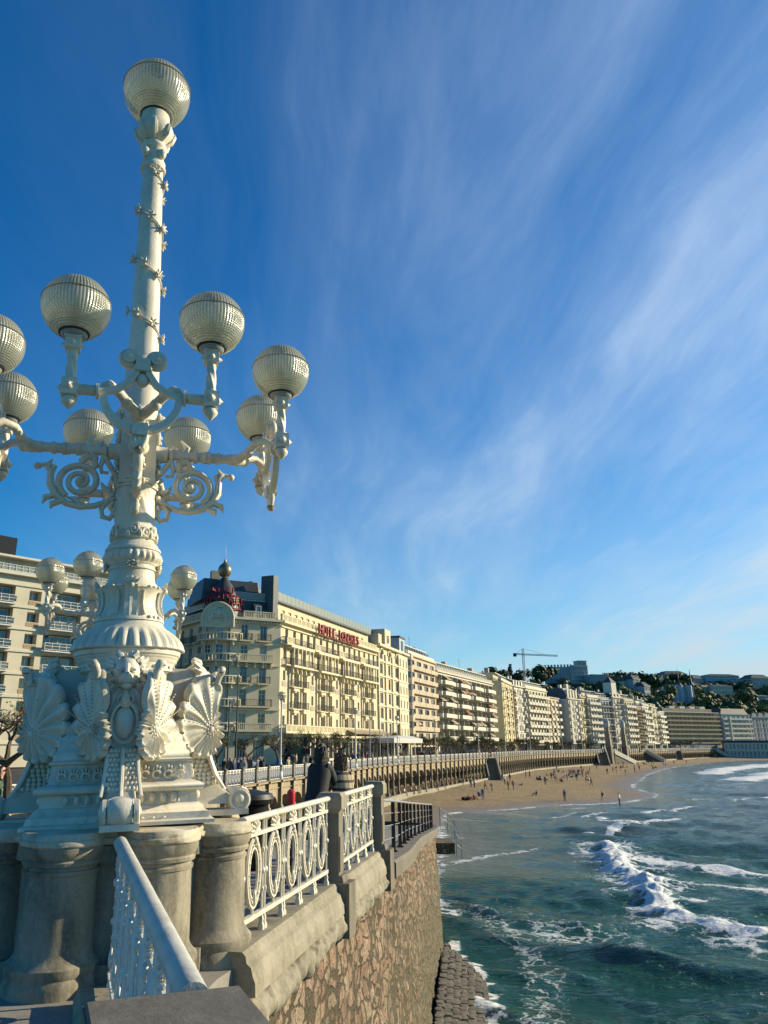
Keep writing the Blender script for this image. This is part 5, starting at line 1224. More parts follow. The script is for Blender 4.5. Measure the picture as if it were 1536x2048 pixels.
modern('cream house with paired balconies right of the clock pylons', (134.6, 357.0), (142.5, 366.0), 22.6, 7, 4, 'cream_wall', 14, seed=15, bw=.8)
modern('brown fronted house with dark balconies in the far row', (143.2, 366.0), (150.2, 377.0), 20.5, 6, 4, 'tan_wall', 14, seed=16, style='iron', bw=.9, pent=False, bm=('tan_wall', 'dark_metal'))
modern('rosy white house with large solid balconies in the far row', (151.0, 377.5), (159.5, 390.0), 21.5, 6, 4, 'white_wall', 14, seed=17, bw=.8)
classic('pale house with a small domed turret near the long brown block', (160.2, 390.0), (167.0, 399.5), 21.0, 6, 4, 'cream_wall', 14, seed=18, attic=2)
modern('narrow white balconied house ending the row before the long brown block', (167.8, 400.0), (175.0, 410.0), 19.5, 6, 3, 'white_wall', 14, seed=19, bw=.9, pent=False)
brn = Bld('apartment_building', 'long brown block with continuous horizontal balconies under the hill', (200.6, 470.0), (243.5, 491.0), 22.0, 14, 'tan_wall', 'apartment block')
for f in range(7):
    for k in range(13): brn.window((k + .5) * brn.W / 13, 3.6 + f * 2.6 + .1, 2.3, 1.9, 'wide', glass='window_glass')
    brn.balcony(brn.W / 2, 3.6 + f * 2.6, brn.W - .6, 1.5, 'solid', ('brown_wall', 'dark_metal'))
brn.finish(); brn.cornice(22, 1.2, .4, 'white_wall'); brn.box('penthouse', (brn.W / 2, 7, 23.2), (brn.W - 4, 9, 2.4), 'brown_wall')
for k in range(4): brn.box('roof_box', (12 + k * 9, 5, 25), (4.5, 3, 1.6), 'white_wall')
brn.box('ground_floor', (brn.W / 2, -.6, 1.8), (brn.W, 1.0, 3.0), 'grey_wall')
tl = modern('pale blue block with bright white bands and dark sloping roof', (246.0, 491.5), (269.5, 502.0), 21.5, 6, 6, 'pale_blue_wall', 14, seed=21, style='solid', bw=1.0, pent=False)
tl.box('white_frame', (6, -1.3, 11.5), (.8, .4, 17), 'white_wall'); tl.box('mansard', (tl.W / 2, 6, 23), (tl.W, 11, 4), 'slate_roof', .8)
gr = classic('greyish block with tall arched gables at the right of the row', (270.5, 502.5), (292.0, 511.5), 20.0, 5, 8, 'villa_wall', 14, seed=22, bal=None, attic=0, pil=True)
for k in range(4):
    m = MB(); xc = gr.W * (k + .5) / 4; m.prism([(xc - 2.2, 19.8)] + [(xc - 2.2 * cos(pi * j / 10), 20.6 + 2.2 * sin(pi * j / 10)) for j in range(11)] + [(xc + 2.2, 19.8)], -.6, .3, M=Matrix.Rotation(pi / 2, 4, 'X')); m.build('arched_gable', 'villa_wall', gr.o)
modern('dark edged white block at the right edge of the picture', (294.0, 512.5), (318.0, 522.5), 19.0, 5, 6, 'villa_wall', 14, seed=23, bw=.9, pent=False)

# ---- bathing pavilion on the sand at the right
def pavilion(A, B, H, label, wall, z0, nf, bays, roof='slate_roof', seed=3):
    b = Bld('bathing_pavilion', label, A, B, H, 12, wall, 'pavilion', z0=z0)
    fh = H / nf
    for f in range(nf):
        for k in range(bays): b.window((k + .5) * b.W / bays, f * fh + .6, b.W / bays * .66, fh - 1.3, 'wide')
        b.box('string_course', (b.W / 2, -.1, (f + 1) * fh - .15), (b.W + .3, .5, .3), 'white_wall')
    b.finish(); b.box('roof', (b.W / 2, 6, H + .7), (b.W + .6, 12.5, 1.4), roof, .86); return b
pavilion((238.0, 477.0), (262.0, 468.5), 8.6, 'pale bathing pavilion with rows of tall windows standing on the sand', 'white_wall', -5.6, 2, 12)
pv = pavilion((263.0, 467.0), (273.0, 463.5), 10.0, 'taller pale block in the middle of the bathing pavilion', 'cream_wall', -5.6, 3, 4)
pavilion((274.0, 464.5), (300.0, 455.5), 8.2, 'glazed bathing pavilion wing with a blue slate roof at the right edge', 'white_wall', -5.6, 2, 10)
m = MB(); m.prism([(232, 476), (236, 473), (262, 464), (273, 460), (302, 451), (420, 470), (420, 560), (230, 520)], -7, -5.5); struct('beach_terrace', mb=m, mats='arcade_stone')

# ============================================================ HILL
def hill_at(px, ptop=None, Y=None): a, b_ = ray(px, 1400); return a * Y, Y
# wooded slopes: one mass of crowns with leafy surfaces
rh = random.Random(21); wood = MB()
def crown(mb, c, r_, n, s, rnd, mat=0, k=1.15):
    for _ in range(n):
        a = Vector((rnd.gauss(0, 1), rnd.gauss(0, 1), rnd.gauss(0, .8))).normalized(); q = Vector(c) + Vector((a.x * r_, a.y * r_, a.z * r_ * .8)) * rnd.uniform(.55, k)
        t_ = a.orthogonal().normalized(); b_ = a.cross(t_); an = rnd.uniform(0, 6.28); t2 = t_ * cos(an) + b_ * sin(an); b2 = a.cross(t2); tilt = a * rnd.uniform(-.5, .5); ss = s * rnd.uniform(.6, 1.4)
        mb.add([q - t2 * ss + tilt * ss, q - b2 * ss, q + t2 * ss - tilt * ss, q + b2 * ss * .9], [(0, 1, 2, 3)], mat)
HB = []   # keep-out spots for hill houses
def hill_house(px0, px1, ytop, Y, label, wall, nf, bays, roof='slate_roof', rh_=2.5, depth=14, ybase=None, sink=3):
    a0, _ = ray(px0, ytop); a1, _ = ray(px1, ytop); zt = at((px0 + px1) / 2, ytop, Y).z
    x0, x1 = a0 * Y, a1 * Y; zb = at((px0 + px1) / 2, ybase, Y).z if ybase else zt - 3.1 * nf - 1
    b = Bld('hill_house', label, (x0, Y), (x1, Y + 4), zt - zb, depth, wall, 'house', z0=zb); HB.append((x0, x1, Y, zb, proj((x0, Y, zb))[1], px0, px1))
    fh = (zt - zb - .6) / nf
    for f in range(nf):
        for k in range(bays): b.window((k + .5) * b.W / bays, f * fh + .8, b.W / bays * .5, fh * .55, 'plain')
    b.finish(); b.box('foundation', (b.W / 2, depth / 2, -2.9), (b.W, depth, 6), 'grey_wall'); b.cornice(zt - zb, .6, .4, 'white_wall')
    if rh_: b.box('roof', (b.W / 2, depth / 2, zt - zb + rh_ / 2 + .1), (b.W + 1.2, depth + 1, rh_), roof, .55)
    return b
pal = hill_house(1140, 1178, 1332, 590, 'grey hilltop palace with a square corner tower', 'villa_wall', 4, 9, rh_=0, ybase=1366)
pal.box('tower', (pal.W * .80, 5, pal.H + 1.9), (7.0, 7, 4.6), 'villa_wall'); pal.box('tower_crown', (pal.W * .80, 5, pal.H + 4.4), (7.8, 7.8, .5), 'white_wall'); pal.box('parapet', (pal.W * .5, .3, pal.H + .5), (pal.W, .4, .8), 'villa_wall')
for k in range(4): pal.box('tower_window', (pal.W * .80 - 2.3 + k * 1.5, 1.4, pal.H + 2.2), (.6, .2, 1.6), 'window_glass')
m = MB(); hh = []
Wp = 20; hh = [(1.2 + 2.4 * k, 2.2 + 2.4 * k, 2.0 + 3.4 * f, 4.0 + 3.4 * f) for f in range(4) for k in range(8)]
wall_holes(m, Wp, pal.H - .2, hh); m.box((Wp / 2, 5.5, pal.H / 2 - .2), (Wp, 10.2, pal.H - .5)); sd_ = m.build('side_wing', 'villa_wall', pal.o, (-16.5, 9.5, 0)); sd_.rotation_euler.z = radians(-30)
hill_house(1180, 1219, 1349, 585, 'pale colonnaded annex right of the hilltop palace', 'villa_wall', 2, 11, rh_=0, ybase=1368)
hill_house(1248, 1262, 1362, 560, 'small gabled house with a reddish roof above the far row', 'cream_wall', 2, 3, 'tile_roof', 4)
hill_house(1266, 1284, 1358, 556, 'white house with a glazed bay just above the far row', 'villa_wall', 3, 4, rh_=3)
hill_house(1288, 1304, 1372, 552, 'pale house with a dark hipped roof by the wooded slope', 'villa_wall', 2, 4, rh_=3)
ch = hill_house(1337, 1392, 1374, 590, 'pale blue mansion with round corner towers and spires', 'pale_blue_wall', 4, 11, rh_=2, ybase=1408)
for f_ in (.22, .42, .78): m = MB(); m.lathe([(2.6, 0), (2.6, ch.H + 1.5), (2.9, ch.H + 1.6)], 14, (ch.W * f_, 0, 0)); m.build('round_tower', 'pale_blue_wall', ch.o)
for f_ in (.46, .95): m = MB(); m.lathe([(2.4, ch.H + 1.6), (.8, ch.H + 4), (.1, ch.H + 14)], 10, (ch.W * f_, 1, 0)); m.build('spire', 'slate_roof', ch.o)
hill_house(1425, 1470, 1372, 610, 'cream terraced villa with bay windows on the slope', 'cream_wall', 3, 7, rh_=1.2, ybase=1395)
hill_house(1403, 1425, 1373, 612, 'low pink house with a green hedge left of the cream villa', 'pink_wall', 2, 4, 'tile_roof', 1.5, ybase=1386)
hill_house(1328, 1378, 1348, 690, 'long dark hipped house on the skyline among trees', 'tan_wall', 2, 8, rh_=3, ybase=1362)
hill_house(1386, 1410, 1356, 690, 'small dark roofed house on the skyline', 'villa_wall', 2, 4, rh_=3, ybase=1367)
hill_house(1410, 1482, 1351, 695, 'long pale blue apartment house on the skyline', 'pale_blue_wall', 3, 12, rh_=1.6, ybase=1366)
hill_house(1502, 1545, 1356, 660, 'wide eaved white house on the skyline at the right edge', 'villa_wall', 3, 6, rh_=3.2, ybase=1376)
hill_house(1512, 1545, 1392, 600, 'low white house among shrubs at the right edge', 'white_wall', 2, 5, rh_=1, ybase=1404)
hill_house(1010, 1040, 1352, 560, 'plain grey house on the hill left of the crane', 'grey_wall', 2, 5, rh_=1)
def hill_h(X, Y):
    u = (X * .83 - (Y - 430) * .0); d = np.hypot(X - 330, (Y - 820) * .9)
    ridge = 73 * np.exp(-((Y - 690 - .10 * X) / 120.0) ** 2) * (1 / (1 + np.exp(-(X + 10) / 55.0)))
    ridge *= (1 - .34 * np.clip((X - 190) / 160, 0, 1))
    ridge = ridge * 1.0
    base = (vnoise(X / 55, Y / 55, 50) - .5) * 9 * np.clip(ridge / 30, 0, 1) - 1.6
    for (x0, x1, yb, zb, pyb, p0_, p1_) in HB:
        dx = np.maximum(0, np.maximum(x0 - X, X - x1)); dy = np.maximum(0, np.maximum(yb - 2 - Y, Y - yb - 16)); base = np.maximum(base, zb - .5 - .55 * np.hypot(dx * 1.1, dy))
    return base
gx = np.linspace(-220, 900, 150); gy = np.linspace(500, 1200, 90); GX, GY = np.meshgrid(gx, gy, indexing='ij')
MATS['hill_ground'] = simple('hill_ground', (.05, .065, .025), .95, .25, .05, .4)
hill = grid_mesh('hill', np.stack([GX, GY], -1), hill_h(GX, GY), 'hill_ground'); hill['kind'] = 'structure'
def hz(x, y): return float(hill_h(np.array([float(x)]), np.array([float(y)]))[0])
pts_ = 0
while pts_ < 1500:
    px = rh.uniform(930, 1560); Y = rh.uniform(520, 745); a, _ = ray(px, 1400); x = a * Y; z = hz(x, Y)
    if z < 2: pts_ += .2; continue
    r_ = rh.uniform(3.2, 6.5); pt = proj((x, Y, z + r_ * 1.4))
    bad = False
    for (x0, x1, yb, zb, zt, p0_, p1_) in HB:
        if p0_ - 5 < pt[0] < p1_ + 5 and Y < yb and pt[1] < zt - 3: bad = True
        if x0 - 4 < x < x1 + 4 and yb - 3 < Y < yb + 16: bad = True
    if bad: pts_ += .2; continue
    crown(wood, (x, Y, z + r_ * .8), r_, 95, r_ * .24, rh, 0 if rh.random() < .72 else (1 if rh.random() < .75 else 2)); pts_ += 1
o = wood.build('woodland', ['hill_leaf', 'dark_leaf', 'spring_leaf']); tag(o, 'dense mixed green woodland covering the hill behind the seafront', 'woodland', kind='stuff')
def htree(px, ytop, Y, h, w, label, kind='round', mat='dark_leaf'):
    a, _ = ray(px, ytop); zt = at(px, ytop, Y).z; x = a * Y; zb = hz(x, Y) - 1; o = thing('hill_tree', label, 'tree', (x, Y, zb)); H = zt - zb
    m = MB(); m.tube([(0, 0, 0), (0, 0, H * .8)], [.5, .15], 6); m.build('trunk', 'bark', o); m = MB(); r_ = random.Random(int(px))
    if kind == 'cone':
        for k in range(9): crown(m, (0, 0, H - h + h * (k + .5) / 9), w * (1 - k / 9.5), 26, w * .22, r_)
    else:
        for k in range(6): crown(m, (r_.uniform(-1, 1) * w * .55, r_.uniform(-1, 1) * w * .5, H - h * .5 + r_.uniform(-.35, .2) * h), w * .5, 60, w * .13, r_)
    m.build('crown', mat, o)
for q in ((1020, 1328, 560, 14, 4, 'dark conifer standing alone on the skyline left of the crane', 'cone'), (987, 1334, 540, 9, 7, 'rounded dark tree above the grey blank gable'), (1001, 1338, 545, 9, 7, 'dark tree left of the lone conifer'), (1045, 1341, 560, 8, 8, 'low dark tree at the foot of the crane'), (1088, 1331, 570, 10, 9, 'broad dark tree between crane and hilltop palace'), (1101, 1330, 572, 10, 7, 'twin topped dark tree beside the hilltop palace'), (1075, 1338, 566, 9, 8, 'dark bushy tree just right of the crane'),
          (1216, 1338, 600, 9, 5, 'tall narrow dark tree right of the palace annex'), (1232, 1343, 640, 9, 9, 'wide dark tree on the skyline right of the annex'), (1256, 1342, 650, 8, 8, 'spiky topped tree on the middle skyline'), (1289, 1343, 660, 9, 10, 'broad flat tree on the skyline left of the dark roofed house'), (1306, 1347, 655, 8, 8, 'dark tree just left of the long hipped house'), (1350, 1343, 680, 8, 7, 'upright dark tree before the long hipped house'), (1370, 1346, 682, 8, 7, 'bushy tree right of the long hipped house', 'round')):
    htree(*q[:6], *(q[6:] if len(q) > 6 else ()))
for q in ((1340, 1368, 575, 8, 6, 'yellow green tree left of the blue mansion', 'round', 'spring_leaf'), (1415, 1390, 575, 12, 9, 'bright green tree cluster right of the blue mansion', 'round', 'spring_leaf'), (1500, 1415, 560, 9, 7, 'fresh green tree above the right hand block', 'round', 'spring_leaf'), (1440, 1398, 580, 10, 8, 'olive green tree below the cream villa', 'round', 'spring_leaf'), (1530, 1405, 570, 10, 8, 'yellow green tree at the right edge of the hill', 'round', 'spring_leaf'), (1215, 1366, 560, 8, 8, 'light green tree under the palace annex', 'round', 'spring_leaf')):
    htree(*q)
# ---- crane
p = at(1060, 1490, 520); zb = 0; zt = at(1060, 1297, 520).z; zj = at(1060, 1308, 520).z
o = thing('tower_crane', 'thin grey tower crane standing over the hill trees', 'crane', (p.x, p.y, 0)); m = MB()
def lattice(m, a, b, w, n_, up_):
    a = Vector(a); b = Vector(b); d = (b - a).normalized(); u = Vector(up_).normalized(); v = d.cross(u)
    cs = [u * w + v * w, u * -w + v * w, u * -w - v * w, u * w - v * w]
    for c in cs: m.tube([a + c, b + c], .13, 4)
    for k in range(n_):
        p0_, p1_ = a.lerp(b, k / n_), a.lerp(b, (k + 1) / n_)
        for j in range(4): m.tube([p0_ + cs[j], p1_ + cs[(j + 1) % 4]], .08, 3)
lattice(m, (-.6, 0, 20), (0, 0, zt), .55, 30, (0, 1, 0)); m.build('mast', 'grey_rail_paint', o)
m = MB(); lattice(m, (-6, 0, zj), (23.5, 0, zj - 1.2), .40, 20, (0, 0, 1)); m.tube([(0, 0, zt), (14, 0, zj)], .08, 4); m.tube([(0, 0, zt), (-5.5, 0, zj)], .08, 4); m.build('jib', 'grey_rail_paint', o)
m = MB(); m.box((-5.8, 0, zj - .6), (2.0, 1.4, 2.2)); m.build('counterweight', 'dark_metal', o)
# ============================================================ THE GREAT LAMP
LX, LY = -2.0, 7.4; UF = Vector((.26, -.9656, 0)); UR = Vector((.9656, .26, 0)); LZ = 1.10
LROT = atan2(UR.y, UR.x)       # local x = right leg, local -y = towards the camera
def rq(k): return Matrix.Rotation(k * pi / 2, 4, 'Z')
def lamp_parts():
    root = thing('ornate_lamp_post', 'x', 'lamp post')
    ZB = ([0, .16, .25, .37, .41, .44, .49, .53, .70, .755, 1.06, 1.2], [0, .09, .16, .25, .27, .29, .33, .35, .49, .53, .88, 1.02])
    ZC = ([1.30, 1.50, 1.525, 1.575, 1.78, 1.89, 1.95, 2.30, 2.36, 2.44, 2.56, 2.66, 2.72, 2.86, 2.92, 2.98, 3.07, 3.12, 3.62, 3.78, 4.02, 4.70, 9], [1.30, 1.49, 1.505, 1.525, 1.71, 1.80, 1.84, 2.10, 2.14, 2.20, 2.31, 2.36, 2.40, 2.50, 2.54, 2.60, 2.68, 2.75, 3.17, 3.29, 3.95, 4.70, 9])
    def zwarp(m, T): m.v = [(x, y, float(np.interp(z, T[0], T[1]))) for x, y, z in m.v]
    # --- stepped square foot
    sq = lambda prof, m, mat=0: m.lathe([(d * sqrt(2), z) for d, z in prof], 4, a0=pi / 4, mat=mat, smooth=False)
    m = MB()
    sq([(.78, 0), (.78, .05), (.74, .07), (.73, .16), (.70, .18), (.69, .22), (.645, .25), (.635, .37), (.66, .385), (.69, .41), (.70, .44), (.69, .47), (.64, .49), (.61, .50), (.595, .53),
        (.575, .70), (.60, .715), (.60, .74), (.575, .755), (.57, .80), (.545, .815), (.54, .86), (.515, .875), (.51, .92), (.485, .935), (.475, .99), (.45, 1.02), (.42, 1.06)], m)
    for s in range(4):
        M = rq(s)
        def onf(x, z, d): return (x, -d, z)
        for k in range(-5, 6):                      # egg and dart
            x = k * .088; m.ball(onf(x, .315, .65), (.030, .036, .055), 8, 6, M=M); m.tube([onf(x + .044, .36, .64), onf(x + .044, .265, .645)], .007, 5, M=M)
        for k in range(-5, 6):                      # running scroll ornament
            x = k * .098; m.tube([onf(x + .036 * cos(a) * (1 - .10 * a / 3), .585 + .036 * sin(a), .605) for a in np.linspace(0, 5.4, 12)], .013, 6, M=M)
            for q in (-1, 0, 1): m.ball(onf(x + q * .026, .655 - abs(q) * .012, .598), (.012, .014, .028), 6, 5, M=M)
        for k in range(9): m.ball(onf(-.36 + k * .09, .10, .735), (.018, .01, .018), 6, 4, M=M)
    zwarp(m, ZB); m.build('stepped_base', 'cast_iron_paint', root, sharp=50)
    # --- drum with panels and studs
    m = MB()
    m.lathe([(.40, .84), (.435, .86), (.43, .90), (.415, .94), (.41, 1.28), (.43, 1.30), (.452, 1.31), (.452, 1.38), (.47, 1.40), (.475, 1.44), (.50, 1.46), (.505, 1.50)], 64)
    for k in range(28):
        a = 2 * pi * (k + .5) / 28; m.ball((.456 * cos(a), .456 * sin(a), 1.345), (.014, .014, .016), 6, 5)
    m.build('drum', 'cast_iron_paint', root)
    # --- gadrooned bell and upper base mouldings
    m = MB()
    def gad(n, amp, z0, z1):
        def f(a, z, r):
            if z < z0 or z > z1: return 1
            e = sin(pi * min(1, max(0, (z - z0) / (z1 - z0)))) ** .6; return 1 + amp * e * (abs(cos(n * a / 2)) ** .7 - .55)
        return f
    m.lathe([(.50, 1.42), (.525, 1.44), (.53, 1.475), (.515, 1.50), (.495, 1.505), (.50, 1.515), (.565, 1.525), (.58, 1.545), (.575, 1.575), (.56, 1.61), (.54, 1.65), (.515, 1.685), (.49, 1.715), (.462, 1.745), (.44, 1.765), (.425, 1.78), (.40, 1.795), (.37, 1.83), (.355, 1.86), (.345, 1.88), (.335, 1.89)],
            144, mod=gad(30, .10, 1.525, 1.775))
    for k in range(30):
        a = 2 * pi * (k + .5) / 30
        m.tube([((.567 - .105 * t_ - .05 * t_ * t_) * cos(a + da), (.567 - .105 * t_ - .05 * t_ * t_) * sin(a + da), 1.55 + .215 * t_) for t_, da in ((0, 0), (.2, .0), (.5, 0), (.8, 0), (1, 0))], [.016, .011, .009, .009, .012], 5)
    zwarp(m, ZC); m.v = [(x * .92, y * .92, z) for x, y, z in m.v]; m.build('fluted_bell', 'cast_iron_paint', root, sharp=60)
    # --- panelled vase section
    m = MB()
    m.lathe([(.335, 1.88), (.325, 1.93), (.29, 2.0), (.272, 2.08), (.27, 2.16), (.28, 2.24), (.30, 2.30), (.315, 2.32), (.30, 2.345), (.27, 2.36), (.262, 2.39), (.232, 2.44), (.226, 2.47), (.224, 2.56), (.24, 2.57), (.242, 2.595), (.232, 2.605), (.23, 2.66), (.245, 2.675), (.247, 2.70)], 64)
    for k in range(4):
        M = rq(k)
        prof = [(-.30, 1.90), (-.31, 1.98), (-.285, 2.10), (-.285, 2.2), (-.31, 2.30), (-.33, 2.36)]
        m.tube([(0, y + .045, z) for y, z in prof], [.085] * 6, 4, smooth=False, up=(1, 0, 0), M=M); m.tube([(.0, y + .012, z) for y, z in prof[:-1]], .035, 6, M=M)
        for sx in (-1, 1):                           # raised frames of the panels between
            M2 = M @ Matrix.Rotation(radians(45 + sx * 21), 4, 'Z'); m.tube([(0, y, z) for y, z in ((-.335, 1.95), (-.30, 2.02), (-.285, 2.12), (-.29, 2.22), (-.31, 2.28))], .014, 6, M=M2)
        M2 = M @ Matrix.Rotation(radians(45), 4, 'Z')
        for q in (-1, 0, 1): m.ball((q * .06, -.325, 1.925), (.022, .02, .028), 6, 5, M=M2); m.ball((q * .06, -.305, 2.335), (.02, .02, .02), 6, 5, M=M2)
        for a in np.linspace(-1.1, 1.1, 5):          # acanthus tuft over each pilaster
            m.tube([(0, -.30, 2.33), (.05 * sin(a), -.33, 2.37 + .03 * cos(a)), (.085 * sin(a), -.345, 2.38 + .07 * cos(a))], [.02, .026, .008], 6, M=M)
        m.ball((0, -.335, 2.33), (.03, .025, .04), 8, 6, M=M)
        for j in range(8):                           # star flower
            a = 2 * pi * j / 8; m.tube([(.02 * cos(a), -.235, 2.63 + .02 * sin(a)), (.055 * cos(a), -.262, 2.63 + .055 * sin(a)), (.082 * cos(a), -.268, 2.63 + .082 * sin(a))], [.012, .022, .006], 5, M=M)
        m.ball((0, -.25, 2.63), .025, 8, 6, M=M)
    zwarp(m, ZC); m.build('panelled_vase', 'cast_iron_paint', root, sharp=50)
    m = MB()
    m.lathe([(.245, 2.69), (.25, 2.70), (.268, 2.72), (.282, 2.75), (.284, 2.78), (.276, 2.82), (.262, 2.85), (.262, 2.865), (.275, 2.875), (.276, 2.90), (.268, 2.92), (.25, 2.93), (.245, 2.955), (.225, 2.97), (.21, 2.98), (.205, 3.02)], 120, mod=gad(26, .11, 2.70, 2.86))
    for k in range(12):                              # wreath of flowers
        a = 2 * pi * k / 12; c = (.222 * cos(a), .222 * sin(a), 3.07 + .025 * (k % 2)); m.tube([(c[0] + .036 * cos(u) * -sin(a), c[1] + .036 * cos(u) * cos(a), c[2] + .036 * sin(u)) for u in np.linspace(0, 2 * pi, 9)[:-1]], .015, 5, closed=True); m.ball(c, .02, 6, 5)
        a += pi / 12; m.ball((.225 * cos(a), .225 * sin(a), 3.05), (.025, .025, .05), 6, 5)
    m.lathe([(.20, 3.0), (.235, 3.02), (.215, 3.05), (.205, 3.12), (.198, 3.14)], 40)
    # spiral-ribbed shaft
    m.lathe([(.197, 3.12 + .025 * k) for k in range(21)], 64, mod=lambda a, z, r: 1 + .05 * max(0, cos(9 * a + z * 16)) ** 2)
    m.lathe([(.197, 3.62), (.222, 3.63), (.225, 3.65), (.208, 3.665), (.222, 3.68), (.225, 3.70), (.208, 3.715), (.222, 3.73), (.205, 3.76), (.193, 3.78), (.193, 3.95), (.21, 3.97), (.20, 4.0), (.185, 4.02), (.18, 4.6), (.165, 4.62), (.163, 4.75)], 40)
    m.box((0, 0, 3.84), (.36, .36, .34)); m.lathe([(.16, 4.36), (.205, 4.38), (.19, 4.42), (.165, 4.44)], 32)
    zwarp(m, ZC); m.build('column', 'cast_iron_paint', root, sharp=50)
    # --- tapering upper shaft with a vine of flowers
    m = MB()
    m.lathe([(.166, 4.70), (.158, 5.0), (.150, 5.6), (.136, 6.4), (.122, 7.0), (.117, 7.22), (.145, 7.235), (.15, 7.26), (.142, 7.29), (.122, 7.31), (.118, 7.34), (.121, 7.52), (.145, 7.54), (.155, 7.565), (.148, 7.59), (.125, 7.60), (.12, 7.625), (.14, 7.65), (.195, 7.70), (.222, 7.76), (.225, 7.82), (.205, 7.88), (.175, 7.91), (.168, 7.94), (.17, 8.06), (.16, 8.08)], 48)
    for k in range(8):
        a = 2 * pi * k / 8; m.tube([(.13 * cos(a), .13 * sin(a), 7.64), (.20 * cos(a), .20 * sin(a), 7.70), (.233 * cos(a), .233 * sin(a), 7.79), (.228 * cos(a), .228 * sin(a), 7.84)], [.02, .035, .03, .012], 6)
        if k % 2: m.ball((.135 * cos(a), .135 * sin(a), 7.43), (.05, .05, .07), 10, 8); m.ball((.165 * cos(a), .165 * sin(a), 7.43), .022, 6, 5)
    m.build('shaft', 'cast_iron_paint', root, sharp=50)
    m = MB(); rad_ = lambda z: np.interp(z, [4.70, 5.0, 5.6, 6.4, 7.0, 7.25], [.166, .158, .150, .136, .122, .118]) + .008
    pts = []; z = 7.24; a = radians(-130)
    fl_ = []
    while z > 4.95:
        pts.append(((rad_(z) + .004) * cos(a), (rad_(z) + .004) * sin(a), z)); a += .10; z -= .0108
        if len(pts) % 10 == 0: fl_.append((a, z))
    m.tube(pts, .0085, 6)
    for a, z in fl_:
        r_ = rad_(z) + .012; c = Vector((r_ * cos(a), r_ * sin(a), z)); n_ = Vector((cos(a), sin(a), 0)); t_ = Vector((-sin(a), cos(a), 0)); up_ = Vector((0, 0, 1))
        for j in range(6):
            b_ = 2 * pi * j / 6; d = t_ * cos(b_) + up_ * sin(b_); m.tube([c + n_ * .008, c + d * .032 + n_ * .022, c + d * .062 + n_ * .040], [.010, .018, .004], 5)
        m.ball(c + n_ * .022, .014, 6, 5)
    m.build('flower_vine', 'cast_iron_paint', root)
    # --- top globe
    def globe(rg, parent, loc, neck=True):
        m = MB(); q = rg
        m.lathe([(q * sin(t_), -q * cos(t_) * .97) for t_ in np.linspace(.42, pi - .26, 32)], 48, cap=False)
        m.lathe([(q * .99, q * .18), (q * 1.014, q * .195), (q * .99, q * .21)], 48, mat=2, cap=False)
        m.lathe([(q * .27, q * .935), (q * .24, q * .96), (q * .14, q * .985), (.001, q * .99)], 32, mat=1)
        m.lathe([(q * .43, -q * .90), (q * .46, -q * .86), (q * .36, -q * .80)], 32, mat=1); m.lathe([(q * .30, -q * 1.02), (q * .34, -q * 1.0), (q * .38, -q * .92), (q * .40, -q * .88)], 24, mat=2)
        for k in range(5): zz = -q * (.62 + .052 * k); rr_ = sqrt(max(0, q * q - (zz / .97) ** 2)); m.lathe([(rr_ * 1.0, zz - .004), (rr_ * 1.012, zz), (rr_ * 1.0, zz + .004)], 40, mat=0, cap=False)
        m.ball((0, 0, -q * .2), (q * .16, q * .16, q * .45), 12, 8, 2)
        return m.build('globe', ['prismatic_glass', 'dark_metal', 'grey_rail_paint'], parent, loc)
    globe(.405, root, (0, 0, 8.41))
    # --- four corner legs
    for k in range(4):
        M = rq(k)                                    # the leg points along local -y
        m = MB()
        prof = [(1.34, .60, .17), (1.28, .66, .19), (1.12, .70, .20), (.98, .735, .20), (.80, .755, .19), (.66, .765, .17), (.62, .775, .13), (.50, .80, .12), (.36, .85, .13), (.24, .93, .15), (.16, 1.02, .16), (.10, 1.10, .16)]
        vs = []; fs = []
        for z, r_, w in prof:
            w *= .80
            vs += [(-w, -.28, z), (w, -.28, z), (w, -r_ + .05, z), (w * .80, -r_, z), (-w * .80, -r_, z), (-w, -r_ + .05, z)]
        for j in range(len(prof) - 1):
            for q in range(6): fs.append((j * 6 + q, (j + 1) * 6 + q, (j + 1) * 6 + (q + 1) % 6, j * 6 + (q + 1) % 6))
        fs += [(5, 4, 3, 2, 1, 0), tuple((len(prof) - 1) * 6 + q for q in range(6))]
        m.add([(x, y, z) for x, y, z in vs], fs, 0, True, M)
        # lower side flare to the slab, scroll foot
        m.tube([(0, -1.09 + .092 * cos(a) * (1 - a * .045), .13 + .092 * sin(a) * (1 - a * .045)) for a in np.linspace(-2.2, 6.2, 26)], [.040] * 26, 8, flat=2.6, M=M, up=(0, 1, .01))
        m.tube([(-.13, -1.09, .14), (.13, -1.09, .14)], .05, 14, M=M); m.tube([(-.135, -1.09, .13), (-.105, -1.09, .13)], .105, 20, M=M); m.tube([(.105, -1.09, .13), (.135, -1.09, .13)], .105, 20, M=M)
        for s_ in (-1, 1):
            m.tube([(s_ * .138, -1.09 + .085 * cos(a), .13 + .085 * sin(a)) for a in np.linspace(0, 2 * pi, 17)[:-1]], .014, 6, closed=True, M=M); m.ball((s_ * .135, -1.09, .14), (.03, .045, .045), 10, 8, M=M)
        m.box((0, -.97, .025), (.30, .40, .05), M=M)
        m.tube([(0, -.79, .62), (0, -.83, .48), (0, -.885, .34), (0, -.97, .2), (0, -1.03, .14)], .018, 6, M=M)
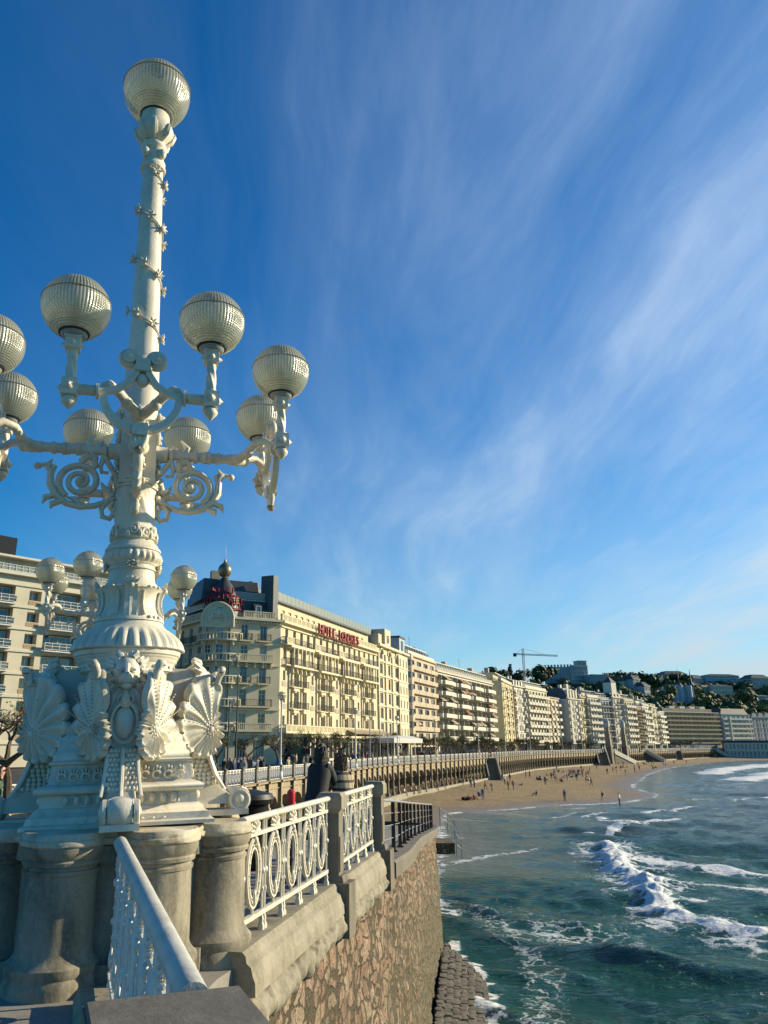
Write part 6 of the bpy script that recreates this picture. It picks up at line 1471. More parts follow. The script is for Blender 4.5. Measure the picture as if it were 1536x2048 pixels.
        for s_ in (-1, 1):                           # edge rolls and fish scales
            m.tube([(s_ * .135, -.77, .63), (s_ * .125, -.80, .50), (s_ * .14, -.85, .36), (s_ * .16, -.93, .24)], .018, 6, M=M)
            for j in range(9):
                z = .60 - j * .038; yy = np.interp(z, [.24, .36, .50, .62], [.93, .85, .80, .775]) ; ww = .12
                for i in range(3): m.ball((s_ * (.03 + .034 * i + .017 * (j % 2)), -yy - .002, z), (.019, .014, .023), 7, 5, M=M)
                for i in range(4): m.ball((s_ * (ww + .002), -yy + .05 + .045 * i + .02 * (j % 2), z), (.013, .023, .023), 7, 5, M=M)
        # oval medallion with its frame and tip
        m.ball((0, -.755, .83), (.085, .035, .135), 16, 12, M=M); m.tube([(.115 * sin(a), -.765 + .0 * a, .83 + .165 * cos(a)) for a in np.linspace(0, 2 * pi, 25)[:-1]], .017, 6, closed=True, M=M)
        m.tube([(.16 * sin(a), -.735, .80 + .20 * cos(a)) for a in np.linspace(0, 2 * pi, 25)[:-1]], .020, 6, closed=True, M=M)
        m.tube([(0, -.75, .98), (0, -.79, 1.03), (0, -.74, 1.12)], [.05, .04, .01], 8, M=M)
        for s_ in (-1, 1): m.tube([(s_ * (.03 + .035 * sin(a)), -.76, 1.02 - .035 * cos(a)) for a in np.linspace(0, 4.4, 8)], .012, 6, M=M)
        lg = m.build('corner_leg', 'cast_iron_paint', root, sharp=45)
        # lion mask
        m = MB()
        m.ball((0, -.66, 1.30), (.125, .13, .15), 16, 12, M=M); m.ball((0, -.79, 1.25), (.062, .075, .055), 12, 9, M=M); m.ball((0, -.785, 1.185), (.048, .055, .030), 10, 7, M=M); m.ball((0, -.86, 1.265), (.026, .02, .018), 8, 6, M=M)
        for s_ in (-1, 1):
            m.ball((s_ * .05, -.775, 1.325), (.036, .03, .018), 8, 6, M=M); m.ball((s_ * .052, -.785, 1.30), (.016, .014, .012), 8, 6, M=M); m.ball((s_ * .10, -.66, 1.41), (.03, .025, .04), 8, 6, M=M); m.ball((s_ * .045, -.80, 1.235), (.03, .04, .032), 8, 6, M=M)
        m.tube([(0, -.76, 1.36), (0, -.82, 1.31), (0, -.85, 1.28)], [.03, .022, .02], 8, M=M)
        rl_ = random.Random(30)
        for j in range(34):
            a = 2 * pi * j / 34; rr_ = .13 + .02 * (j % 3); x, z = rr_ * sin(a), 1.29 + (rr_ + .03) * cos(a)
            ln = rl_.uniform(.08, .13) * (1.5 if cos(a) < -.2 else 1)
            m.tube([(x * .8, -.70, 1.29 + (z - 1.29) * .8), (x * 1.1 + .01 * sin(j), -.69 + .02 * (j % 2), z - .01), (x * 1.25, -.63, z - ln * .6 * (1 if cos(a) < .4 else -.3)), (x * 1.15, -.62, z - ln * (1 if cos(a) < .4 else -.2))], [.022, .026, .022, .006], 6, M=M)
        for j in range(9): x = -.10 + j * .025; m.tube([(x * .6, -.70, 1.16), (x, -.73, 1.10), (x * 1.1 + .008 * (-1) ** j, -.72, 1.02), (x * .7, -.72, .96 - .02 * (j % 2))], [.02, .024, .018, .005], 6, M=M)
        m.build('lion_mask', 'cast_iron_paint', lg, (0, 0, -.05))
        # shell wings either side
        for s_ in (-1, 1):
            m = MB(); na_, nrr = 120, 14; vs = []; fs = []
            for i in range(na_ + 1):
                ph = 2 * pi * i / na_      # 0 = up, growing towards the body
                Rr = float(np.interp(ph, [0, .25, .6, 1.0, 1.6, 2.2, 2.8, 3.4, 4.0, 4.7, 5.3, 5.8, 6.0, 6.283], [.52, .52, .50, .42, .35, .30, .27, .25, .22, .18, .15, .20, .38, .52]))
                lob = 15; fr = (ph * lob / (2 * pi)) % 1 - .5; sc = 1 - .17 * (abs(fr) * 2) ** 3 * (1 if .45 < ph < 5.6 else .15)
                for j in range(nrr + 1):
                    t_ = j / nrr; rr_ = Rr * (.10 + .90 * t_) * (1 - (1 - sc) * t_ ** 2)
                    bend = ph - .20 * sin(ph) * (1 - t_)
                    hgt = .034 * (cos(pi * fr) ** 2) * min(1, t_ * 2.2) * (1 - .25 * t_) + .022 * max(0, 1 - abs(t_ - .93) / .10) + .012 * max(0, cos(2 * pi * fr * 1.5)) * t_ + .035 * (1 - t_) ** 2 - .03 * t_ ** 3
                    vs.append((rr_ * sin(bend), rr_ * cos(bend), hgt))
            K = nrr + 1
            for i in range(na_):
                for j in range(nrr): fs.append((i * K + j, (i + 1) * K + j, (i + 1) * K + j + 1, i * K + j + 1))
            nf = len(vs); vs += [(x, z, h - .035) for x, z, h in vs]
            fs += [tuple(q + nf for q in reversed(f)) for f in fs]
            for i in range(na_): fs.append((i * K + nrr, (i + 1) * K + nrr, (i + 1) * K + nrr + nf, i * K + nrr + nf))
            for i in range(na_ + 1): pass
            # plate frame: origin at rosette; a = towards the body horizontally, b = up, c = outward normal
            al = radians(33); a_ = Vector((s_ * sin(al), cos(al), 0)); c_ = Vector((s_ * cos(al), -sin(al), 0)); b__ = Vector((0, -.10, 1)).normalized()
            org = Vector((s_ * .235, -.775, .765))
            T = Matrix(((a_.x, b__.x, c_.x, org.x), (a_.y, b__.y, c_.y, org.y), (a_.z, b__.z, c_.z, org.z), (0, 0, 0, 1)))
            m.add(vs, fs, 0, True, M @ T)
            m.ball((0, 0, .035), (.035, .035, .022), 10, 7, M=M @ T)
            for j in range(9): a = 2 * pi * j / 9; m.ball((.045 * cos(a), .045 * sin(a), .035), (.015, .015, .014), 6, 5, M=M @ T)
            for j in range(12): a = 2 * pi * j / 12; m.ball((.068 * cos(a), .068 * sin(a), .028), (.012, .012, .012), 6, 5, M=M @ T)
            for w_ in (.10, .42, .78, 1.15):          # strings of pearls up the ribs
                for j in range(11): rr_ = .09 + j * .034; m.ball((rr_ * sin(w_), rr_ * cos(w_), .034), .0085, 5, 4, M=M @ T)
            m.tube([(-.015, .42, .02), (-.025, .49, .03), (-.03, .525, .05), (-.02, .555, .065), (.0, .55, .08), (.0, .53, .08)], [.03, .032, .038, .04, .036, .03], 10, M=M @ T)
            m.build('shell_wing', 'cast_iron_paint', lg, sharp=70)
    # --- four brackets with two globes each
    for k in range(4):
        M = rq(k); m = MB(); za = 3.66
        m.lathe([(.10, 0), (.12, .02), (.10, .05), (.085, .09), (.085, .16)], 20, M=M @ Matrix.Translation((0, -.14, za)) @ Matrix.Rotation(pi / 2, 4, 'X'))
        def arm(y0, y1, r_): m.tube([(0, -y0, za), (0, -y1, za)], r_, 14, M=M)
        arm(.2, .98, .050); 
        for y_, rr_ in ((.34, .075), (.60, .07), (.66, .055), (.74, .07), (.80, .055), (.84, .066), (.97, .062)): arm(y_ - .02, y_ + .02, rr_)
        m.ball((0, -.70, za), (.065, .055, .065), 14, 10, M=M)
        for s_ in (-1, 1):                           # S-shaped pipes forking out to the ring
            m.tube([(0, -.95, za), (s_ * .05, -1.06, za), (s_ * .11, -1.13, za + .03), (s_ * .20, -1.20, za + .11), (s_ * .28, -1.30, za + .13), (s_ * .31, -1.40, za + .06)], [.05, .05, .045, .045, .042, .042], 12, M=M)
            m.ball((s_ * .13, -1.15, za + .04), .056, 10, 8, M=M)
        # ring in the plane facing outwards
        y_ = -1.42; zc_ = za - .02; RR = .325
        def arcp(cx, cz, r_, a0, a1, n_=18): return [(cx + r_ * cos(a), y_, cz + r_ * sin(a)) for a in np.linspace(a0, a1, n_)]
        m.tube(arcp(0, zc_, RR, pi - .05, 2 * pi + .05, 26), .045, 4, smooth=False, up=(0, 1, 0), M=M)
        for s_ in (-1, 1):
            m.tube([(s_ * RR, y_, zc_ + .02), (s_ * .22, y_, zc_ + .05), (s_ * .12, y_, zc_ + .12), (s_ * .055, y_, zc_ + .22), (s_ * .03, y_, zc_ + .33)], .038, 4, smooth=False, up=(0, 1, 0), M=M)
            m.tube([(s_ * (.055 + .062 * (1 - cos(a)) ), y_, zc_ + .36 + .062 * sin(a)) for a in np.linspace(0, 5.2, 16)], [.038] * 16, 8, up=(0, 1, 0), M=M); m.tube([(s_ * .12, y_ - .06, zc_ + .36), (s_ * .12, y_ + .06, zc_ + .36)], .058, 14, M=M); m.ball((s_ * .12, y_ - .06, zc_ + .36), (.03, .02, .03), 8, 6, M=M)
            # square-ended arm to the lamp
            m.tube([(s_ * RR, y_, za), (s_ * .60, y_, za)], [.050, .055], 4, smooth=False, up=(0, 1, 1), M=M); m.tube([(s_ * .36, y_, za), (s_ * .385, y_, za)], .075, 16, M=M); m.tube([(s_ * .60, y_, za), (s_ * .40, y_, za)], .048, 12, M=M)
            # lamp support
            X = s_ * .605; C = (X, y_, 0)
            m.box((X, y_, za), (.135, .135, .15), M=M); m.ball((X, y_, za - .12), (.055, .055, .06), 12, 8, M=M); m.lathe([(.0, -.20), (.012, -.19), (.06, -.14), (.068, -.11), (.05, -.08)], 8, (X, y_, za), M=M, smooth=False)
            for dx, dy in ((1, 0), (-1, 0), (0, 1), (0, -1)): m.lathe([(.034, 0), (.036, .012), (.012, .035), (0, .05)], 8, M=M @ Matrix.Translation((X + dx * .066, y_ + dy * .066, za)) @ (Matrix.Rotation(pi / 2 * dx, 4, 'Y') @ Matrix.Rotation(-pi / 2 * dy, 4, 'X')))
            m.lathe([(.06, .075), (.062, .09), (.04, .10)] + [(.042, .10 + .016 * j) for j in range(16)] + [(.042, .36), (.055, .37), (.05, .38)], 24, (X, y_, za), mod=lambda a, z, r: 1 + (.16 * cos(4 * a + z * 34) if .10 < z < .345 else 0), M=M)
            m.box((X, y_, za + .42), (.125, .125, .10), M=M); m.box((X, y_, za + .485), (.145, .145, .03), M=M)
            for dx, dy in ((1, 0), (-1, 0), (0, 1), (0, -1)): m.lathe([(.03, 0), (.012, .03), (0, .045)], 8, M=M @ Matrix.Translation((X + dx * .06, y_ + dy * .06, za + .42)) @ (Matrix.Rotation(pi / 2 * dx, 4, 'Y') @ Matrix.Rotation(-pi / 2 * dy, 4, 'X')))
        m.box((0, y_, zc_ - RR), (.13, .11, .11), M=M); m.box((0, y_, zc_ + .30), (.13, .10, .12), M=M); m.ball((0, y_ + .02, zc_ + .17), (.06, .05, .07), 10, 8, M=M)
        m.ball((0, y_, zc_ - RR - .09), (.035, .035, .06), 8, 6, M=M); m.ball((0, y_, zc_ - RR - .16), (.022, .022, .04), 8, 6, M=M)
        for s_ in (-1, 1): m.tube([(s_ * .05, y_, zc_ - RR - .04), (s_ * .045, y_, zc_ - RR - .09), (s_ * .02, y_, zc_ - RR - .16)], [.034, .036, .026], 8, M=M); m.ball((0, y_, zc_ - RR - .18), (.045, .045, .04), 10, 8, M=M)
        br = m.build('bracket', 'cast_iron_paint', root, (0, 0, -.06), sharp=45)
        for s_ in (-1, 1):
            c = M @ Vector((s_ * .605, y_, za + .50 + .295)); globe(.30, br, c)
        # wrought scroll beneath the arm
        m = MB(); c0 = Vector((0, -.62, 3.22)); sp_ = []
        for j in range(46):
            t_ = j / 45; a = -2.2 + t_ * 4.3 * pi * .93; r_ = .040 + .215 * t_; sp_.append((0, c0.y + r_ * cos(a), c0.z + r_ * sin(a)))
        m.tube(sp_, [.030 + .014 * j / 45 for j in range(46)], 8, M=M, up=(1, 0, 0)); m.ball(c0, (.05, .06, .06), 12, 9, M=M); m.ball(c0, (.07, .03, .03), 8, 6, M=M)
        # big C sweeping down from the column round the spiral and out to a knob
        m.tube([(0, -.20, 3.02), (0, -.30, 2.97), (0, -.44, 2.90), (0, -.60, 2.88), (0, -.76, 2.92), (0, -.88, 3.02), (0, -.95, 3.16), (0, -.96, 3.30), (0, -.92, 3.40), (0, -1.0, 3.43), (0, -1.08, 3.41)], [.03, .034, .038, .04, .042, .046, .048, .042, .034, .028, .026], 8, M=M); m.ball((0, -1.11, 3.40), .046, 10, 8, M=M)
        m.tube([(0, -.19, 3.30), (0, -.27, 3.42), (0, -.34, 3.54), (0, -.36, 3.66)], [.03, .036, .036, .03], 8, M=M); m.tube([(0, -.36, 3.60), (0, -.40, 3.45), (0, -.38, 3.36), (0, -.30, 3.36)], [.034, .03, .026, .02], 8, M=M)
        m.tube([(0, -.26, 3.02), (0, -.36, 2.86), (0, -.34, 2.76), (0, -.26, 2.74), (0, -.22, 2.80)], [.034, .032, .034, .036, .03], 8, M=M)
        for (y0_, z0_, y1_, z1_, y2_, z2_) in ((-.50, 3.62, -.56, 3.78, -.48, 3.88), (-.52, 3.60, -.42, 3.74, -.38, 3.80), (-.55, 3.58, -.64, 3.44, -.56, 3.36), (-.48, 3.58, -.46, 3.44, -.50, 3.36), (-.88, 3.02, -1.0, 2.98, -1.02, 2.90), (-.80, 2.95, -.92, 2.90, -.93, 2.84), (-.60, 2.88, -.66, 2.98, -.76, 3.0), (-.95, 3.3, -1.0, 3.42, -.95, 3.50), (-.26, 3.1, -.34, 3.14, -.38, 3.22)):
            m.tube([(0, y0_, z0_), (0, y1_, z1_), (0, y2_, z2_)], [.04, .045, .012], 8, flat=.9, M=M, up=(1, 0, 0))
        for j in range(7): m.ball((0, -.46 - .02 * j, 3.56 + .012 * (j % 3)), (.05, .035, .045), 7, 5, M=M)
        Mi = M.inverted(); m.v = [tuple(M @ Vector((q.x, -.2 + (q.y + .2) * .86, 3.66 + (q.z - 3.66) * .80))) for q in (Mi @ Vector(v) for v in m.v)]
        m.build('scroll', 'cast_iron_paint', br, sharp=50)
        # mask, cartouche and hanging garland on the column
        m = MB(); m.ball((0, -.22, 4.02), (.075, .07, .09), 12, 9, M=M); m.ball((0, -.28, 3.99), (.035, .035, .03), 8, 6, M=M)
        for j in range(11): a = pi * 2 * j / 11; m.tube([(.06 * cos(a), -.21, 4.02 + .07 * sin(a)), (.10 * cos(a), -.205, 4.02 + .115 * sin(a))], [.024, .008], 6, M=M)
        for s_ in (-1, 1):
            m.tube([(s_ * (.06 + .05 * cos(a)), -.20, 3.82 + .06 * sin(a)) for a in np.linspace(-2.2, 3.2, 12)], .02, 6, M=M); m.ball((s_ * .07, -.215, 3.82), .028, 8, 6, M=M)
        rg_ = random.Random(9)
        for j in range(34): z = 3.78 - j * .023; w_ = .055 * sin(pi * (j + 2) / 37) + .01; m.ball((rg_.uniform(-w_, w_), -.205 - rg_.uniform(0, .05), z), (rg_.uniform(.018, .034),) * 3, 6, 5, M=M)
        m.build('garland', 'cast_iron_paint', br)
    return root
lamp = lamp_parts(); note_kids(lamp)
lamp['label'] = 'huge ornate white lamp post with nine ribbed globes in the foreground'; lamp['group'] = 'ornate nine globe lamp posts'
lamp.location = (LX + .045, LY, LZ); lamp.rotation_euler = (0, radians(-1.62), 0)
lamp.rotation_euler = (Matrix.Rotation(radians(-1.62), 3, 'Y') @ Matrix.Rotation(LROT, 3, 'Z')).to_euler()
l2 = copy_tree(lamp); l2['label'] = 'second ornate white nine globe lamp post, farther back and mostly hidden behind the big one'
l2.location = (-4.88, 16.8, LZ - .16); l2.rotation_euler = (0, 0, LROT)

# ============================================================ STONE PEDESTALS
def pedestal(x, y, rz, label):
    o = thing('stone_pedestal', label, 'pedestal', (x, y, 0), rz, 'clustered stone lamp pedestals')
    RC_ = .955; rd = .255
    cen = [(RC_ * cos(radians(22.5 + 45 * k)), RC_ * sin(radians(22.5 + 45 * k))) for k in range(8)]
    dm = MB(); dm.lathe([(.36, -.6), (.36, .06), (.345, .10), (.335, .12), (.35, .15), (.35, .19), (.315, .22), (.295, .25), (.285, .28), (.275, .80), (.285, .805), (.29, .83), (.275, .84), (.275, .86), (.30, .87), (.305, .895), (.295, .91), (.31, .93), (.325, .97), (.325, 1.0)], 40)
    me = dm.mesh('drum', ['weathered_stone'])
    for c in cen: obj('drum', me, o, (c[0], c[1], 0), R.uniform(0, 6))
    m = MB(); oc = [(1.0 * cos(radians(45 * k)), 1.0 * sin(radians(45 * k))) for k in range(8)]
    m.prism([(p_[0] * .93, p_[1] * .93) for p_ in oc], -.6, 1.0); m.prism([(p_[0] * 1.06, p_[1] * 1.06) for p_ in oc], -.6, .17); m.prism([(p_[0] * 1.0, p_[1] * 1.0) for p_ in oc], .87, .99)
    m.build('core', 'weathered_stone', o)
    m = MB(); rr_ = random.Random(4)
    out = []
    for k in range(360):
        a = radians(k); d = Vector((cos(a), sin(a))); best = 1.02
        for c in cen:
            b_ = d.x * c[0] + d.y * c[1]; q = b_ * b_ - (c[0] ** 2 + c[1] ** 2 - .335 ** 2)
            if q > 0: best = max(best, b_ + sqrt(q))
        out.append((best * cos(a), best * sin(a)))
    n_ = len(out); vs = []; fs = []
    lay = [(.93, .995), (.985, 1.0), (1.0, 1.015), (1.0, 1.03), (1.0, 1.045), (.985, 1.055), (.985, 1.075), (.97, 1.10), (.5, 1.10)]
    for (s_, z) in lay:
        for i, p_ in enumerate(out): w_ = 1 + .012 * noise.fractal(Vector((p_[0] * 5, p_[1] * 5, z * 12)), .8, 2.1, 4); vs.append((p_[0] * s_ * w_, p_[1] * s_ * w_, z + (.007 * noise.noise(Vector((p_[0] * 3, p_[1] * 3, 3))) if s_ > .6 else 0)))
    for j in range(len(lay) - 1):
        for i in range(n_): fs.append((j * n_ + i, j * n_ + (i + 1) % n_, (j + 1) * n_ + (i + 1) % n_, (j + 1) * n_ + i))
    fs.append(tuple((len(lay) - 1) * n_ + i for i in range(n_)))
    m.add(vs, fs, 0, True); m.build('slab', 'slab_stone', o, sharp=50); return o
pedestal(LX, LY, LROT, 'weathered cluster of stone drums carrying the foreground lamp post')
pedestal(-4.88, 16.8, LROT, 'second stone pedestal farther back, hidden behind the big lamp base')

# --- litter bin with a broad dark lid, red can
p = at(493, 1610, 12.2); o = thing('litter_bin', 'round dark litter bin with a broad oval lid behind the scroll foot', 'bin', (p.x, p.y, 0)); o.scale = (1.05, 1.05, 1.13)
m = MB(); m.lathe([(.26, 0), (.28, .05), (.29, .75), (.31, .78)], 24); m.build('body', 'black_metal', o); m = MB(); m.lathe([(.02, .78), (.37, .80), (.40, .86), (.37, .92), (.15, .97), (.01, .98)], 32); m.build('lid', 'sign_black', o)
p = at(582, 1612, 11.0); o = thing('red_canister', 'small bright red canister on a thin stand behind the white railing', 'canister', (p.x, p.y, .95))
m = MB(); m.lathe([(.05, -.02), (.055, .0), (.058, .16), (.055, .19), (.03, .215), (.01, .22)], 16); m.build('body', 'red_plastic', o); m = MB(); m.lathe([(.12, -.95), (.12, -.92), (.03, -.90), (.03, -.03), (.05, -.02)], 12); m.build('stand', 'dark_metal', o)

# ============================================================ PEOPLE
def skin_person(pose, sub=1, rs_=1.0):
    """one continuous body grown over joints; returns verts, faces, per-face zone (0 skin,1 hair,2 top,3 legs,4 shoes)"""
    J = {}
    if pose in ('stand', 'walk', 'lean'):
        st_ = {'stand': .0, 'lean': .0, 'walk': .26}[pose]
        J = dict(hip=(0, 0, .93), waist=(0, .0, 1.07), chest=(0, .01, 1.28), neckb=(0, .01, 1.44), neck=(0, .0, 1.51), head=(0, -.015, 1.60), top=(0, .0, 1.70),
                 sl=(-.17, .01, 1.40), el=(-.23, .05 + st_ * .3, 1.13), wl=(-.24, -.03 + st_ * .6, .90), hl=(-.24, -.06 + st_ * .6, .81), sr=(.17, .01, 1.40), er=(.23, .05 - st_ * .3, 1.13), wr=(.24, -.05 - st_ * .7, .90), hr=(.24, -.08 - st_ * .7, .81),
                 pl=(-.10, 0, .90), kl=(-.11, -st_ * .55 - .01, .50), al=(-.11, -st_ * .75 + .03, .09), tl=(-.11, -st_ * .75 - .12, .03), pr=(.10, 0, .90), kr=(.11, st_ * .30 - .01, .50), ar=(.11, st_ * 1.0 + .03, .10), tr=(.11, st_ * 1.0 - .12, .04))
        if pose == 'lean':
            J.update(waist=(0, -.04, 1.07), chest=(0, -.13, 1.26), neckb=(0, -.19, 1.40), neck=(0, -.22, 1.46), head=(0, -.26, 1.55), top=(0, -.27, 1.65), sl=(-.18, -.17, 1.37), sr=(.18, -.17, 1.37), el=(-.24, -.34, 1.16), er=(.24, -.34, 1.16), wl=(-.16, -.52, 1.10), wr=(.16, -.52, 1.10), hl=(-.10, -.58, 1.10), hr=(.10, -.58, 1.10))
    else:
        J = dict(hip=(0, 0, .12), waist=(0, .06, .25), chest=(0, .08, .46), neckb=(0, .04, .62), neck=(0, .02, .69), head=(0, -.01, .78), top=(0, 0, .88),
                 sl=(-.17, .07, .58), el=(-.25, -.05, .36), wl=(-.18, -.26, .38), hl=(-.14, -.34, .40), sr=(.17, .07, .58), er=(.25, -.05, .36), wr=(.18, -.26, .38), hr=(.14, -.34, .40),
                 pl=(-.10, -.02, .11), kl=(-.13, -.40, .40), al=(-.13, -.62, .08), tl=(-.13, -.75, .04), pr=(.10, -.02, .11), kr=(.13, -.40, .40), ar=(.13, -.62, .08), tr=(.13, -.75, .04))
        if pose == 'edge':
            J.update(kl=(-.12, -.45, .14), al=(-.12, -.48, -.30), tl=(-.12, -.60, -.36), kr=(.12, -.45, .14), ar=(.12, -.46, -.30), tr=(.12, -.58, -.36), wl=(-.16, -.2, .22), hl=(-.14, -.3, .2), wr=(.16, -.2, .22), hr=(.14, -.3, .2))
    rad = dict(hip=.125, waist=.115, chest=.135, neckb=.065, neck=.052, head=.092, top=.070, sl=.068, el=.045, wl=.034, hl=.036, sr=.068, er=.045, wr=.034, hr=.036, pl=.095, kl=.062, al=.045, tl=.036, pr=.095, kr=.062, ar=.045, tr=.036)
    E_ = [('hip', 'waist'), ('waist', 'chest'), ('chest', 'neckb'), ('neckb', 'neck'), ('neck', 'head'), ('head', 'top'), ('chest', 'sl'), ('sl', 'el'), ('el', 'wl'), ('wl', 'hl'), ('chest', 'sr'), ('sr', 'er'), ('er', 'wr'), ('wr', 'hr'), ('hip', 'pl'), ('pl', 'kl'), ('kl', 'al'), ('al', 'tl'), ('hip', 'pr'), ('pr', 'kr'), ('kr', 'ar'), ('ar', 'tr')]
    ks = list(J); me = bpy.data.meshes.new('p'); me.from_pydata([J[k] for k in ks], [(ks.index(a), ks.index(b)) for a, b in E_], [])
    o = bpy.data.objects.new('p', me); COL.objects.link(o); sm = o.modifiers.new('s', 'SKIN'); sm.use_smooth_shade = True
    for i, k in enumerate(ks):
        r_ = rad[k] * rs_; d = me.skin_vertices[0].data[i]; d.radius = (r_ * (1.25 if k in ('hip', 'waist', 'chest') else 1), r_ * (.85 if k in ('hip', 'waist', 'chest') else 1)); d.use_root = (k == 'hip')
    if sub: q = o.modifiers.new('u', 'SUBSURF'); q.levels = sub; q.render_levels = sub
    dg = bpy.context.evaluated_depsgraph_get(); dg.update(); ev = bpy.data.meshes.new_from_object(o.evaluated_get(dg)); bpy.data.objects.remove(o)
    zone = {('neck', 'head'): 0, ('head', 'top'): 0, ('neckb', 'neck'): 0, ('wl', 'hl'): 0, ('wr', 'hr'): 0, ('al', 'tl'): 4, ('ar', 'tr'): 4}
    segs = []
    for a, b in E_: segs.append((np.array(J[a]), np.array(J[b]), zone.get((a, b), 3 if a[0] in 'pk' or (a == 'hip' and b[0] == 'p') else 2)))
    segs[0] = (segs[0][0], segs[0][1], 2)
    hd_ = Vector(J['head']); up_ = (Vector(J['top']) - hd_).normalized()
    for pl_ in ev.polygons:
        c = np.array(pl_.center); best = min(segs, key=lambda s_: np.linalg.norm(c - s_[0] - np.clip(np.dot(c - s_[0], s_[1] - s_[0]) / np.dot(s_[1] - s_[0], s_[1] - s_[0]), 0, 1) * (s_[1] - s_[0])))
        zn = best[2]
        if zn == 0 and abs(c[0]) < .14:
            rel = Vector(c) - hd_
            if (Vector(c) - hd_).length < .2 and (rel.y > .0 or rel.dot(up_) > .055): zn = 1
        pl_.material_index = zn; pl_.use_smooth = True
    ev['z'] = [q.material_index for q in ev.polygons]
    return ev
def setmats(me, mats):
    z = list(me['z']); me.materials.clear()
    for n_ in mats: me.materials.append(MATS[n_])
    me.polygons.foreach_set('material_index', z); del me['z']; me.update()
def pmat(name, c, rough=.8):
    if name not in MATS:
        m, nt, b = newmat(name); n = noisen(nt, objco(nt), 14, 3); L(nt, mixc(nt, n.outputs[0], tuple(x * .75 for x in c), tuple(min(1, x * 1.2) for x in c)), b.inputs['Base Color']); b.inputs['Roughness'].default_value = rough
    return MATS[name]
CLR = {'black': (.015, .015, .018), 'navy': (.02, .03, .08), 'blue': (.03, .09, .38), 'red': (.35, .03, .03), 'white': (.62, .60, .56), 'grey': (.16, .16, .17), 'brown': (.14, .08, .045), 'green': (.05, .10, .06), 'beige': (.42, .34, .24), 'pink': (.5, .22, .24), 'teal': (.05, .18, .22), 'purple': (.12, .05, .18), 'denim': (.07, .11, .19), 'skin': (.48, .28, .19)}
for k, v in CLR.items(): pmat('cloth_' + k, v)
pmat('skin', (.50, .30, .21), .6); HAIR = {'dark': (.02, .014, .01), 'brown': (.09, .045, .022), 'fair': (.30, .19, .09), 'grey': (.28, .27, .25)}
for k, v in HAIR.items(): pmat('hair_' + k, v, .6)
BASE = {p_: skin_person(p_) for p_ in ('stand', 'walk', 'sit', 'edge')}
PM = {}
def person_mesh(pose, top, legs, hair):
    k = (pose, top, legs, hair)
    if k not in PM:
        me = BASE[pose].copy()
        setmats(me, ('skin', 'hair_' + hair, 'cloth_' + top, ('skin' if legs == 'bare' else 'cloth_' + legs), ('skin' if legs == 'bare' else 'cloth_black')))
        PM[k] = me
    return PM[k]
SEEN_LB = {}
rp_ = random.Random(33)
TOPS = ['black', 'navy', 'grey', 'red', 'white', 'brown', 'green', 'beige', 'teal', 'purple', 'blue', 'pink']; LEGS = ['black', 'denim', 'navy', 'grey', 'brown', 'beige']; HRS = ['dark', 'brown', 'fair', 'grey']
VERB = {'stand': 'standing', 'walk': 'walking', 'sit': 'sitting', 'edge': 'sitting'}
def person(p, pose, where, rz=None, group=None, sc=None, top=None, legs=None, hair=None):
    for _ in range(40):
        t_, l_, h_ = top or rp_.choice(TOPS), legs or rp_.choice(LEGS), hair or rp_.choice(HRS)
        lb_ = f"{h_} haired person, {t_} top, {'bare legs' if l_ == 'bare' else l_ + ' trousers'}, {VERB[pose]} {where}"
        if len(lb_.split()) > 16: lb_ = lb_.replace(', ' + (l_ + ' trousers'), '')
        if len(lb_.split()) > 16: print('LONG', lb_)
        if lb_ not in SEEN_LB: break
    SEEN_LB[lb_] = 1
    o = obj('person', person_mesh(pose, t_, l_, h_), None, p, rz if rz is not None else rp_.uniform(0, 6.28)); s_ = sc or rp_.uniform(.94, 1.05); o.scale = (s_,) * 3
    return tag(o, lb_, 'person', group)
def beachgoer(px, py, pose, where, **k):
    p = sandpt(px, py); return person(p, pose, where, group='people on the beach', **k)
